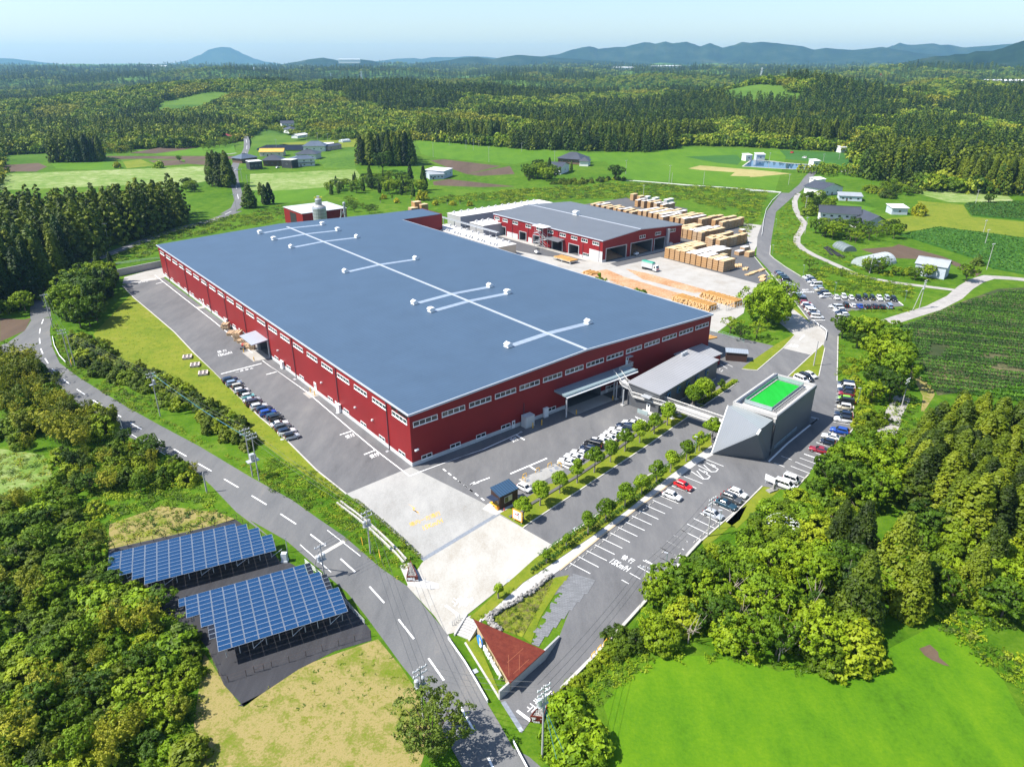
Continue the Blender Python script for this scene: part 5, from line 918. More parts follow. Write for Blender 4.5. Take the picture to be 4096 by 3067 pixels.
# cars
CARPAINT = {}
def paint(name, c, metal=.15):
 m, t, b, o = nt('car_' + name); b.inputs['Base Color'].default_value = c4(c); b.inputs['Roughness'].default_value = .28; b.inputs['Metallic'].default_value = metal; b.inputs['Coat Weight'].default_value = .6; b.inputs['Coat Roughness'].default_value = .05
 f = noise_fac(t, 2, 2, .5, 'obj'); t.links.new(ramp(t, f, [(.3, tuple(x * .94 for x in c)), (.7, c)]), b.inputs['Base Color']); CARPAINT[name] = m
for n_, c in dict(white=(.74, .74, .74), silver=(.45, .47, .5), black=(.012, .012, .015), navy=(.012, .025, .06), blue=(.015, .07, .36), pale_blue=(.24, .32, .42), grey=(.08, .085, .09), crimson=(.28, .012, .03), red=(.62, .012, .015), green=(.22, .55, .04), mint=(.22, .62, .58), cream=(.60, .54, .40), beige=(.50, .46, .38), plum=(.035, .025, .04), teal=(.02, .06, .09)).items(): paint(n_, c)
TYRE = plain('tyre', (.018, .018, .018), .85); RIM = plain('rim_alloy', (.4, .41, .43), .35, metal=.6); LAMP = plain('headlamp', (.7, .72, .74), .15); TAIL = plain('tail_lamp', (.35, .01, .01), .25); PLW = plain('plate_white', (.7, .7, .7), .5); PLY = plain('plate_yellow', (.75, .55, .03), .5); CGLASS = plain('car_glass', (.012, .016, .02), .05, spec=.9)
CT = {'hatchback': (4.15, 1.74, 1.5, .95, .9, .72, .95, .3, -1.45, -1.95), 'sedan': (4.65, 1.8, 1.45, .95, .9, .7, .85, .1, -1.0, -1.65), 'SUV': (4.5, 1.85, 1.67, 1.08, 1.04, .82, .95, .35, -1.65, -2.12),
 'kei car': (3.4, 1.48, 1.72, 1.0, .98, .8, 1.2, .78, -1.48, -1.64), 'small hatchback': (3.5, 1.5, 1.5, .95, .92, .75, 1.0, .5, -1.35, -1.65), 'minivan': (4.7, 1.75, 1.85, 1.05, 1.0, .8, 1.55, .85, -2.05, -2.25), 'van': (4.85, 1.85, 2.1, 1.15, 1.1, .85, 2.0, 1.35, -2.25, -2.36),
 'jeep': (3.6, 1.65, 1.73, 1.05, 1.04, .95, .62, .42, -1.6, -1.7), 'wagon': (4.7, 1.78, 1.52, .97, .92, .72, .95, .25, -1.9, -2.22), 'kei van': (3.4, 1.48, 1.88, 1.05, 1.0, .8, 1.5, 1.05, -1.58, -1.66)}
def car_parts(typ):
 L, Wd, H, belt, hood, nose, ws0, ws1, rr1, rr0 = CT[typ]; h = L / 2; w = Wd / 2; rear_top = belt if rr0 < -h + .35 else belt - .03
 st = [(-h, rear_top - .25, .82), (-h + .12, rear_top - .03, .93), (rr0, rear_top, .98), (0, belt, 1), (ws0, belt - .02, 1), (h - .55, hood - .04, .96), (h - .15, nose + .05, .88), (h, nose - .12, .74)]
 mb = MB(); n = 10
 for x, zt, k in st:
  zb = .24 if abs(x) < h - .2 else .34; prof = [(.80, zb), (.97, zb + .06), (1.0, .55), (.985, zt - .13), (.90, zt)]
  pts = [(x, -w * k * a, z) for a, z in prof] + [(x, w * k * a, z) for a, z in prof[::-1]]; mb.v += pts
 for i in range(len(st) - 1):
  for j in range(n): mb.f.append([i * n + j, (i + 1) * n + j, (i + 1) * n + (j + 1) % n, i * n + (j + 1) % n]); mb.m.append(0)
 mb.f += [list(range(n)), [(len(st) - 1) * n + j for j in range(n)][::-1]]; mb.m += [0, 0]
 body = mb.mesh('body', CARPAINT['white'], smooth=True, bevel=.03)
 b = w * .9; tp = w * (.80 if H > 1.7 else .74); z0 = belt - .03; z1 = H - .09
 lo = [(rr0, b), (ws0, b * .97)]; hi = [(rr1, tp), (ws1, tp)]
 c = MB(); c.add([(rr0, -b, z0), (ws0, -b * .97, z0), (ws0, b * .97, z0), (rr0, b, z0), (rr1, -tp, z1), (ws1, -tp, z1), (ws1, tp, z1), (rr1, tp, z1), (rr1 + .12, -tp * .86, H), (ws1 - .1, -tp * .86, H), (ws1 - .1, tp * .86, H), (rr1 + .12, tp * .86, H)],
   [(0, 1, 5, 4), (1, 2, 6, 5), (2, 3, 7, 6), (3, 0, 4, 7), (4, 5, 9, 8), (5, 6, 10, 9), (6, 7, 11, 10), (7, 4, 8, 11), (8, 9, 10, 11)])
 roof = c.mesh('roof', CARPAINT['white'], bevel=.02)
 def pane(pts, off):
  c0 = sum((Vector(p) for p in pts), Vector()) / 4; return MB().add([c0 + (Vector(p) - c0) * .9 + Vector(off) for p in pts], [(0, 1, 2, 3)])
 parts = [('body', body), ('roof', roof)]
 parts.append(('windscreen', pane([(ws0, -b * .97, z0 + .03), (ws0, b * .97, z0 + .03), (ws1, tp, z1), (ws1, -tp, z1)], (.025, 0, .015)).mesh('windscreen', CGLASS)))
 parts.append(('rear_window', pane([(rr0, b, z0 + .1), (rr0, -b, z0 + .1), (rr1, -tp, z1), (rr1, tp, z1)], (-.025, 0, .012)).mesh('rear_window', CGLASS)))
 for s in (-1, 1):
  m = MB(); x0b, x1b, x0t, x1t = rr0 + .28, ws0 - .22, rr1 + .16, ws1 - .06; k = 3 if L > 4.6 and H > 1.6 else 2
  for i in range(k):
   a_, c_ = i / k + (.025 if i else 0), (i + 1) / k - .0
   q = [(x0b + (x1b - x0b) * a_, s * (b - .01), z0 + .08), (x0b + (x1b - x0b) * c_, s * (b - .01), z0 + .08), (x0t + (x1t - x0t) * c_, s * (tp + .012), z1 - .03), (x0t + (x1t - x0t) * a_, s * (tp + .012), z1 - .03)]
   q = [(x, y + s * .022, z) for x, y, z in q]; m.add(q if s < 0 else q[::-1], [(0, 1, 2, 3)])
  parts.append(('side_window', m.mesh('side_window', CGLASS)))
  parts.append(('headlight', MB().box((h - .22, s * w * .66, nose - .06), (.3, .34, .17), s * -.35).mesh('headlight', LAMP)))
  parts.append(('tail_light', MB().box((-h + .06, s * w * .72, belt - .12), (.16, .22, .3 if H < 1.6 else .55)).mesh('tail_light', TAIL)))
  parts.append(('mirror', MB().box((ws0 - .25, s * (w + .07), belt + .08), (.14, .22, .16)).mesh('mirror', CARPAINT['white'])))
 parts.append(('number_plate', MB().box((h + .0, 0, .45), (.05, .36, .18)).mesh('number_plate', PLY if 'kei' in typ else PLW)))
 parts.append(('grille', MB().box((h - .03, 0, .62), (.07, w * 1.0, .12)).mesh('grille', M['black'])))
 r = .30 if L < 3.7 else .33; wh = MB().lathe([(r * .55, -.1), (r * .95, -.1), (r, -.07), (r, .07), (r * .95, .1), (r * .55, .1)], n=14).mesh('tyre', TYRE); rm = MB().lathe([(.02, .085), (r * .6, .085), (r * .6, .11), (.02, .125)], n=10).mesh('rim', RIM)
 return parts, wh, rm, L, w, r
PROTO = {}
def car_mesh_proto(typ):
 if typ not in PROTO: PROTO[typ] = car_parts(typ)
 return PROTO[typ]
def car(typ, colour, p, ang, label, group=None, roofc=None, cat=None):
 parts, wh, rm, L, w, r = car_mesh_proto(typ)
 nm = 'parked_' + {'SUV': 'suv', 'minivan': 'minivan', 'van': 'van', 'kei van': 'van'}.get(typ, 'car')
 t = thing(nm, label, cat or {'minivan': 'minivan', 'van': 'van', 'kei van': 'van', 'SUV': 'suv'}.get(typ, 'car'), (p.x, p.y, .055), ang, group)
 for n_, me in parts:
  o = link(n_, me, t)
  if n_ in ('body', 'roof', 'mirror'): s = o.material_slots[0]; s.link = 'OBJECT'; s.material = CARPAINT[roofc if (n_ == 'roof' and roofc) else colour]
 bx = L * .31
 for x, y in ((bx, w - .06), (bx, -w + .06), (-bx, w - .06), (-bx, -w + .06)):
  o = link('wheel', wh, t, (x, y, r)); o.rotation_euler = (-math.pi / 2 if y > 0 else math.pi / 2, 0, 0); link('rim', rm, o)
 return t
ORD = ['first', 'second', 'third', 'fourth', 'fifth', 'sixth', 'seventh', 'eighth', 'ninth', 'tenth', 'eleventh', 'twelfth', 'thirteenth', 'fourteenth', 'fifteenth', 'sixteenth', 'seventeenth', 'eighteenth', 'nineteenth', 'last']
def row(view, a, b_, items, where, group, ends=('far', 'near')):
 d = G(view, *b_, .6) - G(view, *a, .6); ang = math.atan2(d.y, d.x); n = len(items); rr = random.Random(len(where))
 for i, it in enumerate(items):
  x, y, colc, typ = it[:4]; rf = it[4] if len(it) > 4 else None; p = G(view, x, y, .75)
  k = ORD[i] if i < n - 1 else 'last'
  label = '%s %s%s, %s from %s end %s' % (colc.replace('_', ' '), typ, ' with %s roof' % rf if rf else '', k, ends[0], where) if k != 'last' else '%s %s%s at %s end %s' % (colc.replace('_', ' '), typ, ' with %s roof' % rf if rf else '', ends[1], where)
  car(typ, colc, p, ang + rr.uniform(-.03, .03), label, group, rf)
row('D5', (545, 565), (738, 520), [(160, 122, 'navy', 'SUV'), (208, 165, 'pale_blue', 'SUV'), (262, 208, 'black', 'kei car', 'beige'), (300, 254, 'white', 'hatchback'), (335, 292, 'black', 'kei car'), (388, 324, 'mint', 'small hatchback', 'white'), (432, 372, 'silver', 'sedan'), (468, 414, 'plum', 'minivan'), (525, 460, 'white', 'SUV'), (595, 495, 'navy', 'SUV'), (640, 540, 'blue', 'SUV'), (712, 580, 'teal', 'hatchback'), (746, 618, 'black', 'kei van'), (785, 676, 'white', 'sedan'), (832, 722, 'grey', 'SUV'), (882, 778, 'white', 'SUV', 'navy'), (945, 838, 'silver', 'jeep', 'black')],
 'of row beside left lawn', 'cars parked along the left lawn')
row('B3', (1015, 1105), (885, 1072), [(1455, 784, 'white', 'sedan'), (1408, 810, 'navy', 'wagon'), (1348, 842, 'white', 'sedan'), (1308, 872, 'white', 'sedan'), (1272, 902, 'white', 'sedan'), (1208, 926, 'white', 'sedan'), (1152, 956, 'black', 'minivan'), (1112, 990, 'navy', 'hatchback'), (1046, 1026, 'white', 'sedan'), (995, 1058, 'white', 'sedan'), (945, 1096, 'white', 'sedan')], 'of row behind clipped trees', 'cars parked behind the clipped trees')
def heading(view, a, b_): d = G(view, *b_, .6) - G(view, *a, .6); return math.atan2(d.y, d.x)
car('small hatchback', 'white', G('B3', 598, 1306, .7), heading('B3', (560, 1285), (640, 1325)), 'small white hatchback alone beside the dark gatehouse')
car('hatchback', 'red', G('B3', 1878, 1288, .7), heading('B3', (1825, 1268), (1935, 1315)), 'bright red hatchback backed onto the white footpath'); car('hatchback', 'white', G('B3', 1788, 1368, .7), heading('B3', (1720, 1345), (1850, 1395)), 'white hatchback next to the red one by white footpath')
row('B4', (205, 1290), (315, 1335), [(258, 1314, 'white', 'hatchback'), (217, 1350, 'grey', 'SUV'), (178, 1389, 'teal', 'sedan'), (92, 1458, 'silver', 'hatchback')], 'of the four by verge', 'four cars by the verge', )
car('kei van', 'white', G('B4', 622, 1222, .8), heading('B4', (575, 1205), (675, 1240)), 'boxy white van beside the white minivan at tree edge', 'white vans at the tree edge'); car('minivan', 'white', G('B4', 580, 1258, .8), heading('B4', (520, 1235), (645, 1280)), 'white minivan next to the notice board at tree edge', 'white vans at the tree edge')
row('B4', (1030, 672), (945, 660), [(998, 572, 'navy', 'minivan'), (1000, 592, 'white', 'minivan'), (997, 614, 'navy', 'SUV'), (998, 636, 'crimson', 'hatchback', 'black'), (988, 668, 'green', 'small hatchback'), (993, 692, 'black', 'minivan'), (985, 728, 'cream', 'kei car', 'white'), (978, 779, 'navy', 'SUV'), (978, 813, 'white', 'SUV', 'black')], 'of right kerb row', 'cars along the right kerb')
row('B4', (1010, 900), (900, 875), [(953, 889, 'blue', 'SUV'), (897, 930, 'white', 'sedan'), (872, 964, 'navy', 'small hatchback'), (814, 1018, 'crimson', 'sedan')], 'of kerb row under overhanging trees', 'cars along the right kerb')
row('B4', (718, 490), (795, 522), [(755, 509, 'white', 'hatchback'), (724, 527, 'black', 'minivan'), (692, 541, 'white', 'minivan', 'white')], 'of three below lawn triangle', 'three cars below the lawn triangle')
row('C3', (690, 720), (820, 728), [(250, 148, 'navy', 'hatchback'), (268, 170, 'pale_blue', 'hatchback'), (292, 190, 'navy', 'SUV'), (316, 216, 'teal', 'SUV'), (358, 262, 'black', 'minivan'), (362, 296, 'plum', 'hatchback'), (402, 322, 'silver', 'hatchback'), (445, 368, 'black', 'SUV'), (472, 396, 'navy', 'hatchback'), (512, 442, 'white', 'SUV'), (550, 486, 'pale_blue', 'SUV'), (560, 522, 'plum', 'hatchback'), (600, 552, 'black', 'kei van'), (632, 592, 'crimson', 'SUV'), (655, 620, 'white', 'SUV'), (685, 648, 'navy', 'SUV'), (712, 690, 'white', 'minivan'), (746, 716, 'white', 'minivan'), (772, 758, 'navy', 'SUV'), (802, 796, 'white', 'minivan')], 'of long left column, upper lot', 'cars in the upper lot, left column')
row('C3', (890, 335), (690, 345), [(655, 210, 'white', 'hatchback'), (690, 230, 'silver', 'hatchback'), (712, 256, 'navy', 'SUV'), (736, 282, 'white', 'hatchback'), (790, 332, 'white', 'van'), (826, 374, 'pale_blue', 'hatchback'), (845, 400, 'cream', 'hatchback'), (892, 452, 'navy', 'minivan'), (925, 492, 'white', 'minivan')], 'of column against green bank', 'cars in the upper lot, bank column')
row('C3', (1070, 470), (1120, 540), [(1092, 510, 'white', 'hatchback'), (1198, 500, 'white', 'jeep'), (1308, 514, 'white', 'small hatchback'), (1414, 518, 'black', 'SUV'), (1512, 510, 'black', 'kei van'), (1616, 516, 'black', 'kei car'), (1720, 522, 'white', 'SUV'), (1830, 526, 'silver', 'kei van'), (1932, 532, 'black', 'SUV')], 'of row facing out from bank', 'cars in the upper lot, bank row', ('left', 'right'))
row('C3', (1130, 640), (985, 645), [(1062, 640, 'white', 'hatchback'), (1108, 660, 'silver', 'kei van'), (1132, 700, 'white', 'SUV'), (1158, 738, 'navy', 'SUV'), (1190, 764, 'white', 'hatchback')], 'of side-on group under trees', 'cars in the upper lot by the trees')
row('C3', (1260, 660), (1200, 590), [(1226, 628, 'black', 'kei van'), (1330, 630, 'white', 'hatchback'), (1436, 634, 'blue', 'sedan'), (1546, 642, 'black', 'hatchback'), (1652, 640, 'plum', 'SUV'), (1760, 644, 'black', 'hatchback'), (1866, 640, 'pale_blue', 'minivan')], 'of lower row above trees', 'cars in the upper lot, lower row', ('left', 'right'))
for view, x, y, c_, k, lab in (('A4', 680, 1070, 'white', 'kei van', 'far white van on gravel beyond the houses, leftmost of the cluster'), ('A4', 690, 1090, 'white', 'kei van', 'far white van just below another on gravel beyond houses'), ('A4', 752, 1083, 'white', 'van', 'far white van half hidden behind bushes beyond the houses'), ('A4', 800, 1095, 'silver', 'hatchback', 'far silver car among bushes beyond the houses'), ('A4', 866, 1097, 'white', 'hatchback', 'far white car rightmost beyond the houses'), ('A4', 440, 970, 'white', 'minivan', 'far white van parked in the tea field by the pond'), ('A4', 338, 930, 'red', 'kei van', 'far red vehicle on the tea field beyond the pond'), ('A4', 45, 860, 'white', 'kei van', 'far white vehicle at the foot of the cedar wall'), ('A3', 1700, 845, 'red', 'kei van', 'far red vehicle at the cedar edge, left one'), ('D1', 535, 430, 'white', 'sedan', 'white car parked in front of the dark farmhouse'), ('D1', 120, 455, 'white', 'kei car', 'white car by the road under the tall cedars')):
 car(k, c_, G(view, x, y, .7), .3 + x % 3, lab)
# lorry and forklifts in the timber yard
def lorry(label, p, ang):
 t = thing('tipper_lorry', label, 'lorry', (p.x, p.y, .05), ang)
 MB().bb(-4.1, 1.9, -1.15, 1.15, 1.1, 3.5).build('cargo_body', ribbed('lorry_sides', (.5, .52, .53), .5, 'x', .5, bumpk=.6, dark=.6), t)
 MB().add([(-4.2, -1.2, 3.3), (2.0, -1.2, 3.3), (2.0, 1.2, 3.3), (-4.2, 1.2, 3.3), (-4.1, -.8, 3.9), (1.9, -.8, 3.9), (1.9, .8, 3.9), (-4.1, .8, 3.9)], [(0, 1, 5, 4), (1, 2, 6, 5), (2, 3, 7, 6), (3, 0, 4, 7), (4, 5, 6, 7)]).build('tarpaulin', plain('green_tarpaulin', (.02, .25, .17), .6, .2, 1), t, bevel=.08)
 MB().add([(2.3, -1.1, .6), (4.2, -1.1, .6), (4.2, 1.1, .6), (2.3, 1.1, .6), (2.3, -1.1, 2.7), (3.8, -1.05, 2.7), (3.8, 1.05, 2.7), (2.3, 1.1, 2.7), (4.2, -1.1, 1.6), (4.2, 1.1, 1.6)], [(0, 1, 8, 5, 4), (1, 2, 9, 8), (8, 9, 6, 5), (2, 3, 7, 6, 9), (3, 0, 4, 7), (4, 5, 6, 7)]).build('cab', M['white'], t, bevel=.05)
 MB().add([(4.18, -.95, 1.72), (4.18, .95, 1.72), (3.86, .92, 2.6), (3.86, -.92, 2.6)], [(0, 1, 2, 3)]).build('windscreen', CGLASS, t); MB().bb(4.2, 4.26, -1.0, 1.0, .9, 1.4).build('front_panel', plain('lorry_red', (.5, .03, .03), .4), t)
 for s in (-1, 1): MB().bb(2.7, 3.6, s * 1.11, s * 1.13, 1.6, 2.45).build('side_window', CGLASS, t); MB().bb(4.2, 4.28, s * .85 - .15, s * .85 + .15, .65, .85).build('headlight', LAMP, t)
 MB().bb(-4.1, 2.5, -.5, .5, .7, 1.08).build('chassis', M['black'], t)
 wm = MB().lathe([(.25, -.14), (.5, -.14), (.5, .14), (.25, .14)], n=14).mesh('wheel', TYRE)
 for x in (-3.2, -2.1, 3.1):
  for y in (-.95, .95): o = link('wheel', wm, t, (x, y, .5)); o.rotation_euler = (math.pi / 2, 0, 0)
lorry('grey tipper lorry with green tarpaulin parked on the pale yard', G('A7', 1205, 665), heading('A7', (1150, 650), (1270, 680)))
def forklift(label, p, ang):
 t = thing('forklift', label, 'forklift', (p.x, p.y, .05), ang)
 MB().bb(-1.5, .9, -.75, .75, .4, 1.3).bb(-1.5, -.7, -.7, .7, 1.3, 1.5).build('body', M['white'], t, bevel=.05); MB().bb(-1.0, .5, -.6, .6, 2.4, 2.5).build('overhead_guard', M['black'], t)
 for x, y in ((-1, -.55), (-1, .55), (.5, -.55), (.5, .55)): MB().tube((x, y, 1.2), (x, y, 2.4), .05, 4).build('guard_post', M['black'], t)
 for y in (-.35, .35): MB().bb(1.0, 1.15, y - .06, y + .06, .1, 3.0).build('mast', M['black'], t); MB().bb(1.15, 2.4, y - .06, y + .06, .5, .58).build('fork', M['black'], t)
 wm = MB().lathe([(.1, -.14), (.38, -.14), (.38, .14), (.1, .14)], n=12).mesh('wheel', TYRE)
 for x in (-.95, .6):
  for y in (-.65, .65): o = link('wheel', wm, t, (x, y, .38)); o.rotation_euler = (math.pi / 2, 0, 0)
forklift('white forklift carrying logs in front of the sawmill stair', G('A7', 300, 535), heading('A7', (280, 525), (330, 545))); forklift('white forklift at the mouth of sawdust bay', G('A7', 1090, 548), heading('A7', (1110, 545), (1060, 555)))
# sawn timber in stacks, logs, boards
BOARD, t, b, o = nt('stacked_boards'); tc = N(t, 'ShaderNodeTexCoord').outputs['Object']; w_ = N(t, 'ShaderNodeTexWave', wave_type='BANDS', bands_direction='Z'); w_.inputs['Scale'].default_value = 2 * math.pi / (20 * .42); w_.inputs['Distortion'].default_value = .4; w_.inputs['Detail Scale'].default_value = 3; t.links.new(tc, w_.inputs['Vector'])
f = noise_fac(t, 1.5, 6, .7, 'obj', stretch=((.3, .3, 5), 0)); oi = N(t, 'ShaderNodeObjectInfo').outputs['Random']; base = mixc(t, f, (.34, .17, .06), (.52, .32, .14)); base = mixc(t, oi, base, (.44, .31, .19)); 
t.links.new(mixc(t, 1, base, ramp(t, w_.outputs[0], [(0, (.5, .45, .4)), (.3, (1, 1, 1))]), 'MULTIPLY'), b.inputs['Base Color']); b.inputs['Roughness'].default_value = .85; bump(t, b, w_.outputs[0], .4, .05)
BTOP = mottled('board_tops', [(.44, .29, .14), (.58, .43, .25), (.64, .54, .38)], .2, 1, 5, .85, .1, .02); GTOP = mottled('sheet_tops', [(.52, .50, .48), (.62, .6, .58), (.7, .68, .66)], .2, 1, 5, .8, .05, .02)
def stack_mesh(la, wb, h, nl, top):
 mb = MB(); hh = h / nl
 for i in range(nl):
  mb.bb(-la / 2 + (i % 2) * .04, la / 2 - (i % 3) * .03, -wb / 2, wb / 2, i * hh + .12, (i + 1) * hh)
  for x in (-la * .35, la * .35): mb.bb(x - .06, x + .06, -wb / 2 + .03, wb / 2 - .03, i * hh, i * hh + .12)
 mb.bb(-la / 2 - .03, la / 2 + .03, -wb / 2 - .03, wb / 2 + .03, h, h + .06, 1); return mb.mesh('lumber_stack', [BOARD, top])
SM = {}
def stack(a, b, h, top, label, group, la=2.75, wb=2.55):
 k = (round(h, 1), top, la, wb)
 if k not in SM: SM[k] = stack_mesh(la, wb, h, max(2, int(h / .85)), BTOP if top else GTOP)
 o = link('lumber_stack', SM[k], None, W(a, b, .06), YAW + random.uniform(-.012, .012)); tag(o, label, 'lumber stack', group)
def block(rows, a0, b0, pitch, h, name, tops):
 for i, (off, n) in enumerate(rows):
  for j in range(n): stack(a0 + off + 1.4 + 2.9 * j, b0 + i * pitch, h + random.choice((0, 0, .3)), tops[i % len(tops)], 'stack of sawn boards in the ' + name, 'board stacks, ' + name)
block([(0, 3), (0, 3), (0, 4), (0, 3), (0, 8), (0, 8), (0, 8), (0, 3), (0, 7), (0, 8), (0, 8)][::1], 193.2, 56.3, 3.05, 4.9, 'long front block by the pale yard', [1, 0, 1, 0, 0, 0, 0, 1, 1, 1, 1])
block([(1.5, 8), (0, 4), (2, 7)], 225.3, 82.7, 3.3, 4.7, 'block of three rows by the green bank road', [1, 1, 1]); block([(0, 7), (0, 7), (0, 6), (0, 3), (0, 6), (0, 6)], 233, 98.5, 3.1, 4.8, 'middle block right of sawmill hall', [1, 0, 0, 1, 1, 1])
block([(0, 7), (2, 7), (-2, 7)], 264, 108, 6.2, 4.6, 'tall rows under the green bank', [1, 1, 1]); block([(0, 7), (0, 8), (0, 7), (-4, 6), (0, 8), (0, 8), (0, 7), (0, 7), (0, 6)], 255, 127, 4.0, 4.4, 'rear rows behind the sawmill hall', [0, 1, 1, 0, 0, 1, 0, 1])
block([(0, 4), (0, 4), (0, 3), (0, 4), (0, 4), (0, 4), (0, 3), (0, 4), (0, 4), (0, 3)], 229, 120, 4.3, 3.0, 'low rows close behind the sawmill roof', [1, 1, 1, 0])
block([(0, 4), (0, 3), (0, 4), (1, 3), (0, 4), (0, 3), (0, 4), (0, 4)], 255, 166, 4.7, 2.7, 'low rows at the far back corner of the yard', [1, 1, 0, 1]); block([(0, 4), (0, 3), (0, 4), (0, 4), (0, 3)], 281, 164, 5.2, 4.2, 'tall rows under the rear bank', [0, 0, 1])
for a, b_, h, lab in ((214, 57, 2.3, 'low board stack at yard edge, tallest of the trio'), (217.5, 56, 1.9, 'low board stack at yard edge, flat pale one'), (217, 60.5, 1.9, 'low board stack at yard edge behind the other two')):
 pass
for k, (x, y, h) in enumerate(((860, 505, 1.9), (945, 520, 2.4), (905, 475, 2.2), (700, 435, 1.6), (885, 315, 1.5))): p = G('C6', x, y); a, b_ = toW(p); stack(a, b_, h, k % 2, 'low lone stack of pale boards ' + ('left of the loose trio on asphalt', 'right of the loose trio on asphalt', 'rear of the loose trio on asphalt', 'in the gap behind the front block', 'right of the three-row block')[k], None, 4.6 if k < 3 else 3, 2.6)
for k, (x, y) in enumerate(((945, 675), (985, 658), (1045, 640), (1055, 695), (1055, 722), (910, 630), (830, 605), (860, 600))):
 p = G('C6', x, y); mb = MB(); rr = random.Random(k)
 for i in range(5): mb.box((rr.uniform(-.3, .3), (i % 3 - 1) * .75, .15 + .28 * (i // 3) + rr.uniform(0, .05)), (4.5, .65, .26), rr.uniform(-.1, .1))
 o = mb.build('board_pile', [M['wood'], M['white']][0], None, (p.x, p.y, .06)); o.rotation_euler = (0, 0, YAW + .1 * k); tag(o, 'loose pile of boards at the asphalt yard edge, ' + ('leftmost', 'second from left', 'long one by kerb', 'by the kerb corner', 'nearest the big round tree', 'behind the leftmost', 'at foot of the front block', 'at the corner of the front block')[k], 'boards')
lm = []
for k in range(3):
 mb = MB(); n = 9; rr = random.Random(k); L0 = 5.2
 mb.tube((-L0 / 2, 0, 0), (L0 / 2, rr.uniform(-.05, .05), 0), .31, n, .24); me = mb.mesh('log', [plain('log_bark', (.52, .28, .08), .85, .25, 1.2) if k == 0 else bpy.data.materials['log_bark'], plain('log_end', (.58, .38, .18), .8, .2, 4) if k == 0 else bpy.data.materials['log_end']]); 
 me.polygons.foreach_set('material_index', [0] * n + [1, 1]); lm.append(me)
def logs(a0, b0, b1, layers, label, group, seed):
 rr = random.Random(seed)
 for l in range(layers):
  y = b0 + l * .2
  while y < b1 - l * .2: o = link('log', lm[rr.randrange(3)], None, W(a0 + rr.uniform(-.3, .3), y, .32 + l * .56 + rr.uniform(0, .06)), YAW + rr.uniform(-.04, .04)); tag(o, label, 'log', group); y += .64
logs(158.2, 22.5, 39, 4, 'peeled orange log in the longer pile by pale yard', 'logs of the right pile', 1); logs(146.5, 25.5, 43, 4, 'peeled orange log in the pile nearest hall roof edge', 'logs of the near pile', 2); logs(139, 66, 74, 2, 'peeled log in the small pile beside the leafy bush', 'logs of the small pile', 3)
for a, b_, lab in ((161.8, 21.6, 'galvanised stake rack at end of the longer log pile'), (150, 24.6, 'galvanised stake rack at end of the nearer log pile'), (156, 22.3, 'empty galvanised stake rack between the log piles')):
 mb = MB()
 for x in (-2.6, -.9, .9, 2.6): mb.tube((x, 0, 0), (x, 0, 2.3), .09, 5)
 mb.tube((-2.7, 0, .4), (2.7, 0, .4), .07, 5); mb.tube((-2.7, 0, 1.9), (2.7, 0, 1.9), .07, 5); o = mb.build('log_rack', M['galv'], None, W(a - 3.6, b_, .05)); o.rotation_euler = (0, 0, YAW); tag(o, lab, 'rack')
for a, b_, k in ((118.5, 9.5, 10), (121, 7.5, 7)):
 rr = random.Random(k)
 for i in range(k): o = link('log', lm[i % 3], None, W(a + rr.uniform(-.4, .4), b_ + i * .5, .25), YAW + rr.uniform(-.3, .3)); tag(o, 'weathered loose log on the ground behind mesh fence', 'log', 'loose logs by the mesh fence')
lt_ = thing('log_deck', 'steel log feed deck loaded with peeled logs by sawmill bays', 'conveyor', W(150, 108, .05), YAW)
MB().bb(0, 5.2, -1, 11, .9, 1.2).build('bed', M['galv'], lt_); [MB().bb(x - .15, x + .15, y - .15, y + .15, 0, .9).build('leg', M['galv'], lt_) for x in (.3, 4.9) for y in (-.6, 5, 10.6)]
rr = random.Random(8)
for i in range(24): o = link('log', lm[i % 3], None, W(152.6 + rr.uniform(-.2, .2), 107.4 + i * .47, 1.42 + rr.uniform(0, .1)), YAW + rr.uniform(-.03, .03)); tag(o, 'peeled log lying on the steel feed deck', 'log', 'logs on the feed deck')
for i in range(12): o = link('log', lm[i % 3], None, W(147.5 + rr.uniform(-.6, .6), 88.5 + i * .45, .25 + (i % 2) * .25), YAW + rr.uniform(-.15, .15)); tag(o, 'pale log in loose heap on the concrete by sawmill corner', 'log', 'loose logs by the sawmill corner')
# drying kilns, pipe rack, boiler house, silo
KW = ribbed('kiln_panels', (.42, .42, .42), .5, 'x', .5, bumpk=.3, dark=.8); KT = ribbed('kiln_tan', (.52, .43, .33), .4, 'x', .6, bumpk=.3, dark=.85)
KR = plain('kiln_roof', (.62, .6, .57), .7, .08, .3)
fanm = MB().box((0, 0, .35), (1.0, 1.0, .7)).box((.5, 0, .75), (.9, .8, .5)).mesh('roof_fan', plain('fan_grey', (.5, .5, .5), .5), bevel=.05)
def kiln(label, a0, a1, b0, b1, h, fans, mats=(KW, KR), dishes=()):
 t = thing('drying_kiln', label, 'drying kiln', W(a0, b0, .04), YAW); MB().bb(0, a1 - a0, 0, b1 - b0, 0, h).build('body', mats[0], t); MB().bb(-.2, a1 - a0 + .2, -.2, b1 - b0 + .2, h, h + .25).build('roof', mats[1], t)
 for x, y in fans: link('fan', fanm, t, (x, y, h + .25))
 for x, y in dishes: MB().lathe([(1.4, 0), (1.5, .3), (.9, .75), (.2, .85)], n=12).build('cowl', M['white'], t, (x, y, h + .25))
 return t
kiln('long low white-roofed kiln row with fans along its edges', 131.5, 142.5, 137, 196, 5, [(1.2, y) for y in range(3, 58, 5)] + [(9.5, y + 1) for y in range(3, 57, 5)] + [(1.2, y + 1.8) for y in range(3, 56, 10)], (KT, KR))
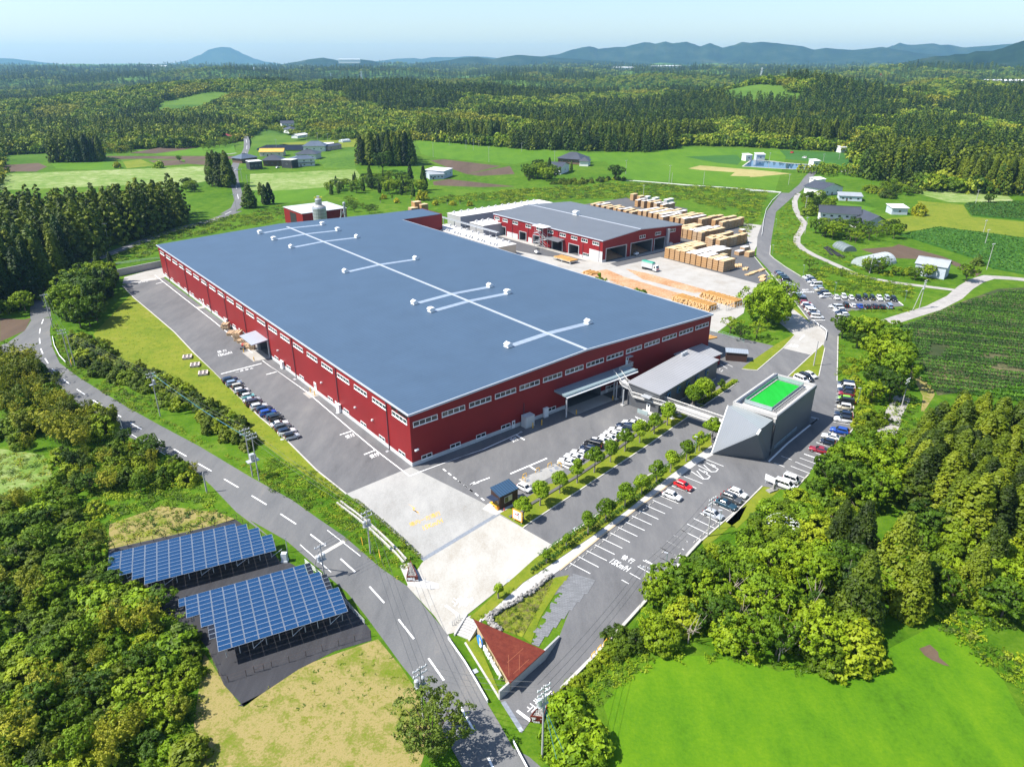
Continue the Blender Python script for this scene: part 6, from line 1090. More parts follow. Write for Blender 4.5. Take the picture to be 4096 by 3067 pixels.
kiln('far long kiln row with white cowls behind the sawmill hall', 157, 226, 204, 217, 6, [(x, 11) for x in range(3, 68, 5)], (KW, KR), [(x, 4.5) for x in range(4, 68, 5)])
kiln('middle kiln with grey walls beside the pipe rack', 152, 166, 176, 188, 6, [(x, 10.5) for x in (3, 7, 11)], (KW, KR), [(x, 3.5) for x in (3, 7, 11)])
pr = thing('pipe_rack', 'grey steel pipe rack bridging between kilns and hall', 'pipe rack', W(140, 150, .04), YAW)
for x, y in ((3, 58), (3, 50), (6, 44), (6, 34), (5, 23), (5.5, 12), (5, 6)): MB().tube((x, y, 0), (x, y, 7.4), .22, 6).build('post', M['galv'], pr)
MB().bb(4.0, 4.5, 4, 60, 7.2, 7.5).bb(5.2, 5.7, 4, 60, 7.2, 7.5).bb(4.7, 5.0, 4, 60, 7.55, 7.8).build('beam', M['galv'], pr); MB().bb(-8, 4, 58, 58.6, 7.2, 7.6).build('cross_pipe', M['galv'], pr)
t = thing('wall_hut', 'small grey equipment box on ridge end behind sawmill roof', 'hut', W(214, 186), YAW); MB().bb(-1.5, 1.5, -1.5, 1.5, 0, 8.2).build('body', plain('mauve_box', (.32, .24, .22), .7), t); MB().bb(-1.6, 1.6, -1.6, 1.6, 8.2, 8.4).build('roof', M['galv'], t)
for k, (x, y) in enumerate(((1075, 40 + 60), (1130, 105), (1185, 100), (1250, 112), (1355, 128))):
 p = G('A7', x, y + 4); t = thing('equipment_cabin', ('pale timber crate pile by the rear bank, left', 'pale timber crate pile by the rear bank, right', 'small grey cabinet at rear bank', 'grey meter cabinets at the rear bank', 'long grey switch cabin at the foot of the rear bank')[k], 'cabin', (p.x, p.y, .05), YAW + .1)
 L0 = (5, 5, 3.5, 5, 8)[k]; MB().bb(-L0 / 2, L0 / 2, -1.3, 1.3, .2, (4.2, 3.2, 2.6, 2.6, 3)[k]).build('body', BOARD if k < 2 else KW, t); MB().bb(-L0 / 2 - .1, L0 / 2 + .1, -1.4, 1.4, (4.2, 3.2, 2.6, 2.6, 3)[k], (4.35, 3.35, 2.75, 2.75, 3.15)[k]).build('roof', BTOP if k < 2 else M['white'], t)
bh = thing('boiler_house', 'small red boiler house with white ribbed roof beyond the hall', 'shed', W(86.5, 254.5), YAW)
MB().bb(0, 26.5, 0, 26, 0, 8.6).build('wall', RED, bh); MB().bb(-.3, 26.8, -.3, 26.3, 8.6, 8.9).build('roof', ribbed('white_rib_roof', (.5, .51, .53), 1.0, 'x', .5, dark=.75, bumpk=.6), bh); MB().bb(-.06, 0, 9, 17.5, 0, 7.4).build('painted_opening', M['dark'], bh)  # near-black slab on a solid wall; the doorway's inner shade is its colour
p = W(94, 248.6); si = thing('silo', 'grey metal silo tower with stepped top in front of boiler house', 'silo', (p.x, p.y, 0)); si.scale = (.95, .95, .82)
MB().lathe([(3.9, 0), (3.9, 14.5), (3.7, 15.2), (1.7, 16.8)], n=20).build('drum', ribbed('silo_metal', (.40, .43, .46), 2.2, 'z', .4, metal=.4, dark=.7), si); MB().lathe([(1.9, 16.2), (1.9, 20.2), (1.6, 20.5)], n=14).build('head', bpy.data.materials['silo_metal'], si); MB().box((0, 0, 21.4), (1.4, 1.4, 1.8)).build('top_box', M['galv'], si)
for s in (0, 1): 
 mb = MB()
 for i in range(12): a_ = i * math.pi / 6; c_ = (i + 1) * math.pi / 6; r_, z_ = ((2.3, 20.6), (4.1, 15.3))[s]; mb.tube((r_ * math.cos(a_), r_ * math.sin(a_), z_ + 1), (r_ * math.cos(c_), r_ * math.sin(c_), z_ + 1), .06, 4); mb.tube((r_ * math.cos(a_), r_ * math.sin(a_), z_), (r_ * math.cos(a_), r_ * math.sin(a_), z_ + 1), .05, 4)
 mb.build('guard_rail', M['yellow'], si)
p = W(107.7, 246); ch = thing('flue_stack', 'slim grey flue stack with braced duct beside boiler house', 'chimney', (p.x, p.y, 0)); ch.scale = (.8, .8, .8)
MB().lathe([(.85, 0), (.85, 13.5), (.7, 13.5), (.7, 15.5), (1.0, 15.6), (1.0, 17), (.5, 17.4)], n=12).build('flue', bpy.data.materials['silo_metal'], ch); MB().tube((-6.5, -1, 1), (-1, 0, 11), .4, 6).build('duct', M['galv'], ch); MB().tube((-4.0, -1.5, 0), (-2.2, -.5, 12), .3, 6).build('duct', M['galv'], ch)
for k, (x, y) in enumerate(((1342, 160), (1395, 162), (1315, 170))): p = G('A6', x, y + 38); stack(*toW(p), 6.4 if k == 0 else (5.0 if k == 1 else 3.5), 1, 'timber stack peeking over hall roof behind its wing, ' + ('tallest', 'right', 'left')[k], None, 5, 4)
# foliage; the darkest leaf stops are deepened to paint in shaded crevices
LV = {'cedar': leafmat('cedar_foliage', [(0.011, 0.023, 0.0009), (0.046, 0.076, 0.0018), (0.104, 0.146, 0.0031), (0.161, 0.195, 0.0060)], 0.09, .22, .45),
 'dark': leafmat('dark_cedar_foliage', [(0.005, 0.016, 0.0013), (0.017, 0.044, 0.0024), (0.043, 0.086, 0.0039), (0.083, 0.128, 0.0060)], 0.06, .15, .5),
 'leaf': leafmat('broad_foliage', [(0.015, 0.042, 0.0009), (0.058, 0.119, 0.0018), (0.125, 0.211, 0.0031), (0.203, 0.285, 0.0051)], 0.15, .3, .55),
 'mixed': leafmat('thicket_foliage', [(0.029, 0.057, 0.0011), (0.086, 0.142, 0.0021), (0.167, 0.237, 0.0035), (0.249, 0.304, 0.0086)], 0.15, .35, .6),
 'bright': leafmat('bright_foliage', [(0.041, 0.084, 0.0015), (0.102, 0.185, 0.0024), (0.179, 0.284, 0.0046), (0.249, 0.342, 0.0086)], 0.17, .5, .4),
 'olive': leafmat('olive_foliage', [(0.018, 0.042, 0.0038), (0.051, 0.092, 0.0074), (0.100, 0.146, 0.0135), (0.166, 0.190, 0.0214)], 0.12, .3, .4),
 'bamboo': leafmat('bamboo_foliage', [(0.053, 0.076, 0.0023), (0.134, 0.165, 0.0048), (0.242, 0.249, 0.0097), (0.332, 0.323, 0.0214)], 0.18, .3, .5),
 'yellow': leafmat('yellow_foliage', [(0.157, 0.186, 0.0027), (0.326, 0.320, 0.0043), (0.442, 0.399, 0.0086)], 0.18, .5, .4),
 'meadow': leafmat('meadow_blades', [(0.029, 0.075, 0.0008), (0.058, 0.132, 0.0014), (0.092, 0.180, 0.0021)], 0.12, .3, .3),
 'farlight': leafmat('far_foliage', [(0.029, 0.059, 0.0019), (0.083, 0.139, 0.0036), (0.167, 0.232, 0.0070), (0.258, 0.294, 0.0171)], 0.09, .03, .7),
 'tea': leafmat('tea_foliage', [(0.007, 0.032, 0.0015), (0.024, 0.079, 0.0030), (0.054, 0.142, 0.0054), (0.092, 0.190, 0.0086)], 0.07, .6, .3)}
def leaf(mb, p, n, s, rr):
 n = Vector(n); n.normalize(); a = n.cross(Vector((rr.gauss(0, 1), rr.gauss(0, 1), rr.gauss(0, 1)))); a.normalize(); b = n.cross(a); a *= s; b *= s * rr.uniform(.55, 1)
 mb.v += [tuple(p - a), tuple(p + b * .9), tuple(p + a), tuple(p - b * .9)]; k = len(mb.v) - 4; mb.f.append([k, k + 1, k + 2, k + 3]); mb.m.append(0)
def tuft(mb, c, out, r, n, s, rr, flat=.8, jit=.55):
 out = Vector(out).normalized()
 for _ in range(n):
  d = Vector((rr.gauss(0, 1), rr.gauss(0, 1), rr.gauss(0, 1))).normalized()
  if d.dot(out) < -.35: d = -d
  p = c + Vector((d.x * r, d.y * r, d.z * r * flat)) * rr.uniform(.55, 1.05)
  leaf(mb, p, d + out * .5 + Vector((rr.gauss(0, jit), rr.gauss(0, jit), rr.gauss(0, jit) + .25)), s * rr.uniform(.6, 1.15), rr)
def trunk_mesh(h, r, lean=0, limbs=(), m=None, rr=random):
 mb = MB(); p = Vector((0, 0, -.2)); n = 5
 for i in range(n): q = Vector((lean * (i + 1) / n * h * .2 + rr.uniform(-.05, .05) * r * 4, rr.uniform(-.05, .05) * r * 4, h * (i + 1) / n)); mb.tube(p, q, r * (1 - .14 * i), 7, r * (1 - .14 * (i + 1)), cap=False); p = q
 for a, b, r0 in limbs: mb.tube(a, b, r0, 5, r0 * .35, cap=False)
 return mb.mesh('trunk', m or M['bark'], smooth=True)
def cedar_meshes(seed, h=20, R_=3.0, nt_=150, nl=24, s=.42, bare=.1, mat='cedar', power=.7):
 rr = random.Random(seed); mb = MB(); ph = rr.random() * 9
 for i in range(nt_):
  f = (i + rr.random()) / nt_; z = h * (bare + (1 - bare) * f * .97); th = i * 2.39996 + rr.uniform(-.4, .4)
  prof = (1 - f ** 1.5) ** power * (.6 + .4 * min(1, f * 6 + .3)); rad = R_ * prof * (.85 + .3 * noise.noise((math.cos(th) * 1.3 + ph, math.sin(th) * 1.3, f * 5)))
  rad = max(.1, rad); c = Vector((math.cos(th) * rad, math.sin(th) * rad, z)); tr = (.55 + .35 * (1 - f)) * R_ / 3
  tuft(mb, c, (math.cos(th), math.sin(th), .55 + f), tr * rr.uniform(.8, 1.25), nl, s * (.7 + .5 * (1 - f)), rr, .95)
 return trunk_mesh(h * .93, h * .013 + .05, 0, (), None, rr), mb.mesh('crown', LV[mat])
def broad_meshes(seed, h=10, R_=4.2, lobes=16, per=9, nl=24, s=.34, mat='leaf', z0=.28, squash=.8, open_=0):
 rr = random.Random(seed); mb = MB(); limbs = []; cz = h * (z0 + (1 - z0) * .5); rz = h * (1 - z0) * .5
 for i in range(lobes):
  u = 1 - 2 * (i + .5) / lobes; th = i * 2.39996 + rr.uniform(-.3, .3); k = rr.uniform(.5, .95) if i > 2 else .35
  d = Vector((math.cos(th) * math.sqrt(1 - u * u), math.sin(th) * math.sqrt(1 - u * u), u)); c = Vector((d.x * R_ * k, d.y * R_ * k, cz + d.z * rz * k)); lr = R_ * rr.uniform(.26, .46) * (.8 if open_ else 1)
  limbs.append((Vector((0, 0, h * z0 * rr.uniform(.6, 1.1))), c, .09 * h / 10 + .03))
  for j in range(per):
   e = Vector((rr.gauss(0, 1), rr.gauss(0, 1), rr.gauss(.25, .8))).normalized(); e = (e + d * .4).normalized()
   p = c + Vector((e.x * lr, e.y * lr, e.z * lr * squash)); tuft(mb, p, e, lr * rr.uniform(.3, .5), nl, s * rr.uniform(.7, 1.15), rr, .8)
 return trunk_mesh(h * z0 * 1.3, .02 * h + .06, rr.uniform(-.3, .3), limbs, None, rr), mb.mesh('crown', LV[mat])
def pom_meshes(seed, lobes, trunk_h, mat='bright', s=.17):
 rr = random.Random(seed); mb = MB(); limbs = []
 for (x, y, z, r) in lobes:
  limbs.append((Vector((0, 0, trunk_h * .8)), Vector((x, y, z - r * .3)), .09)); n = int(46 * r * r + 20)
  for j in range(n):
   e = Vector((rr.gauss(0, 1), rr.gauss(0, 1), rr.gauss(.2, .9))).normalized(); p = Vector((x, y, z)) + Vector((e.x * r, e.y * r, e.z * r * .8)) * rr.uniform(.78, .98); tuft(mb, p, e, .34, 11, s, rr, .8)
 m = trunk_mesh(trunk_h, .19, rr.uniform(-.4, .4), limbs, GREYBARK, rr)
 return m, mb.mesh('crown', LV[mat])
GREYBARK = plain('pale_bark', (.22, .19, .165), .9, .25, 3)
def shrub_meshes(seed, R_=2.4, h=3.0, nt_=85, nl=30, s=.2, mat='mixed'):
 rr = random.Random(seed); mb = MB(); ph = rr.random() * 9; limbs = []
 for i in range(nt_):
  u = rr.uniform(-.15, 1); th = rr.random() * 6.283; d = Vector((math.cos(th) * math.sqrt(1 - u * u), math.sin(th) * math.sqrt(1 - u * u), u)); k = .72 + .42 * noise.noise((d.x * 1.4 + ph, d.y * 1.4, d.z * 1.4)) + rr.uniform(-.08, .08)
  c = Vector((d.x * R_ * k, d.y * R_ * k, h * (.12 + .8 * max(0, d.z) * k))); tuft(mb, c, d + Vector((0, 0, .2)), rr.uniform(.3, .62), nl, s * rr.uniform(.7, 1.2), rr, .75)
  if i % 9 == 0: limbs.append((Vector((0, 0, .1)), c, .06))
 return trunk_mesh(h * .4, .12, 0, limbs, None, rr), mb.mesh('crown', LV[mat])
def bamboo_meshes(seed, h=9):
 rr = random.Random(seed); mb = MB(); st = MB()
 for k in range(15):
  th = rr.random() * 6.283; r0 = rr.uniform(0, 1.6); b = Vector((math.cos(th) * r0, math.sin(th) * r0, 0)); hh = h * rr.uniform(.65, 1.05); ln = Vector((math.cos(th), math.sin(th), 0)) * rr.uniform(.5, 2.2); p = b
  for i in range(1, 7):
   f = i / 6; q = b + Vector((0, 0, hh * f)) + ln * f ** 2.2; st.tube(p, q, .05, 4, .045, cap=False); p = q
   if f > .35:
    for _ in range(4): tuft(mb, q + Vector((rr.gauss(0, .5), rr.gauss(0, .5), rr.gauss(0, .5))), ln + Vector((0, 0, .8)), .55, 9, .26, rr, .7, .5)
 return st.mesh('culm', plain('bamboo_culm', (.18, .22, .05), .6) if 'bamboo_culm' not in bpy.data.materials else bpy.data.materials['bamboo_culm']), mb.mesh('crown', LV['bamboo'])
KIND = {}
KIND['cedar'] = [cedar_meshes(10 + i, 20, 2.9 + .25 * (i % 3), 150, 24, .42, .08) for i in range(4)]
KIND['dark'] = [cedar_meshes(30 + i, 20, 3.0 + .3 * (i % 2), 150, 20, .55, .06, 'dark', .8) for i in range(4)]
KIND['pole_cedar'] = [cedar_meshes(50 + i, 22, 2.3, 70, 18, .55, .42, 'cedar', .5) for i in range(3)]
KIND['fir'] = [cedar_meshes(60 + i, 18, 4.2, 170, 26, .42, .04, 'cedar', .8) for i in range(2)]
KIND['broad'] = [broad_meshes(70 + i, 10, 4.2, 15 + i, 9, 24, .34) for i in range(4)]
KIND['camphor'] = [broad_meshes(80, 16, 9.2, 46, 11, 28, .44, 'bright', .16, .9)]
KIND['airy'] = [broad_meshes(90 + i, 8, 4.2, 13, 7, 18, .26, 'leaf', .35, .35, 1) for i in range(2)]
KIND['sparse'] = [broad_meshes(95, 9.5, 4.6, 34, 9, 26, .19, 'olive', .25, .85, 1)]
KIND['bush'] = [shrub_meshes(100 + i, 2.3 + .2 * i, 2.8 + .3 * (i % 3)) for i in range(4)]
KIND['vine'] = [shrub_meshes(110 + i, 2.6, 3.8 + .5 * i, 110, 32, .19, ('mixed', 'leaf', 'mixed')[i]) for i in range(3)]
KIND['hedge'] = [shrub_meshes(120 + i, 2.0, 3.4 + .4 * i, 70, 24, .26, ('cedar', 'olive', 'cedar')[i]) for i in range(3)]
KIND['goldbush'] = [shrub_meshes(130, 1.6, 2.6, 50, 20, .24, 'yellow')]
KIND['brightbush'] = [shrub_meshes(135 + i, 2.1, 2.8, 70, 24, .24, 'bright') for i in range(2)]
KIND['bamboo'] = [bamboo_meshes(140 + i) for i in range(3)]
POMS = [[(0, 0, 4.6, 1.5), (1.0, .3, 4.0, 1.2), (-1.0, -.3, 4.1, 1.25), (.1, -.9, 3.7, 1.0)], [(0, 0, 5.2, 1.15), (.9, .4, 4.1, 1.25), (-.9, 0, 4.2, 1.2), (0, -.8, 3.3, 1.0)], [(-.9, .1, 4.0, 1.2), (1.1, 0, 3.8, 1.1), (.1, .3, 5.2, 1.0), (.2, -.9, 3.4, .9)], [(0, 0, 4.4, 1.75), (-.8, .5, 3.7, 1.2), (.9, -.4, 3.6, 1.2)], [(0, 0, 5.4, .75), (-1.2, .2, 4.2, .95), (1.2, .0, 4.0, .9), (-.2, -.6, 3.3, 1.0)]]
KIND['pom'] = [pom_meshes(150 + i, l, 3.4) for i, l in enumerate(POMS)]
KIND['round'] = [pom_meshes(160 + i, [(0, 0, 4.6, 2.3), (1.3, .6, 3.6, 1.8), (-1.3, .2, 3.5, 1.8), (0, -1.2, 3.2, 1.7)], 2.4, 'bright', .19) for i in range(2)]
KIND['sapling'] = [pom_meshes(170, [(0, 0, 2.5, .5), (.3, .1, 1.9, .45), (-.25, -.1, 2.0, .4)], 2.0, 'bright', .14)]
NAMES = {'cedar': ('cedar_tree', 'tree'), 'dark': ('cedar_tree', 'tree'), 'pole_cedar': ('cedar_tree', 'tree'), 'fir': ('cypress_tree', 'tree'), 'broad': ('broadleaf_tree', 'tree'), 'camphor': ('camphor_tree', 'tree'), 'airy': ('spreading_tree', 'tree'), 'sparse': ('broadleaf_tree', 'tree'),
  'bush': ('shrub', 'shrub'), 'vine': ('overgrown_bush', 'shrub'), 'hedge': ('hedge_shrub', 'shrub'), 'goldbush': ('shrub', 'shrub'), 'brightbush': ('shrub', 'shrub'), 'bamboo': ('bamboo_clump', 'bamboo'), 'pom': ('clipped_tree', 'tree'), 'round': ('clipped_tree', 'tree'), 'sapling': ('young_tree', 'tree')}
VR = random.Random(99)
def plant(kind, p, h=None, label='', group=None, sx=1.0):
 ms = KIND[kind]; tm, cm = ms[VR.randrange(len(ms))]; base = {'cedar': 20, 'dark': 20, 'pole_cedar': 22, 'fir': 18, 'broad': 10, 'camphor': 16, 'airy': 8, 'sparse': 9.5, 'bush': 3, 'vine': 4.8, 'hedge': 3.7, 'goldbush': 2.6, 'brightbush': 2.8, 'bamboo': 9, 'pom': 5.8, 'round': 6.4, 'sapling': 2.9}[kind]
 k = (h or base) / base; nm, cat = NAMES[kind]; t = thing(nm, label, cat, (p.x, p.y, p.z), VR.random() * 6.28, group); t.scale = (k * sx, k * sx, k)
 link('trunk' if kind != 'bamboo' else 'stalks', tm, t); link('crown', cm, t); return t
def inside(p, poly):
 c = False; j = len(poly) - 1
 for i in range(len(poly)):
  a, b = poly[i], poly[j]
  if (a.y > p[1]) != (b.y > p[1]) and p[0] < (b.x - a.x) * (p[1] - a.y) / (b.y - a.y) + a.x: c = not c
  j = i
 return c
def fill(spec, step, jit=.38, seed=1):
 poly = P(spec) if isinstance(spec, str) else spec; rr = random.Random(seed); x0, x1 = min(p.x for p in poly), max(p.x for p in poly); y0, y1 = min(p.y for p in poly), max(p.y for p in poly); out = []; j = 0; y = y0
 while y < y1:
  x = x0 + (step / 2 if j % 2 else 0)
  while x < x1:
   q = Vector((x + rr.uniform(-jit, jit) * step, y + rr.uniform(-jit, jit) * step, 0))
   if inside(q, poly): out.append(q)
   x += step
  y += step * .87; j += 1
 return out
def grove(kinds, spec, step, h0, h1, label, group, seed=1, cap=999, sx=1.0):
 pts = fill(spec, step, seed=seed); rr = random.Random(seed); pts.sort(key=lambda p: p.length); rest = pts[cap:]
 for p in pts[:cap]: k_ = rr.choice(kinds); plant(k_, p, rr.uniform(h0, h1) * (1.5 if k_ in ('broad', 'bamboo') and h1 < 5 else 1), label, group, sx * rr.uniform(.85, 1.2))
 return rest
def scatter(name, pts, protos, label=None):
 me = bpy.data.meshes.new(name); me.from_pydata([p[:3] for p in pts], [], []); n = len(pts)
 for an, typ, vals in (('sc', 'FLOAT', [p[3] for p in pts]), ('rz', 'FLOAT', [VR.random() * 6.28 for _ in pts]), ('pi', 'INT', [p[4] for p in pts]), ('zs', 'FLOAT', [VR.uniform(.85, 1.2) for _ in pts])): me.attributes.new(an, typ, 'POINT').data.foreach_set('value', vals)
 o = link(name, me); ng = bpy.data.node_groups.new(name, 'GeometryNodeTree'); ng.interface.new_socket('Geometry', in_out='INPUT', socket_type='NodeSocketGeometry'); ng.interface.new_socket('Geometry', in_out='OUTPUT', socket_type='NodeSocketGeometry')
 gi = ng.nodes.new('NodeGroupInput'); go = ng.nodes.new('NodeGroupOutput'); j = ng.nodes.new('GeometryNodeJoinGeometry')
 def attr(a, typ): q = ng.nodes.new('GeometryNodeInputNamedAttribute'); q.data_type = typ; q.inputs[0].default_value = a; return q.outputs[0]
 cx = ng.nodes.new('ShaderNodeCombineXYZ'); ng.links.new(attr('rz', 'FLOAT'), cx.inputs[2]); sc = ng.nodes.new('ShaderNodeCombineXYZ'); a = attr('sc', 'FLOAT'); ng.links.new(a, sc.inputs[0]); ng.links.new(a, sc.inputs[1]); mu = ng.nodes.new('ShaderNodeMath'); mu.operation = 'MULTIPLY'; ng.links.new(a, mu.inputs[0]); ng.links.new(attr('zs', 'FLOAT'), mu.inputs[1]); ng.links.new(mu.outputs[0], sc.inputs[2])
 for k, me_ in enumerate(protos):
  po = bpy.data.objects.new('proto_' + name, me_); oi = ng.nodes.new('GeometryNodeObjectInfo'); oi.inputs[0].default_value = po; oi.inputs[1].default_value = True
  cp = ng.nodes.new('FunctionNodeCompare'); cp.data_type = 'INT'; cp.operation = 'EQUAL'; ng.links.new(attr('pi', 'INT'), cp.inputs[2]); cp.inputs[3].default_value = k
  ip = ng.nodes.new('GeometryNodeInstanceOnPoints'); ng.links.new(gi.outputs[0], ip.inputs['Points']); ng.links.new(cp.outputs[0], ip.inputs['Selection']); ng.links.new(oi.outputs['Geometry'], ip.inputs['Instance']); ng.links.new(cx.outputs[0], ip.inputs['Rotation']); ng.links.new(sc.outputs[0], ip.inputs['Scale']); ng.links.new(ip.outputs[0], j.inputs[0])
 ng.links.new(j.outputs[0], go.inputs[0]); md = o.modifiers.new('scatter', 'NODES'); md.node_group = ng
 return tag(o, label, None, None, 'stuff')
FARM = [cedar_meshes(200 + i, 20, 3.6, 26, 7, 1.3, .0, 'dark', .6)[1] for i in range(3)] + [broad_meshes(210 + i, 11, 6.5, 9, 5, 7, 1.25, ('leaf', 'farlight', 'farlight')[i], .1)[1] for i in range(3)]
FARM += [broad_meshes(220, 9, 7, 8, 4, 7, 1.3, 'bamboo', .1)[1], cedar_meshes(204, 20, 3.4, 34, 9, 1.1, .0, 'cedar', .6)[1]]
rr = random.Random(5); pts = []
def wood_kind(x, y):
 v = noise.noise((x / 230, y / 230, 4.4)) + .5 * noise.noise((x / 80, y / 80, 8.8)); w_ = noise.noise((x / 120, y / 120, 1.1))
 if math.atan2(x, y) < -.22 and math.hypot(x, y) < 2200: v -= .38
 if v > .02: return rr.choice((0, 1, 2, 7))
 return 6 if w_ > .25 else rr.choice((3, 4, 5))
FIELDS = [P(s) for s in ('A3 0,870 700,935 1400,900 1500,830 2212,860 2500,900 2212,1240 1400,1160 1000,1150 0,1010', 'A2 1330,820 1560,810 2212,870 2500,960 2130,1030 1500,970 1380,940', 'A4 0,860 400,885 720,915 930,1000 930,1100 0,1130', 'A8 1310,240 1400,170 1600,180 2060,245 2160,330 1900,340 1600,330')]
OPENP = P('OV -300,640 -60,500 0,380 0,330 300,318 400,322 520,300 600,265 760,300 880,302 1000,312 1150,325 1400,330 1480,315 1600,318 1830,330 1860,385 2000,415 2300,430 2600,460 2700,1700 -500,1700')
CLEAR = [(at_dist('OV', 1290, 178, 2500), 90, 40), (at_dist('OV', 1375, 190, 2450), 60, 30)]
D = 600.0
while D < 8000:
 st = 7.0 if D < 1300 else (8.2 if D < 2300 else max(11, D * .0043)); a = -.70
 while a < .70:
  D2 = D + rr.uniform(-.6, .6) * st * (1 if D < 2300 else 1.6); a2 = a + rr.uniform(-.45, .45) * st / D; x, y = D2 * math.sin(a2), D2 * math.cos(a2)
  if D > 1150 or not inside((x, y), OPENP):
   k = wood_kind(x, y); s_ = (st / 7.0) ** .8 * rr.uniform(.75, 1.15) if D < 2300 else min(2.2, st / 11.0) * rr.uniform(.6, 1.1)
   gap = noise.noise((x / 170, y / 170, 6.2)) > .47 and D > 1300
   if not gap: pts.append((x, y, hz(x, y) - .6, s_ if k not in (0, 1, 2, 7) else s_ * .92, k))
  a += st / D
 D += st * (.9 if D < 2300 else 1.1)
 if D > 2300: D += st * .5
NEARPTS = pts
rest = []
rest += grove(['dark', 'dark', 'cedar'], 'OV -60,505 200,494 400,460 396,486 235,538 150,592 75,650 -60,695', 5.4, 19, 25, 'tall dark cedar in the dense grove left of the red hall', 'cedars of the left grove', 3, 60, 1.05)
rest += grove(['cedar', 'dark'], 'A1 430,905 720,960 830,975 840,1000 420,1010', 5.2, 21, 26, 'dark cedar in the isolated stand among fields at far left', 'cedars of the far left stand', 4, 12)
rest += grove(['cedar'], 'A1 1700,1200 1850,1215 1870,1175 1740,1165', 5.5, 22, 27, 'tall cedar in small clump beside the back road', 'cedars by the back road', 5, 6)
rest += grove(['cedar', 'dark'], 'A2 860,1030 1300,1040 1320,1000 1240,960 950,960', 5.6, 24, 31, 'tall cedar in the thick stand behind the fields, centre', 'cedars of the centre stand', 6, 22)
rest += grove(['cedar', 'dark'], 'A2 1350,825 1640,850 2060,860 2060,830 1640,800 1350,790', 7, 20, 27, 'tall cedar in row behind the ploughed field with poles', 'cedars behind the ploughed field', 7, 10)
rest += grove(['pole_cedar', 'dark'], 'A3 250,870 900,900 1390,900 1400,850 1700,845 1700,810 1200,830 260,830', 8, 20, 28, 'tall cedar with bare trunk along the far field edge', 'cedars along the far field edge', 8, 14)
rest += grove(['cedar', 'pole_cedar'], 'A4 0,835 400,880 760,905 760,860 400,830 0,800', 7.5, 24, 30, 'tall straight cedar in the wall behind the pond field', 'cedars behind the pond', 9, 16)
rest += grove(['cedar'], 'A4 800,1000 930,1030 1000,1130 1300,1160 1600,1190 2000,1250 2212,1260 2400,1290 2400,1150 2000,1100 1400,1020 900,940', 6.2, 20, 26, 'tall cedar in plantation edge right of the mown field', 'cedars right of the mown field', 10, 32)
rest += grove(['cedar'], 'B4 1390,1300 1440,1120 1690,985 2212,1030 2500,1100 B8 2500,330 2212,330 1900,260 1700,130 1560,60', 3.9, 13.5, 16.5, 'olive green cedar in the close plantation below tea rows', 'cedars below the tea rows', 11, 100, 1.25)
for x, y, h, lab in ((1290, 300, 12, 'tall olive cypress at upper edge of the thicket, left one'), (1180, 240, 10, 'tall olive cypress behind the white flowering bush'), (1460, 520, 17, 'tallest olive cypress rising out of the thicket'), (1270, 690, 15, 'olive cypress with vines in middle of the thicket'), (1560, 640, 13, 'dark cypress at right end of the thicket'), (1900, 560, 12, 'cypress standing right of the meadow corner'), (1990, 420, 12, 'cypress just behind another right of the meadow corner')): plant('fir', G('B8', x, y), h, lab)
for x, y, h, lab in ((2010, 1370, 15, 'rounded dark cypress beside the back road, near the red shed'),): plant('dark', G('A1', x, y), h, lab, None, 1.9)
for x, y, h, lab in ((2110, 1340, 14, 'loose pine with bare stems right of the rounded cypress'), (2175, 1340, 14, 'dense dark pine next to the loose one beyond the hall'), (2140, 1345, 13, 'narrow pine between two others beyond the hall')): plant('pole_cedar' if x == 2110 else 'dark', G('A1', x, y), h, lab, None, 1.3)
for q in rest: pts.append((q.x, q.y, 0, 1.1, 7))
for spec, kinds, st, s0, s1, sd_ in (('OV -300,330 0,330 60,325 200,318 420,318 500,300 520,285 400,270 -300,270', (3, 4, 5, 4, 6, 7), 9, .7, 1.1, 1), ('A1 760,930 900,935 1040,925 1060,890 1330,860 1330,820 1100,820 800,850', (6, 6, 3), 6, .45, .7, 2), ('A2 100,740 640,830 870,820 880,780 640,760 200,700', (3, 4, 5), 7, .35, .6, 3), ('A2 60,650 880,760 880,700 400,640', (3, 4, 7), 8, .7, 1, 4), ('A3 0,870 250,880 730,910 730,890 240,860 0,850', (7,), 4, .28, .34, 5), ('A4 380,1090 640,1130 900,1130 1400,1180 1300,1080 900,1085 600,1060', (3, 4), 9, .4, .7, 6)):
 for q in fill(spec, st, seed=sd_): pts.append((q.x, q.y, 0, rr.uniform(s0, s1), rr.choice(kinds)))
scatter('forest', pts, FARM, 'wooded hills of dark cedar and pale broadleaf trees stretching to the horizon')
for i, (k, x, y, h) in enumerate((('D6', 525, 765, 5.2), ('D6', 708, 602, 5.8), ('B3', 882, 1350, 5.2), ('B3', 1022, 1268, 5.8), ('B3', 1160, 1185, 6.1), ('B3', 1290, 1100, 5.6), ('B3', 1405, 1015, 5.6), ('B3', 1525, 945, 5.8), ('B3', 1640, 875, 5.4), ('B3', 1745, 805, 6.2))):
 plant('pom', G(k, x, y, .1), h, 'bright green clipped tree, %s in the row behind the white cars, counted from the gatehouse' % ORD[i] if i else 'bright green clipped tree right behind the arrow board', 'clipped trees of the upper row')
for i, (k, x, y, h) in enumerate((('C8', 425, 500, 5.0), ('C8', 573, 395, 5.3), ('C8', 737, 275, 5.6), ('C8', 878, 168, 4.9), ('B3', 1660, 1270, 5.3), ('B3', 1772, 1182, 5.4), ('B3', 1898, 1095, 5.2), ('B3', 2003, 1012, 5.0), ('B3', 2103, 940, 6.2))):
 plant('pom', G(k, x, y, .1), h, 'bright green clipped tree, %s along the white footpath from its low end' % ORD[i] if i < 8 else 'bright green clipped tree beside the pale prow', 'clipped trees along the footpath')
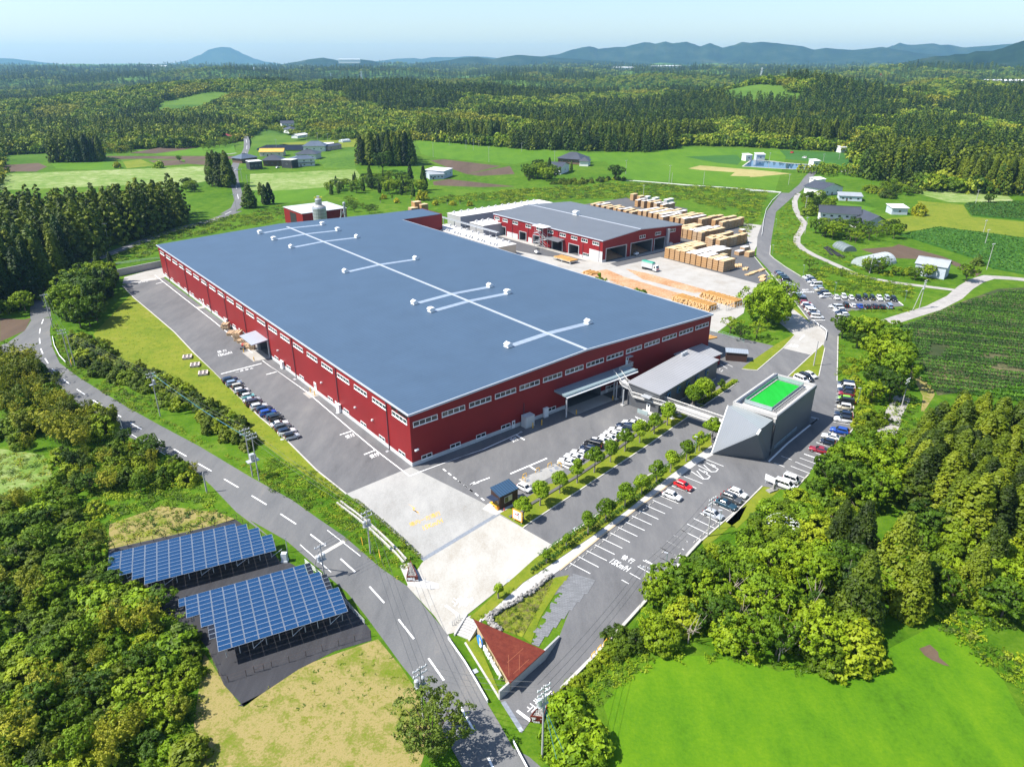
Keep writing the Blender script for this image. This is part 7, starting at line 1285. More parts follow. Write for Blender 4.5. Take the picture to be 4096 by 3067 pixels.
for k, x, y, h, lab in (('C8', 75, 740, 2.6, 'small staked young tree in hedge strip, lower one'), ('C8', 245, 610, 3.0, 'small staked young tree in hedge strip, upper one'), ('B7', 993, 185, 3.0, 'young tree on grass verge beside 止まれ lettering')): plant('sapling', G(k, x, y, .1), h, lab)
for k, x, y, h, kd, lab in (('C2', 1545, 800, 5.6, 'round', 'dense rounded tree in front of office annex, left of pair'), ('C2', 1690, 745, 6.6, 'round', 'dense rounded tree in front of office annex, right of pair'), ('C2', 1962, 610, 3.6, 'pom', 'small two-tier clipped tree near annex end'), ('C2', 1320, 820, 1.8, 'brightbush', 'low bright bush beneath the footbridge at annex')): plant(kd, G(k, x, y, .1), h, lab)
plant('camphor', G('A8', 138, 1300), 14.2, 'huge round yellow-green camphor tree beside the timber yard')
for x, y, h, lab in ((1850, 1175, 6.5, 'feathery spreading tree on slope, nearest the hall corner'), (1930, 1225, 6, 'feathery spreading tree on slope, lowest of three'), (2060, 1215, 7, 'feathery spreading tree on slope under the camphor')): plant('airy', G('A7', x, y), h, lab)
for x, y, lab in ((800, 735, 'leafy green tree poking above hall roof edge, left'), (1130, 838, 'leafy green tree poking above hall roof edge, right')): p = G('A7', x, y, 11); plant('broad', Vector((p.x, p.y, 0)), 13, lab, None, .55)
plant('sparse', G('B7', 470, 1460), 10, 'thin-leaved olive tree overhanging the road at bottom')
hd = []
def hedge_line(name, label, spec, w_, h, step=.55, mat='tea', n=1, kind='hedge'):
 mb = MB(); pts_ = P(spec); rr = random.Random(len(spec))
 for a, b in zip(pts_, pts_[1:]):
  L = (b - a).length; k = max(2, int(L / step)); d = (b - a).normalized(); nn = Vector((-d.y, d.x, 0))
  for i in range(k):
   for s in (-.4, 0, .4): c = a.lerp(b, (i + rr.random()) / k) + nn * s * w_ + Vector((0, 0, h * (.75 if s else .95) * rr.uniform(.85, 1.08))); tuft(mb, c, Vector((nn.x * s, nn.y * s, .6)), .34, 9, .16, rr, .6)
 return tag(mb.build(name, LV[mat]), label, kind)
hedge_line('hedge', 'low clipped hedge between lane kerb and footpath', 'C8 20,690 140,615 230,550 390,445 520,350 830,120 B3 1690,1190 2090,890', 1.0, .75); hedge_line('hedge', 'thin low hedge at back edge of the lane strip by the footpath', 'C8 -60,830 20,770 330,560 500,440 800,230 1060,40', .6, .6)
hedge_line('hedge', 'narrow low hedge along annex lane strip', 'C2 1640,800 1750,760 2190,465', .8, .7, mat='leaf')
hedge_line('hedge', 'dark trimmed hedge in front of the dark farmhouses', 'D1 185,480 420,470 600,455', 1.2, 1.8, .8)
hedge_line('hedge', 'thin brownish hedge along curved edge of the concrete apron', 'B6 870,8 1100,195 1280,355 1412,485', .6, .6, .6, 'olive')
grove(['broad', 'vine', 'broad', 'vine'], 'B8 20,850 180,885 420,862 700,885 950,945 1150,925 1390,840 1480,700 1200,640 900,640 600,620 300,640 120,680', 4.4, 5.5, 8.5, 'vine-covered tree in the thicket edge above the bright meadow', 'trees of the thicket edge', 12)
grove(['broad', 'broad', 'vine'], 'B8 260,560 600,470 900,400 1180,400 1400,480 1480,620 1150,640 900,630 600,610 330,630', 4.8, 6, 8.5, 'broadleaf tree in the thicket interior behind the car park', 'trees of the thicket interior', 13)
grove(['bush', 'vine', 'brightbush'], 'B8 400,330 560,240 760,150 900,190 1150,300 1180,390 900,400 600,460 330,520', 4.2, 2.6, 5, 'bushy shrub at upper rim of the thicket by car park verge', 'shrubs at the thicket rim', 14)
grove(['broad', 'vine'], 'B8 60,640 130,560 230,480 330,420 340,600 150,690', 4.2, 4.5, 6.5, 'leafy tree overhanging car park bays at thicket corner', 'trees over the car park bays', 15)
grove(['bush', 'brightbush'], 'B4 330,1530 470,1430 640,1360 860,1330 1150,1440 1250,1536 900,1650 330,1650', 4.0, 2.4, 4.5, 'rounded shrub on the verge between vans and thicket', 'shrubs on the verge', 16)
for x, y, h in ((1000, 1235, 10), (1105, 1190, 10), (905, 1320, 9), (1215, 1270, 10), (1050, 1370, 9), (850, 1250, 7), (1180, 1420, 9), (950, 1160, 7), (1230, 1130, 9), (790, 1350, 5), (1290, 1350, 8)): plant('broad', G('B4', x, y), h, 'spreading broadleaf tree overhanging the right kerb row of cars', 'trees over the right kerb row')
for x, y, h in ((965, 262, 8.5), (1050, 290, 9), (1130, 300, 10), (1225, 330, 10), (1290, 400, 11), (1180, 440, 10), (1265, 520, 11), (1330, 590, 11), (1130, 520, 7), (1200, 640, 9), (1290, 690, 9), (1165, 700, 7), (1070, 330, 6), (1350, 480, 10)): plant('broad', G('B4', x, y), h, 'tall leafy tree between access lane and tea rows', 'trees between lane and tea rows')
for x, y, h in ((1080, 640, 2), (1105, 700, 2.5), (1090, 770, 2.4), (1130, 800, 3), (1085, 860, 2.6), (1150, 860, 3.5), (1030, 420, 2), (1050, 480, 2.2), (1200, 830, 4), (1120, 920, 3), (1000, 500, 1.6), (975, 470, 1.5), (1060, 560, 2.4)): plant('bush', G('B4', x, y), h, 'low shrub on the bank beside the right kerb row', 'shrubs beside the right kerb row')
for x, y, h in ((1550, 1150, 4.5), (1490, 1300, 4), (1640, 1290, 5), (1590, 1430, 4.5), (1730, 1400, 4.5), (1470, 1460, 3), (1480, 1060, 3), (1570, 1030, 2.6), (1690, 1530, 4)): plant('brightbush' if x % 20 else 'vine', G('B7', x, y), h, 'bright leafy bush beside pole and P sign at bottom', 'bushes beside the P sign')
for x, y, h in ((1960, 520, 3), (1900, 610, 2), (1830, 690, 1.5), (1760, 760, 1.5), (1690, 830, 1.4), (1620, 890, 1.5), (2010, 600, 2.4), (2080, 560, 3), (1950, 680, 1.2), (1540, 960, 1.5)): plant('bush', G('B7', x, y), h, 'small shrub spilling along the low car park wall', 'shrubs along the low wall')
p = G('B8', 870, 165); fb_ = plant('bush', p, 3.2, 'white flowering bush at the top of the thicket', None, 1.4)
mb = MB(); rr2 = random.Random(3)
for i in range(420):
 th, u = rr2.random() * 6.28, rr2.random(); r_ = math.sqrt(1 - u * u); leaf(mb, Vector((math.cos(th) * r_ * 2.35, math.sin(th) * r_ * 2.35, .5 + u * 2.4)), (math.cos(th) * r_, math.sin(th) * r_, u + .3), .13, rr2)
mb.build('blossom', plain('blossom_white', (.62, .64, .6), .8, .1), fb_)
grove(['broad', 'vine', 'broad'], 'B8 1560,120 1700,170 1900,290 2212,360 2500,380 2500,760 2212,760 1950,640 1760,600 1620,540', 5, 5, 8, 'leafy undergrowth tree between cedars and meadow corner', 'undergrowth below the cedars', 34)
grove(['hedge', 'hedge', 'bush'], 'A5 560,1020 760,1030 900,1200 1250,1310 1500,1470 1780,1600 1560,1609 1250,1490 900,1350 640,1220', 3.6, 3, 4.6, 'dark shrub in the belt between road and left lawn', 'shrubs of the belt along the road', 17)
grove(['hedge', 'hedge', 'vine'], 'B2 0,640 150,690 330,790 440,870 480,1010 380,1010 150,920 0,840', 3.4, 3, 4.6, 'dark shrub at low end of roadside belt near transformer poles', 'shrubs near the transformer poles', 18)
grove(['broad', 'dark', 'broad'], 'A5 500,900 760,960 880,720 930,560 800,540 640,650 480,780', 5.4, 9, 14, 'dark green tree in the clump at bend of the road', 'trees of the clump at the bend', 19)
grove(['broad', 'vine'], 'A5 -40,840 200,830 300,760 280,690 -40,790', 5, 5, 9, 'leafy tree at front edge of the left cedar grove', 'trees before the cedar grove', 20)
grove(['bamboo', 'bamboo', 'vine'], 'A5 -60,1190 180,1230 330,1330 480,1480 640,1640 B1 800,180 950,280 700,420 400,420 250,330 100,260 -60,200', 4.3, 5.5, 8.5, 'yellow-green bamboo clump beside the road at left edge', 'bamboo beside the road', 21)
grove(['vine', 'bush', 'broad', 'vine', 'bamboo'], 'B1 -60,240 250,350 420,440 700,440 950,300 1180,400 1420,520 1560,600 1640,700 1400,730 1100,740 820,800 600,760 460,640 400,500 300,420 -60,360', 3.8, 2.6, 5, 'leafy bush on the slope between road and weedy clearing', 'bushes of the roadside slope', 22)
grove(['vine', 'bush', 'vine', 'brightbush', 'bamboo', 'broad', 'hedge'], 'B1 -150,830 330,760 480,690 620,800 800,880 780,1050 860,1230 830,1330 960,1450 1180,1590 B5 1400,300 1560,560 1600,760 1580,950 1540,1150 1560,1560 1200,1700 -250,1700 -250,300', 3.3, 2.2, 3.8, 'dense vine-covered bush in the thicket left of the solar arrays', 'bushes of the lower left thicket', 23, 295, 1.15)
for k, spec, st, h0, h1, kinds, lab, grp, sd_ in (
 ('a', 'D3 180,480 330,560 420,560 560,575 700,560 830,545 900,500 860,470 700,500 500,470 300,460', 7, 5, 9, ['broad', 'broad', 'airy'], 'leafy tree in the garden in front of the white farmhouse', 'garden trees of the white farmhouse', 24),
 ('b', 'D3 130,200 300,230 400,300 240,330 160,370 140,280', 8, 4, 8, ['broad', 'bush'], 'tree beside the lane left of the farmhouses', 'trees beside the lane', 25), ('c', 'D3 550,190 760,210 800,250 1000,190 1060,140 850,120 620,150', 9, 4, 7, ['broad', 'hedge', 'bush'], 'shrubby tree between farmhouse and mown field', 'trees before the mown field', 26),
 ('d', 'D3 600,770 830,810 960,790 960,830 1200,850 1100,880 640,820', 6, 2.5, 4.5, ['bush', 'broad'], 'bush round the polytunnel and grey barn', 'bushes round the barn', 27), ('e', 'D2 0,330 110,300 200,330 330,330 330,290 200,240 100,220 0,260', 8, 7, 13, ['broad', 'broad', 'dark'], 'tall tree at left side of the hilltop farmhouse', 'trees left of the hilltop farmhouse', 28),
 ('f', 'D2 200,350 500,360 780,330 900,310 1020,320 1000,290 700,310 400,330', 5, 2.5, 4, ['hedge', 'bush'], 'trimmed shrub in hedge below the hilltop farmhouse', 'hedge shrubs below the farmhouse', 29), ('g', 'A2 900,1150 1200,1140 1320,1210 1450,1260 1300,1300 960,1240 700,1270 560,1270', 9, 6, 10, ['broad', 'airy', 'dark'], 'tree in the loose belt beyond the boiler house', 'trees beyond the boiler house', 30),
 ('h', 'A2 770,1330 1150,1390 1000,1420 780,1400', 8, 4, 6, ['airy'], 'low spreading tree behind the hall roof', 'spreading trees behind the hall', 31), ('i', 'A1 1620,920 1900,870 1880,820 1700,860', 9, 5, 8, ['airy', 'broad'], 'tree beside the red-roofed house', 'trees beside the red-roofed house', 32), ('j', 'A1 1480,1240 1580,1270 1560,1180 1480,1190', 7, 5, 7, ['broad'], 'leafy tree on the meadow beside the back road', 'trees on the meadow', 33)):
 grove(kinds, spec, st, h0, h1, lab, grp, sd_)
for k, x, y, h, kd, lab in (('A1', 945, 1050, 6, 'goldbush', 'yellow topped round tree among small fields'), ('A1', 1280, 1050, 7, 'brightbush', 'pale green round tree among small fields'), ('A1', 1445, 1000, 6, 'broad', 'dark green lone tree in ploughed fields'), ('A8', 1360, 425, 8, 'goldbush', 'yellowish tree beside the open field shed'), ('A8', 1920, 335, 7, 'broad', 'lone round tree at corner of the mown field'), ('A8', 1740, 960, 8, 'broad', 'lone tree beside the lane bend near tea field'), ('A8', 1040, 900, 8, 'broad', 'bright tree hiding the polytunnel end'), ('D2', 920, 310, 13, 'broad', 'tall leafy tree right of the hilltop farmhouse'), ('D2', 245, 300, 17, 'dark', 'tall pointed cypress left of the hilltop farmhouse'), ('D2', 470, 210, 8, 'dark', 'small pointed cypress in front of the white wall'), ('A2', 1390, 1310, 7, 'goldbush', 'taller yellow-green tree in young orchard behind the hall'), ('A2', 1070, 1080, 17, 'broad', 'bright broadleaf tree against the dark centre cedars'), ('A2', 970, 1210, 17, 'dark', 'dark pointed cypress below the centre cedars'), ('A2', 1400, 1230, 18, 'dark', 'tall dark cypress beside the low grey farm building'), ('A2', 1290, 1150, 14, 'dark', 'dark cypress left of the low grey farm building'), ('A2', 695, 1200, 8, 'dark', 'small dark conifer on the pale meadow'), ('C3', 680, 120, 6, 'airy', 'spreading tree on green bank above upper lot'), ('C3', 1150, 200, 4, 'airy', 'small tree on the green bank'), ('A8', 1830, 830, 5, 'hedge', 'round shrub at edge of the dark tea field')): plant(kd, G(k, x, y), h, lab)
for i, (x, y) in enumerate(((1050, 1330), (1080, 1300), (1145, 1310), (1180, 1330), (1300, 1320), (1490, 1350), (1590, 1345), (1630, 1350), (1690, 1340), (1770, 1355))): plant('goldbush' if i % 2 else 'sapling', G('A2', x, y), 3.6, 'slim young orchard tree on grass behind the hall', 'young orchard trees behind the hall')
ta, tb = G('A8', 1160, 1350), G('A8', 2075, 1040); ra, rb = G('A8', 1130, 1360), G('A8', 2300, 1480)
td = (rb - ra); td.normalize(); tn = Vector((-td.y, td.x, 0)); tn = tn if tn.y > 0 else -tn
TEA = P('A8 1160,1350 1650,1160 2080,1035 2350,1040 2700,1300 3000,1800 B4 2400,850 2212,720 2000,690 1740,600 1610,640 1500,560 1400,440 1340,330 1310,210')
cen = sum(TEA, Vector()) / len(TEA); rows_ = []; rr = random.Random(6)
for k in range(-60, 60):
 o_ = cen + tn * (k * 2.9); ins = [s for s in range(-220, 221) if inside(o_ + td * s, TEA)]
 if len(ins) < 6: continue
 mb = MB(); s = ins[0]; n0 = len(ins)
 while s < ins[-1]:
  c0 = o_ + td * s; bare = noise.noise((c0.x / 11, c0.y / 7, 2.2)) > .38 and noise.noise((c0.x / 55, c0.y / 45, 5.2)) > .02
  if not bare:
   for q in (-.5, 0, .5): tuft(mb, c0 + tn * (q * .9) + td * rr.uniform(-.3, .3) + Vector((0, 0, .62 if q else .85)), Vector((tn.x * q, tn.y * q, .9)), .42, 7, .26, rr, .5)
  s += .72
 rows_.append(tag(mb.build('tea_row', LV['tea']), 'low dark green tea hedge row in the striped field at right', 'tea hedge', 'tea rows of the striped field'))
for spec, lab in (('A8 1215,590 1520,530 2212,620 2400,640 2400,940 1960,860 1790,770', 'dark clipped tea block beyond the soil patch'), ('A8 1730,350 1760,332 2212,320 2400,330 2400,490 2212,470 1790,430', 'bright clipped tea block by the far plantation')):
 pl_ = P(spec); mb = MB().prism(pl_, .0, .9); rr = random.Random(2); tp = MB()
 for q in fill(pl_, 1.5): tuft(tp, q + Vector((0, 0, .9)), Vector((0, 0, 1)), .8, 4, .55, rr, .25, .35)
 o = mb.build('tea_block', M['tea']); tp.build('leaf_canopy', LV['tea' if 'dark' in lab else 'leaf'], o); tag(o, lab, 'tea hedge')
def tuft_mesh(seed, mat, n=26, r=.8, s=.22, flat=.55):
 rr = random.Random(seed); mb = MB()
 for i in range(n // 5): tuft(mb, Vector((rr.gauss(0, r * .6), rr.gauss(0, r * .6), r * .3)), Vector((0, 0, 1)), r * .5, 6, s, rr, flat)
 return mb.mesh('weed', LV[mat])
WEED = [tuft_mesh(1, 'mixed', 60, .9, .16), tuft_mesh(2, 'leaf', 60, .9, .16), tuft_mesh(3, 'mixed', 48, 1.1, .26), tuft_mesh(4, 'bamboo', 30, .7, .16), tuft_mesh(5, 'olive', 42)]
wp_ = []; rr = random.Random(12)
for spec, st, s0, s1, kk, sd_ in (('A7 0,170 0,20 400,0 1000,-40 2150,20 2130,120 1960,480 1900,200 1500,110 1200,90 640,95 340,110', 3.0, .9, 1.7, (0, 1, 2, 4), 1), ('A2 1450,1290 2212,1220 2212,1300 1450,1340', 3.2, .8, 1.6, (1, 2), 2), ('C3 620,150 800,60 1200,120 1900,290 2208,330 2208,560 2000,480 1000,440 900,300', 2.0, .7, 1.35, (0, 1, 1, 2), 3), ('A8 380,260 340,330 360,400 430,480 400,560 370,640 430,720 860,930 800,930 520,840 190,740 200,560 240,390', 2.6, .5, 1.1, (0, 1, 3), 4),
 ('C3 2080,650 2208,700 1950,760 1250,720 1420,690 1900,700', 2.0, .6, 1.1, (0, 1), 5), ('A5 430,880 640,1190 900,1370 1250,1520 1450,1609 1080,1600 850,1455 640,1325 500,1210 430,1050', 1.5, .5, 1.0, (0, 1, 4), 6), ('B1 1000,30 1280,130 1620,330 2000,570 2212,700 2212,640 1900,480 1600,350 1300,180', 1.4, .5, .9, (0, 1, 3), 7),
 ('B2 450,1240 600,1330 800,1430 1000,1540 1150,1640 1400,1609 1200,1400 1090,1320 940,1190 700,1110 520,1060', 1.4, .5, 1.1, (0, 1, 1, 3), 8), ('B6 400,20 560,140 780,290 930,410 1080,550 1290,700 1300,540 1420,500 1280,360 1090,200 860,20', 1.3, .4, .8, (0, 1, 1, 3), 9),
 ('B1 820,1000 1300,860 1750,880 1900,950 1740,1000 1500,1050 870,1190', 1.6, .5, 1.0, (0, 3, 4, 1), 10), ('B1 -100,400 350,440 420,600 330,740 -100,820', 1.7, .6, 1.1, (3, 3, 1), 11), ('B5 1400,400 1640,620 1660,900 1560,1200 1590,1542 1500,1542 1400,1200', 1.6, .5, .9, (0, 3, 1), 12), ('B1 800,880 1400,760 1700,760 1750,860 1300,850 860,980', 1.6, .7, 1.2, (0, 1, 1), 13), ('B8 1700,690 2100,980 2212,1170 2400,1300 2400,700 2000,620 1750,600', 1.8, .7, 1.4, (0, 1, 4), 14),
 ('B8 100,890 400,860 700,880 950,940 1400,840 1420,860 950,965 700,905 200,890', 1.4, .6, 1.0, (1,), 15), ('B4 1050,560 1060,640 1045,880 1030,930 1150,900 1200,700 1110,560 1000,420 960,300 945,520', 1.6, .5, 1.0, (0, 1, 4), 16), ('B4 1250,1350 1400,1000 1500,760 1400,500 1290,700 1180,1100', 2.2, .7, 1.3, (0, 1, 4), 17), ('A5 880,380 1230,180 1700,60 1900,20 2212,40 1900,130 1300,240 1270,330 1000,400', 2.6, .8, 1.6, (0, 4, 1), 18), ('A6 0,200 280,140 300,260 0,320', 3, .8, 1.5, (0, 4), 19),
 ('B7 1440,1000 1500,950 1740,700 1990,460 2212,640 2212,740 1950,900 1840,1060 1560,1100', 1.2, .5, .9, (1, 0), 20), ('D3 130,590 300,680 600,800 900,860 1272,881 1272,860 960,830 640,740 420,600 200,560', 3, .6, 1.2, (0, 1), 21), ('B7 945,345 1415,25 1440,30 1185,500 1000,430', .9, .25, .55, (3, 1, 0), 22), ('B7 775,330 680,460 820,400 1130,120 1400,-60 1300,-60', 1.0, .3, .55, (1, 3), 23), ('B1 -150,830 330,760 620,800 800,880 860,1230 960,1450 1180,1590 B5 1400,300 1600,760 1540,1150 1560,1700 -250,1700', 2.2, .8, 1.5, (0, 1, 1, 2), 25), ('B1 600,300 1000,300 1420,520 1640,700 1400,760 820,830 480,650', 1.8, .7, 1.2, (0, 1, 2), 26), ('B8 1500,560 1700,680 2212,560 2212,0 1700,0', 2.4, .9, 1.8, (0, 1, 4), 24)):
 for q in fill(spec, st, .5, sd_):
  if noise.noise((q.x / 9, q.y / 9, sd_)) > -.35: wp_.append((q.x, q.y, 0, rr.uniform(s0, s1), rr.choice(kk)))
scatter('weeds', wp_, WEED, 'rough weeds and low brush covering banks and verges')
gp = []
for spec, st, s0, s1, kk in (('B6 1010,1190 1060,1180 1250,1400 1330,1530 1450,1800 -60,1720 300,1440 600,1330', 1.5, .2, .42, (3, 0)), ('A5 800,980 1060,680 1190,800 1390,970 1550,1140 1750,1340 B2 100,400 470,750 670,920 930,1180 1080,1310 700,1080 440,880 A5 1660,1560 1300,1290 960,1180', 1.8, .2, .4, (3, 1))):
 for q in fill(spec, st, .5, 3):
  if rr.random() < .7: gp.append((q.x, q.y, 0, rr.uniform(s0, s1), rr.choice(kk)))
GR = [tuft_mesh(6, 'meadow', 24, .8, .2, .25), tuft_mesh(7, 'meadow', 24, 1, .16, .2), None, tuft_mesh(8, 'bamboo', 24, .8, .18, .25)]; GR[2] = GR[1]
scatter('grass', gp, GR, 'tufted grass on the meadow and verges')
rr = random.Random(21)
for i, (x, y) in enumerate(((560, 480), (720, 560), (880, 690), (960, 770), (1010, 600), (620, 620), (850, 800), (1210, 420), (1230, 610), (700, 690), (350, 700), (1040, 520))):
 p = G('B8', x, y + 90); mb = MB(); 
 for k in range(9):
  a = Vector((rr.gauss(0, .3), rr.gauss(0, .3), 2.2)); b = a + Vector((rr.gauss(0, 1.3), rr.gauss(0, 1.3), rr.uniform(1.5, 5))); mb.tube(a, b, .07, 4, .02)
 mb.tube((0, 0, -.1), (0, 0, 3.5), .12, 5, .07); tag(mb.build('dead_tree', M['deadwood'], None, p), 'grey dead branches sticking out of the thicket', 'dead tree', 'dead trees in the thicket')
# farmhouses, sheds, pond
TILE = ribbed('grey_roof_tiles', (.055, .06, .075), .4, 'x', .45, var=.12, bumpk=.4, dark=.7); TILEB = ribbed('blue_roof_tiles', (.085, .11, .15), .4, 'x', .45, var=.12, bumpk=.4, dark=.75)
ROOFS = {'tile': TILE, 'blue': TILEB, 'yellow': plain('yellow_roof', (.55, .33, .06), .6, .12, .4), 'red': plain('red_roof', (.42, .05, .05), .6, .12, .4), 'white': plain('white_roof', (.68, .68, .67), .6, .06, .4), 'grey': plain('plain_grey_roof', (.30, .32, .34), .5, .1, .4)}
WALLS = {'white': plain('white_render', (.66, .66, .64), .8, .08, .5), 'black': plain('charcoal_wall', (.03, .033, .04), .7, .1), 'brown': plain('brown_wall', (.12, .075, .05), .8, .2), 'cream': plain('cream_wall', (.55, .48, .38), .8, .1), 'palegrey': plain('pale_grey_wall', (.45, .50, .56), .7, .06), 'pink': plain('pinkish_wall', (.5, .36, .3), .8, .1)}
def house(name, label, view, fl, fr, depth, h, rh, roof, wall, kind='gable', ov=.6, cat='house', wins=3, storeys=1, door_=True, axis='x'):
 A, B = G(view, *fl), G(view, *fr); L = (B - A).length; t = thing(name, label, cat, A, math.atan2((B - A).y, (B - A).x)); D = depth
 MB().bb(0, L, 0, D, 0, h).build('wall', WALLS[wall], t)
 r = MB(); x0, x1, y0, y1 = -ov, L + ov, -ov, D + ov; z0, z1 = h - .05, h + rh
 if kind == 'gable' and axis == 'x':
  r.add([(x0, y0, z0), (x1, y0, z0), (x1, D / 2, z1), (x0, D / 2, z1), (x0, y1, z0), (x1, y1, z0)], [(0, 1, 2, 3), (3, 2, 5, 4)]); MB().add([(.05, 0, h), (.05, D, h), (.05, D / 2, z1 - .25), (L - .05, 0, h), (L - .05, D, h), (L - .05, D / 2, z1 - .25)], [(0, 2, 1), (3, 4, 5)]).build('gable', WALLS[wall], t)
 elif kind == 'gable':
  r.add([(x0, y0, z0), (L / 2, y0, z1), (L / 2, y1, z1), (x0, y1, z0), (x1, y0, z0), (x1, y1, z0)], [(0, 1, 2, 3), (1, 4, 5, 2)]); MB().add([(0, .05, h), (L, .05, h), (L / 2, .05, z1 - .25), (0, D - .05, h), (L, D - .05, h), (L / 2, D - .05, z1 - .25)], [(0, 1, 2), (4, 3, 5)]).build('gable', WALLS[wall], t)
 elif kind == 'hip':
  k = min(D, L) / 2 * .9; a_, b_ = ((k, D / 2), (L - k, D / 2)) if L >= D else ((L / 2, k), (L / 2, D - k))
  p0, p1 = (a_[0], a_[1], z1), (b_[0], b_[1], z1); v = [(x0, y0, z0), (x1, y0, z0), (x1, y1, z0), (x0, y1, z0), p0, p1]; r.add(v, [(0, 1, 5, 4), (1, 2, 5), (2, 3, 4, 5), (3, 0, 4)] if L >= D else [(0, 1, 4), (1, 2, 5, 4), (2, 3, 5), (3, 0, 4, 5)])
 elif kind == 'mono': r.add([(x0, y0, z0), (x1, y0, z0), (x1, y1, z1), (x0, y1, z1), (x0, y0, z0 - .15), (x1, y0, z0 - .15), (x1, y1, z1 - .15), (x0, y1, z1 - .15)], [(0, 1, 2, 3), (0, 4, 5, 1), (1, 5, 6, 2), (2, 6, 7, 3), (3, 7, 4, 0)])
 else: r.bb(x0 + ov - .15, x1 - ov + .15, y0 + ov - .15, y1 - ov + .15, h, h + .3)
 ro = r.build('roof', ROOFS[roof], t)
 if kind in ('gable', 'hip') and L > 8 and axis == 'x': q = min(D, L) / 2 * .9 if kind == 'hip' else -ov; MB().bb(q, L - q, D / 2 - .2, D / 2 + .2, z1 - .05, z1 + .2).build('ridge', ROOFS[roof], ro)
 for s in range(storeys):
  for i in range(wins):
   x = L * (i + .5) / wins; z = h / storeys * (s + .5); f = MB().bb(-.75, .75, -.06, 0, -.55, .55).build('window', M['galv'], t, (x, 0, z)); MB().bb(-.65, .65, -.08, -.061, -.45, .45).build('pane', DPANE, f)
 if door_ and wins: door(t, (L * (.5 / wins + .5 / wins * .9 + .02), -.02, 0), 0, 1.0, 2.0, WALLS['brown'])
 if storeys == 2: MB().add([(-.5, -1.2, h * .46), (L + .5, -1.2, h * .46), (L + .5, 0, h * .54), (-.5, 0, h * .54)], [(0, 1, 2, 3)]).build('lower_roof', ROOFS[roof], t)
 return t
H_ = house
H_('house', 'small house with bright red roof beside the straight road', 'A1', (1765, 828), (1852, 826), 12, 3.4, 3.6, 'red', 'black', 'gable', 1.2, axis='y')
H_('house', 'black flat-roofed modern house by the dark hedge', 'D1', (258, 458), (386, 448), 11, 6.6, .3, 'white', 'black', 'flat', storeys=1, wins=3)
H_('farmhouse', 'large dark farmhouse with sweeping grey tiled hip roof', 'D1', (392, 420), (572, 418), 14, 5.2, 4, 'tile', 'brown', 'hip', 1.6); H_('house', 'blue-grey roofed house left behind the black house', 'D1', (176, 392), (330, 372), 14, 4.2, 3.4, 'blue', 'brown', 'hip', 1.2)
H_('barn', 'long barn with bright yellow roof behind the farmhouse', 'D1', (355, 322), (592, 320), 12, 4.5, 2.6, 'yellow', 'cream', 'gable', .8, 'barn'); H_('house', 'small black and white box house beside the farmhouse', 'D1', (580, 436), (682, 442), 9, 6.8, .3, 'white', 'black', 'flat', wins=1)
H_('house', 'white two-storey house with hipped blue-grey roofs', 'D1', (700, 428), (915, 415), 12, 6.4, 2.6, 'blue', 'white', 'hip', 1.2, storeys=2); H_('house', 'grey tiled house behind the white two-storey house', 'D1', (722, 350), (925, 352), 16, 5.0, 3.4, 'tile', 'white', 'hip', 1.2)
H_('farmhouse', 'blue-tiled farmhouse on the rise by three poles', 'D1', (800, 272), (1015, 270), 15, 5.6, 4.4, 'blue', 'white', 'hip', 1.4); H_('shed', 'long low shed with dark roof right of blue-tiled farmhouse', 'D1', (1042, 262), (1185, 242), 9, 4, 1.8, 'tile', 'pink', 'gable', .6, 'shed', 2, 1, False)
H_('shed', 'low shed with white sheet roof behind the dark roofed shed', 'D1', (985, 225), (1105, 222), 10, 3.2, .6, 'white', 'cream', 'mono', .4, 'shed', 2, 1, False); H_('house', 'white house with grey roof at wood edge, upper one', 'D1', (582, 50), (704, 46), 14, 8, 3.4, 'tile', 'white', 'gable', 1, storeys=2)
H_('house', 'white single-storey house just below the one at wood edge', 'D1', (652, 88), (746, 82), 16, 5, 3, 'tile', 'white', 'hip', 1); H_('shed', 'small white shed with pale roof below wood edge', 'D1', (738, 138), (842, 122), 9, 3.2, 1.6, 'white', 'white', 'gable', .6, 'shed', 2, 1, False)
H_('farmhouse', 'hilltop farmhouse with wide dark tiled roof among trees', 'D2', (335, 135), (560, 152), 18, 4.6, 5, 'tile', 'brown', 'hip', 1.6); H_('storehouse', 'white plastered wing in front of hilltop farmhouse', 'D2', (362, 252), (448, 215), 14, 5.6, 3, 'tile', 'white', 'gable', 1, 'house', 1, axis='y'); H_('storehouse', 'white storehouse right of the hilltop farmhouse', 'D2', (552, 165), (640, 168), 12, 4.4, 3.2, 'tile', 'white', 'hip', 1, 'house', 0)
H_('farm_building', 'low grey farm building beside the tilled soil', 'A2', (1445, 1145), (1560, 1140), 16, 4, 1.8, 'grey', 'palegrey', 'gable', .5, 'shed', 4); H_('shed', 'pale blue-grey shed attached right of the grey farm building', 'A2', (1560, 1138), (1630, 1112), 16, 6, .5, 'white', 'palegrey', 'mono', .5, 'shed', 2, 1, False)
H_('house', 'white house with pointed grey gable above the lane', 'D3', (268, 205), (425, 188), 16, 4.6, 3.4, 'tile', 'white', 'gable', 1, wins=2, axis='y'); H_('house', 'long low white annex with solar roof beside gabled house', 'D3', (402, 240), (580, 248), 10, 3.4, .9, 'grey', 'palegrey', 'mono', .6, wins=3)
H_('farmhouse', 'long white farmhouse with double charcoal roofs', 'D3', (245, 422), (545, 440), 13, 6.6, 3, 'tile', 'white', 'gable', 1.2, storeys=2, wins=5); H_('house', 'broad grey tiled house right of long white farmhouse', 'D3', (575, 478), (800, 478), 17, 3.4, 5, 'tile', 'white', 'gable', 1.6, wins=2, axis='y')
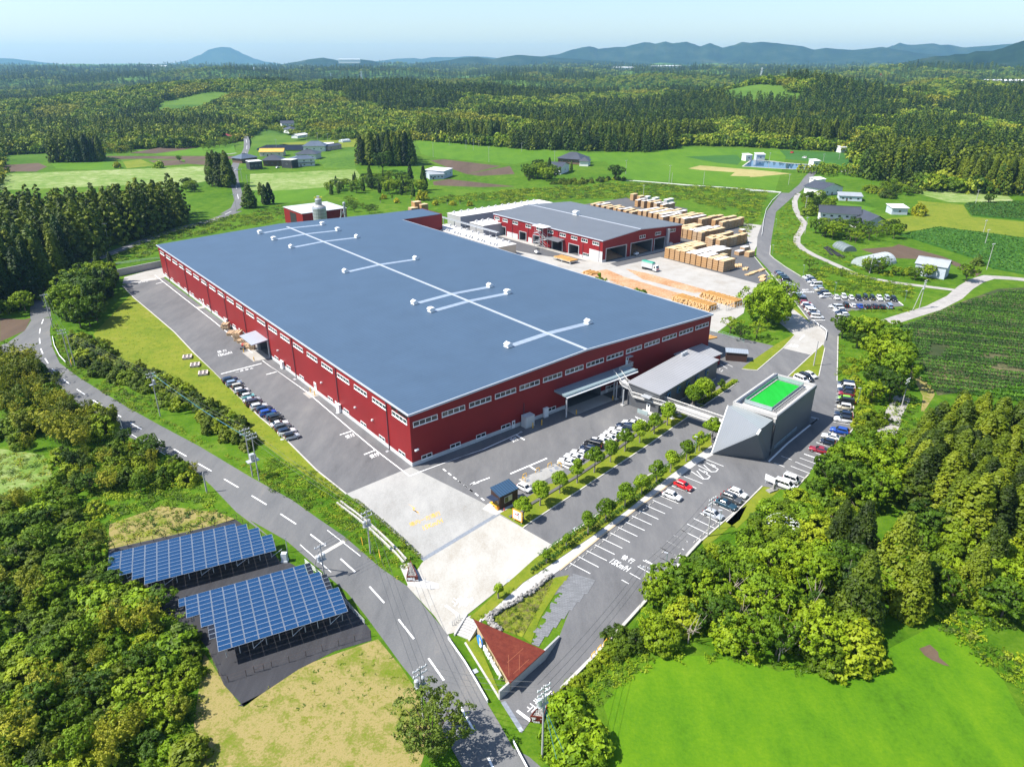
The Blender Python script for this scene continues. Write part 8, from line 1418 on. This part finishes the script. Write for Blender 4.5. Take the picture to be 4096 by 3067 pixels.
H_('shed', 'open white field shed with slanted roof beside a bush', 'D3', (812, 350), (935, 352), 9, 4.2, .8, 'white', 'palegrey', 'mono', .6, 'shed', 1, 1, False); H_('barn', 'pale grey barn with ribbed grey roof by the lane', 'D3', (985, 820), (1222, 858), 9, 5.2, 2.2, 'grey', 'palegrey', 'gable', .5, 'barn', 0)
for i, (v, a, b_, lab) in enumerate((('A4', (48, 992), (118, 992), 'blue-grey pump house standing in the pond'), ('A4', (508, 1048), (562, 1046), 'small white hut right of the pond'), ('A4', (732, 932), (778, 930), 'small white hut against bare cedar trunks'), ('A3', (1975, 995), (2025, 993), 'small white hut at left end of pond'), ('D3', (224, 135), (252, 132), 'tiny white shed behind gabled house, left'), ('D3', (252, 130), (290, 128), 'tiny cream shed behind gabled house, right'))): H_('hut', lab, v, a, b_, 7, 5.4, .8, 'white', 'palegrey' if i == 0 else 'white', 'mono', .5, 'hut', 1, 1, False)
def tunnel(label, view, a, b_, r, m):
 A, B = G(view, *a), G(view, *b_); L = (B - A).length; t = thing('polytunnel', label, 'polytunnel', A, math.atan2((B - A).y, (B - A).x)); mb = MB(); n = 10
 for x in (0, L):
  for i in range(n + 1): mb.v.append((x, -r * math.cos(math.pi * i / n), r * .8 * math.sin(math.pi * i / n)))
 mb.f += [[i, i + 1, n + 2 + i, n + 1 + i] for i in range(n)] + [list(range(n + 1)), list(range(n + 1, 2 * n + 2))[::-1]]; mb.m += [0] * (n + 2); mb.build('cover', m, t, smooth=False)
 for k in range(int(L / 2.4) + 1):
  h = MB(); [h.tube((k * 2.4, -r * 1.01 * math.cos(math.pi * i / n), r * .81 * math.sin(math.pi * i / n)), (k * 2.4, -r * 1.01 * math.cos(math.pi * (i + 1) / n), r * .81 * math.sin(math.pi * (i + 1) / n)), .05, 4, cap=False) for i in range(n)]; h.build('hoop', M['galv'], t)
FILM = plain('plastic_film', (.36, .40, .40), .35, .15, .8)
tunnel('dark half-round polytunnel beside the garden trees', 'D3', (400, 600), (490, 640), 3.4, plain('shade_net', (.13, .16, .16), .6)); tunnel('wide pale polytunnel above the lane', 'D3', (575, 755), (770, 712), 5.2, FILM); tunnel('tiny pale greenhouse on far terrace', 'D1', (1175, 178), (1258, 170), 4, FILM)
t = thing('solar_array', 'far dark solar array behind the yellow-roofed barn', 'solar panels', G('D1', 320, 268), 0.05)
for k in range(8): MB().add([(0, k * 5, 1), (62, k * 5, 1), (62, k * 5 + 3.6, 2.6), (0, k * 5 + 3.6, 2.6)], [(0, 1, 2, 3)]).build('panel_row', DCELL, t)
for i, (a, b_) in enumerate((((290, 610), (350, 670)), ((310, 605), (400, 680)), ((340, 625), (440, 690)))): A, B = G('D3', *a), G('D3', *b_); o = MB().strip([A - A, B - A], 1.2, 0, 0, .5).build('covered_rows', M['dark'], None, A); tag(o, 'dark plastic-covered strip on the ground by the polytunnel, ' + ('left', 'middle', 'right')[i], 'cover')
POND = P('A3 1950,1040 2025,985 2212,998 A4 160,1000 330,1018 480,1028 492,1066 345,1066 180,1058 0,1046'); m, t, b, o = nt('pond_water'); b.inputs['Base Color'].default_value = (.01, .06, .13, 1); b.inputs['Roughness'].default_value = .04; b.inputs['Specular IOR Level'].default_value = .8; bump(t, b, noise_fac(t, .6, 3), .02, .1)
tag(MB().prism(POND, .06, .06).build('water', m), kind='structure'); bands('pond_rim', [POND + POND[:1]], 1.2, .04, M['kerb'], .25)
# poles, lamps and wires
def pole_top(view, b_, t_):
 B = G(view, *b_); n = Vector((B.x, B.y, 0)); d = ray(view, *t_); s = B.dot(n) / d.dot(n); return B, CH + d.z * s
TOPS = {}
def pole(key, view, b_, t_, label, arms=1, kit=0, r=.15, group=None, ang=0.7, hmax=16, name='utility_pole', col=None, tv=None):
 B = G(view, *b_); n = Vector((B.x, B.y, 0)); d = ray(tv or view, *t_); s = B.dot(n) / d.dot(n); h = min(hmax, max(3, CH + d.z * s)); t = thing(name, label, 'utility pole', B, ang, group)
 MB().tube((0, 0, -.2), (0, 0, h), r, 8, r * .68).build('pole', col or M['pole'], t); TOPS[key] = B + Vector((0, 0, h - .3))
 for k in range(arms):
  a = MB().bb(-1.15, 1.15, -.06, .06, h - .5 - k * .9, h - .36 - k * .9).build('crossarm', M['galv'], t)
  for x in (-1.0, -.35, .35, 1.0): MB().lathe([(.07, 0), (.09, .12), (.04, .25)], (x, 0, h - .36 - k * .9), 6).build('insulator', M['white'], a)
 if kit:
  for s in ((-.45, .45) if kit > 1 else (.4,)): MB().lathe([(.3, 0), (.34, .1), (.34, .95), (.2, 1.1)], (s, .3, h - 3.4), 10).build('transformer', M['galv'], t)
  MB().bb(-.8, .8, -.1, .5, h - 3.6, h - 3.42).build('bracket', M['galv'], t)
 return t
pole('a', 'A5', (425, 925), (345, 655), 'concrete pole leaning at the road bend by dark trees', 1); pole('b', 'A5', (575, 1242), (515, 935), 'concrete pole with yellow foot, front of pair by guard rail', 2, 0); pole('b2', 'A5', (605, 1232), (525, 985), 'concrete pole behind its pair by guard rail', 0)
pole('c', 'B1', (1290, 130), (1242, -275 + 45), 'utility pole in the dark shrub belt beside the road', 2, 1); pole('d', 'B1', (2032, 615), (1970, 225), 'left pole of the twin transformer poles by the road', 2, 0); pole('e', 'B1', (2085, 645), (2030, 262), 'right pole of the twin transformer poles by the road', 2, 0)
p = (G('B1', 2032, 615) + G('B1', 2085, 645)) / 2; t = thing('transformer', 'grey transformer on platform between the twin roadside poles', 'transformer', (p.x, p.y, 4.6), .7); MB().bb(-.5, .5, -.45, .45, .1, 1.7).build('tank', M['galv'], t, bevel=.06); MB().bb(-1.3, 1.3, -.7, .7, -.1, .08).build('platform', M['galv'], t); MB().bb(.55, .8, -.3, .3, .3, 1.3).build('radiator', M['galv'], t)
pole('f', 'B1', (995, 272), (980, 130), 'dark slim post beside white rail at bamboo', 0, 0, .12, name='post', col=M['galv']); pole('g', 'B1', (1665, 745), (1612, 585), 'short thick bare pole at road edge above solar sheeting', 0, 0, .2); pole('h', 'B6', (998, 440), (960, 85), 'utility pole with twin transformers by concrete apron', 2, 2); pole('i', 'B6', (617, 640), (590, 365), 'braced pole with small transformers by white pipe fence', 1, 2)
A_, B_ = G('B6', 530, 555), TOPS['i']; tag(MB().tube(A_, A_.lerp(B_, .82), .1, 6).build('pole_brace', M['pole']), 'slanting brace leaning on pole by white pipe fence', 'pole brace')
pole('j', 'B6', (312, 435), (293, 305), 'slim meter post at corner of upper solar array', 0, 0, .09, col=M['galv']); pole('k', 'B7', (392, 1200), (368, 735), 'utility pole rising through the olive tree at bottom', 2, 2); pole('l', 'B7', (1345, 1465), (1368, 885), 'big utility pole with blue guy wires beside P sign', 3, 2); pole('m', 'C7', (487, 200), (115, 1350), 'utility pole with arms at verge among parked cars', 2, 0, tv='B4')
pole('n', 'C8', (905, 905), (912, 765), 'pole with long arm rising from thicket over car park', 1, 0, ang=-.4); pole('o', 'B4', (775, 450), (808, 280), 'bare pole on the lawn triangle casting a long shadow', 0, 0, .2); pole('p', 'C4', (680, 330), (733, 118), 'pole with arms beside the dirt track at tea rows', 2); pole('q', 'A8', (1365, 1180), (1410, 945), 'tall pole with yellow foot at lane junction', 3, 1); A_, B_ = G('A8', 1312, 1195), TOPS['q']; tag(MB().tube(A_, A_.lerp(B_, .7), .1, 6).build('pole_brace', M['pole']), 'slanting brace leaning on the pole at lane junction', 'pole brace')
for key, v, b_, t_, lab in (('r', 'A8', (1910, 865), (1945, 650), 'pole with white insulators at corner of dark tea block'), ('s', 'A8', (965, 895), (990, 745), 'pole beside wide pale polytunnel'), ('t', 'A8', (1895, 665), (1925, 540), 'greenish pole inside the dark tea block'), ('u', 'A8', (1880, 580), (1912, 465), 'greenish pole beyond the dark tea block'), ('v', 'A8', (437, 425), (462, 270), 'pole beside lane left of the farmhouses'), ('w', 'A8', (443, 575), (458, 440), 'pole with brace at the lane bend'), ('x', 'A8', (310, 180), (322, 95), 'pole at left of the road crest'),
       ('y', 'A8', (1818, 340), (1843, 220), 'pole at front edge of mown field'), ('z', 'D2', (300, 135), (305, 10), 'pole in front of hilltop farmhouse roof'), ('aa', 'D2', (1022, 248), (1028, 105), 'pole in bright field right of hilltop farmhouse'), ('ab', 'D2', (1200, 480), (1205, 355), 'steel mast behind the timber yard bank'), ('ac', 'A3', (1358, 1180), (1368, 1020), 'tall pole at white rail behind timber yard'), ('ad', 'A3', (1380, 1170), (1390, 1088), 'short post next to tall pole at white rail'), ('ae', 'A3', (1635, 1185), (1642, 1080), 'dark post in bright field above white rail'),
       ('af', 'A2', (1475, 965), (1475, 825), 'pole at left corner of bright field'), ('ag', 'A2', (1922, 1005), (1922, 865), 'pole at right end of the field track'), ('ah', 'A2', (1738, 900), (1740, 825), 'pole in the row by ploughed field, left of the close pair'), ('ai', 'A2', (1797, 905), (1797, 825), 'pole in the row by ploughed field, right of the close pair'), ('aj', 'A2', (1603, 868), (1603, 802), 'pole at left tip of ploughed strip'), ('ak', 'A2', (1840, 882), (1842, 830), 'pole at right tip of ploughed strip'), ('am', 'A2', (2185, 920), (2185, 850), 'pole at right end of bright field'),
       ('an', 'D1', (835, 188), (835, 110), 'pole left of three above blue-tiled farmhouse'), ('ao', 'D1', (945, 188), (942, 80), 'middle pole of three above blue-tiled farmhouse'), ('ap', 'D1', (1048, 200), (1040, 88), 'right pole of three above blue-tiled farmhouse'), ('aq', 'D1', (525, 250), (515, 145), 'pole at the far solar array'), ('ar', 'D1', (118, 885), (98, 700), 'pole at roadside beside the rounded cypress'), ('as', 'D1', (230, 595), (222, 505), 'pole on pale meadow near the road'), ('at', 'D1', (175, 575), (160, 445), 'pole at corner of dark hedge'), ('au', 'A5', (885, 290), (845, 85), 'pole on back lane in front of dark grove, left'), ('av', 'A5', (1272, 155), (1250, 30), 'pole on back lane in front of dark grove, right'), ('aw', 'A4', (718, 985), (730, 885), 'pole near small hut at bare trunks'), ('ax', 'A4', (585, 1035), (600, 940), 'braced pole right of pond'), ('ay', 'A4', (148, 1050), (158, 930), 'pole standing before the pond')):
 pole(key, v, b_, t_, lab, 1 if key not in ('ad', 'ae', 'as') else 0, 0, .16, None, .5, 14)
def lamp(view, b_, t_, label, double=False):
 B = G(view, *b_); n = Vector((B.x, B.y, 0)); d = ray(view, *t_); h = min(9, max(2.5, CH + d.z * B.dot(n) / d.dot(n))); t = thing('street_lamp', label, 'street lamp', B, 1.2); MB().tube((0, 0, 0), (0, 0, h), .08, 6, .05).build('pole', plain('lamp_green', (.13, .22, .2), .5) if 'lamp_green' not in bpy.data.materials else bpy.data.materials['lamp_green'], t); MB().box((0, .25, h), (.3, .8, .14)).build('lamp_head', M['galv'], t, bevel=.03)
for v, b_, t_, lab in (('C3', (598, 185), (614, 40), 'lamp post at top of upper lot beside the bank'), ('C3', (1062, 450), (1088, 295), 'lamp post between bank column and bank row'), ('C3', (2092, 575), (2120, 415), 'lamp post at right end of the upper lot'), ('C4', (343, 310), (365, 195), 'lamp post behind the right kerb row'), ('B3', (1970, 1035), (1985, 898), 'lamp post with white globe near the prow'), ('C7', (583, 138), (605, -20), 'lamp post on verge by the silver hatchback'), ('C8', (1090, 750), (1088, 700), 'short lamp at car park edge by thicket'), ('A8', (207, 525), (213, 458), 'lamp post on bank beside access road, upper'), ('A8', (180, 745), (188, 668), 'lamp post on bank beside access road, lower')): lamp(v, b_, t_, lab)
WIRE = plain('power_cable', (.05, .055, .06), .5); BLUEW = plain('blue_guy', (.03, .25, .38), .5)
def wire(a, b_, label, off=0, sag=1.0, r=.025, m=WIRE):
 A, B = (TOPS[a] if isinstance(a, str) else a), (TOPS[b_] if isinstance(b_, str) else b_); d = (B - A).normalized(); n = Vector((-d.y, d.x, 0)) * off; mb = MB(); K = 10; pp = [A.lerp(B, i / K) + n - Vector((0, 0, sag * 4 * (i / K) * (1 - i / K))) for i in range(K + 1)]
 for p, q in zip(pp, pp[1:]): mb.tube(p, q, r, 4, cap=False)
 tag(mb.build('power_cable', m), label, 'cable')
for a, b_, w_ in (('a', 'b', 'from road bend pole to the guard rail pole'), ('b', 'c', 'from guard rail pole to shrub belt pole'), ('c', 'd', 'from shrub belt pole to twin transformer poles'), ('e', 'h', 'from twin transformer poles to apron pole'), ('h', 'k', 'over the road from apron pole to olive tree pole'), ('k', 'l', 'across the road between the two bottom poles'), ('l', 'n', 'over the car park from P sign pole'), ('n', 'm', 'over the car park bays along the thicket'), ('h', 'i', 'across the road to braced pole')):
 for k, o_ in enumerate((-.9, .9, 0)): wire(a, b_, 'thin overhead cable ' + w_ + (', left strand', ', right strand', ', middle strand')[k], o_, .9)
for a, b_, w_ in (('q', 'r', 'from lane junction to tea block'), ('ag', 'af', 'along far bright field'), ('v', 'w', 'beside the lane'), ('z', 'ac', 'from hilltop farmhouse to white rail')): wire(a, b_, 'single thin overhead cable ' + w_, 0, 1.2, .03)
L_t = TOPS['l']; wire(L_t - Vector((0, 0, 3)), G('B7', 1570, 1545), 'blue guy wire from P sign pole to bushes, outer', 0, 0, .035, BLUEW); wire(L_t - Vector((0, 0, 3)), G('B7', 1480, 1560), 'blue guy wire from P sign pole to bushes, inner', 0, 0, .03, BLUEW)
wire(TOPS['c'], TOPS['d'] - Vector((0, 0, 2)), 'blue telephone cable along the shrub belt', .3, .8, .035, BLUEW)
for v, a, b_, lab in (('A5', (575, 1205), (578, 1240), 'yellow sleeve at foot of guard rail pole'), ('B6', (1060, 430), (1082, 495), 'yellow guy guard by pole at the apron'), ('B6', (918, 345), (935, 372), 'yellow guy guard on the verge by apron pole')): A_, B_ = G(v, *b_), G(v, *a); tag(MB().tube(A_, A_.lerp(B_, .55) + Vector((0, 0, 1.5)), .08, 6).build('guy_guard', M['yellow']), lab, 'guy guard')
# far things: pylons and white works among the hills
RW, t, b, o = nt('red_white_bands'); w_ = N(t, 'ShaderNodeTexWave', wave_type='BANDS', bands_direction='Z'); w_.inputs['Scale'].default_value = 2 * math.pi / (20 * 20); t.links.new(N(t, 'ShaderNodeTexCoord').outputs['Object'], w_.inputs['Vector']); t.links.new(ramp(t, w_.outputs[0], [(0, (.6, .05, .03)), (.5, (.75, .75, .74))], 'CONSTANT'), b.inputs['Base Color'])
def pylon(label, view, x, yt, D, h, m):
 p = at_dist(view, x, yt, D); t = thing('pylon', label, 'pylon', (p.x, p.y, p.z - h), .4); w_ = h * .09; mb = MB(); n = 6
 for i in range(n):
  z0, z1 = h * i / n, h * (i + 1) / n; r0, r1 = w_ * (1 - .85 * i / n), w_ * (1 - .85 * (i + 1) / n); c0 = [(sx * r0, sy * r0, z0) for sx, sy in ((-1, -1), (1, -1), (1, 1), (-1, 1))]; c1 = [(sx * r1, sy * r1, z1) for sx, sy in ((-1, -1), (1, -1), (1, 1), (-1, 1))]
  for k in range(4): mb.tube(c0[k], c1[k], .55, 3, cap=False); mb.tube(c0[k], c1[(k + 1) % 4], .35, 3, cap=False); mb.tube(c1[k], c0[(k + 1) % 4], .35, 3, cap=False)
 mb.build('lattice', m, t)
 for z in (.7, .82, .94): MB().bb(-h * .13, h * .13, -.5, .5, h * z, h * z + .7).build('arm', m, t)
for v, x, yt, D, h, m_, lab in (('A4', 1058, 292, 3100, 62, RW, 'red and white pylon on wooded ridge, leftmost of three'), ('A4', 1714, 355, 2700, 58, RW, 'red and white pylon before pale hillside, middle of three'), ('A4', 2207, 368, 2500, 62, RW, 'red and white pylon at right picture edge'), ('A4', 100, 243, 3300, 75, M['white'], 'tall pale lattice pylon on the middle hills'), ('A2', 503, 265, 4300, 50, M['white'], 'pale pylon on left hills, leftmost of three'), ('A2', 648, 288, 3900, 45, M['white'], 'pale pylon on left hills, middle of three'), ('A2', 893, 270, 3600, 55, M['white'], 'pale pylon on left hills, rightmost of three'), ('A2', 2016, 262, 4200, 50, M['white'], 'pale pylon near centre of the far plain')): pylon(lab, v, x, yt, D, h, m_)
for v, x, y, D, L, hh, lab in (('A3', 985, 243, 5200, 130, 18, 'long white works far off below main range'), ('A3', 1278, 232, 6200, 120, 20, 'white works far off, left of the pair under range'), ('A3', 1380, 230, 6200, 140, 16, 'white works far off, right of the pair under range'), ('A4', 1968, 350, 3000, 70, 22, 'white barn on pale hillside, left of three'), ('A4', 2040, 350, 3000, 80, 20, 'white barn on pale hillside, middle of three'), ('A4', 2122, 350, 3000, 110, 22, 'white barn on pale hillside, right of three'), ('A1', 1160, 230, 7200, 120, 18, 'white factory on far left horizon'), ('A1', 1250, 232, 7200, 190, 18, 'long white factory on far left horizon'), ('A2', 800, 178, 7600, 200, 22, 'white hilltop building on the low far hill'), ('A1', 2110, 250, 6000, 130, 14, 'white roofed works in far haze near volcano foot')):
 p = at_dist(v, x, y, D); t = thing('far_building', lab, 'building', (p.x, p.y, p.z - hh), .05); MB().bb(-L / 2, L / 2, -30, 30, -12, hh).build('wall', WALLS['white'], t); MB().add([(-L / 2 - 3, -33, hh), (L / 2 + 3, -33, hh), (L / 2 + 3, 0, hh + 4), (-L / 2 - 3, 0, hh + 4), (-L / 2 - 3, 33, hh), (L / 2 + 3, 33, hh)], [(0, 1, 2, 3), (3, 2, 5, 4)]).build('roof', ROOFS['white'], t)
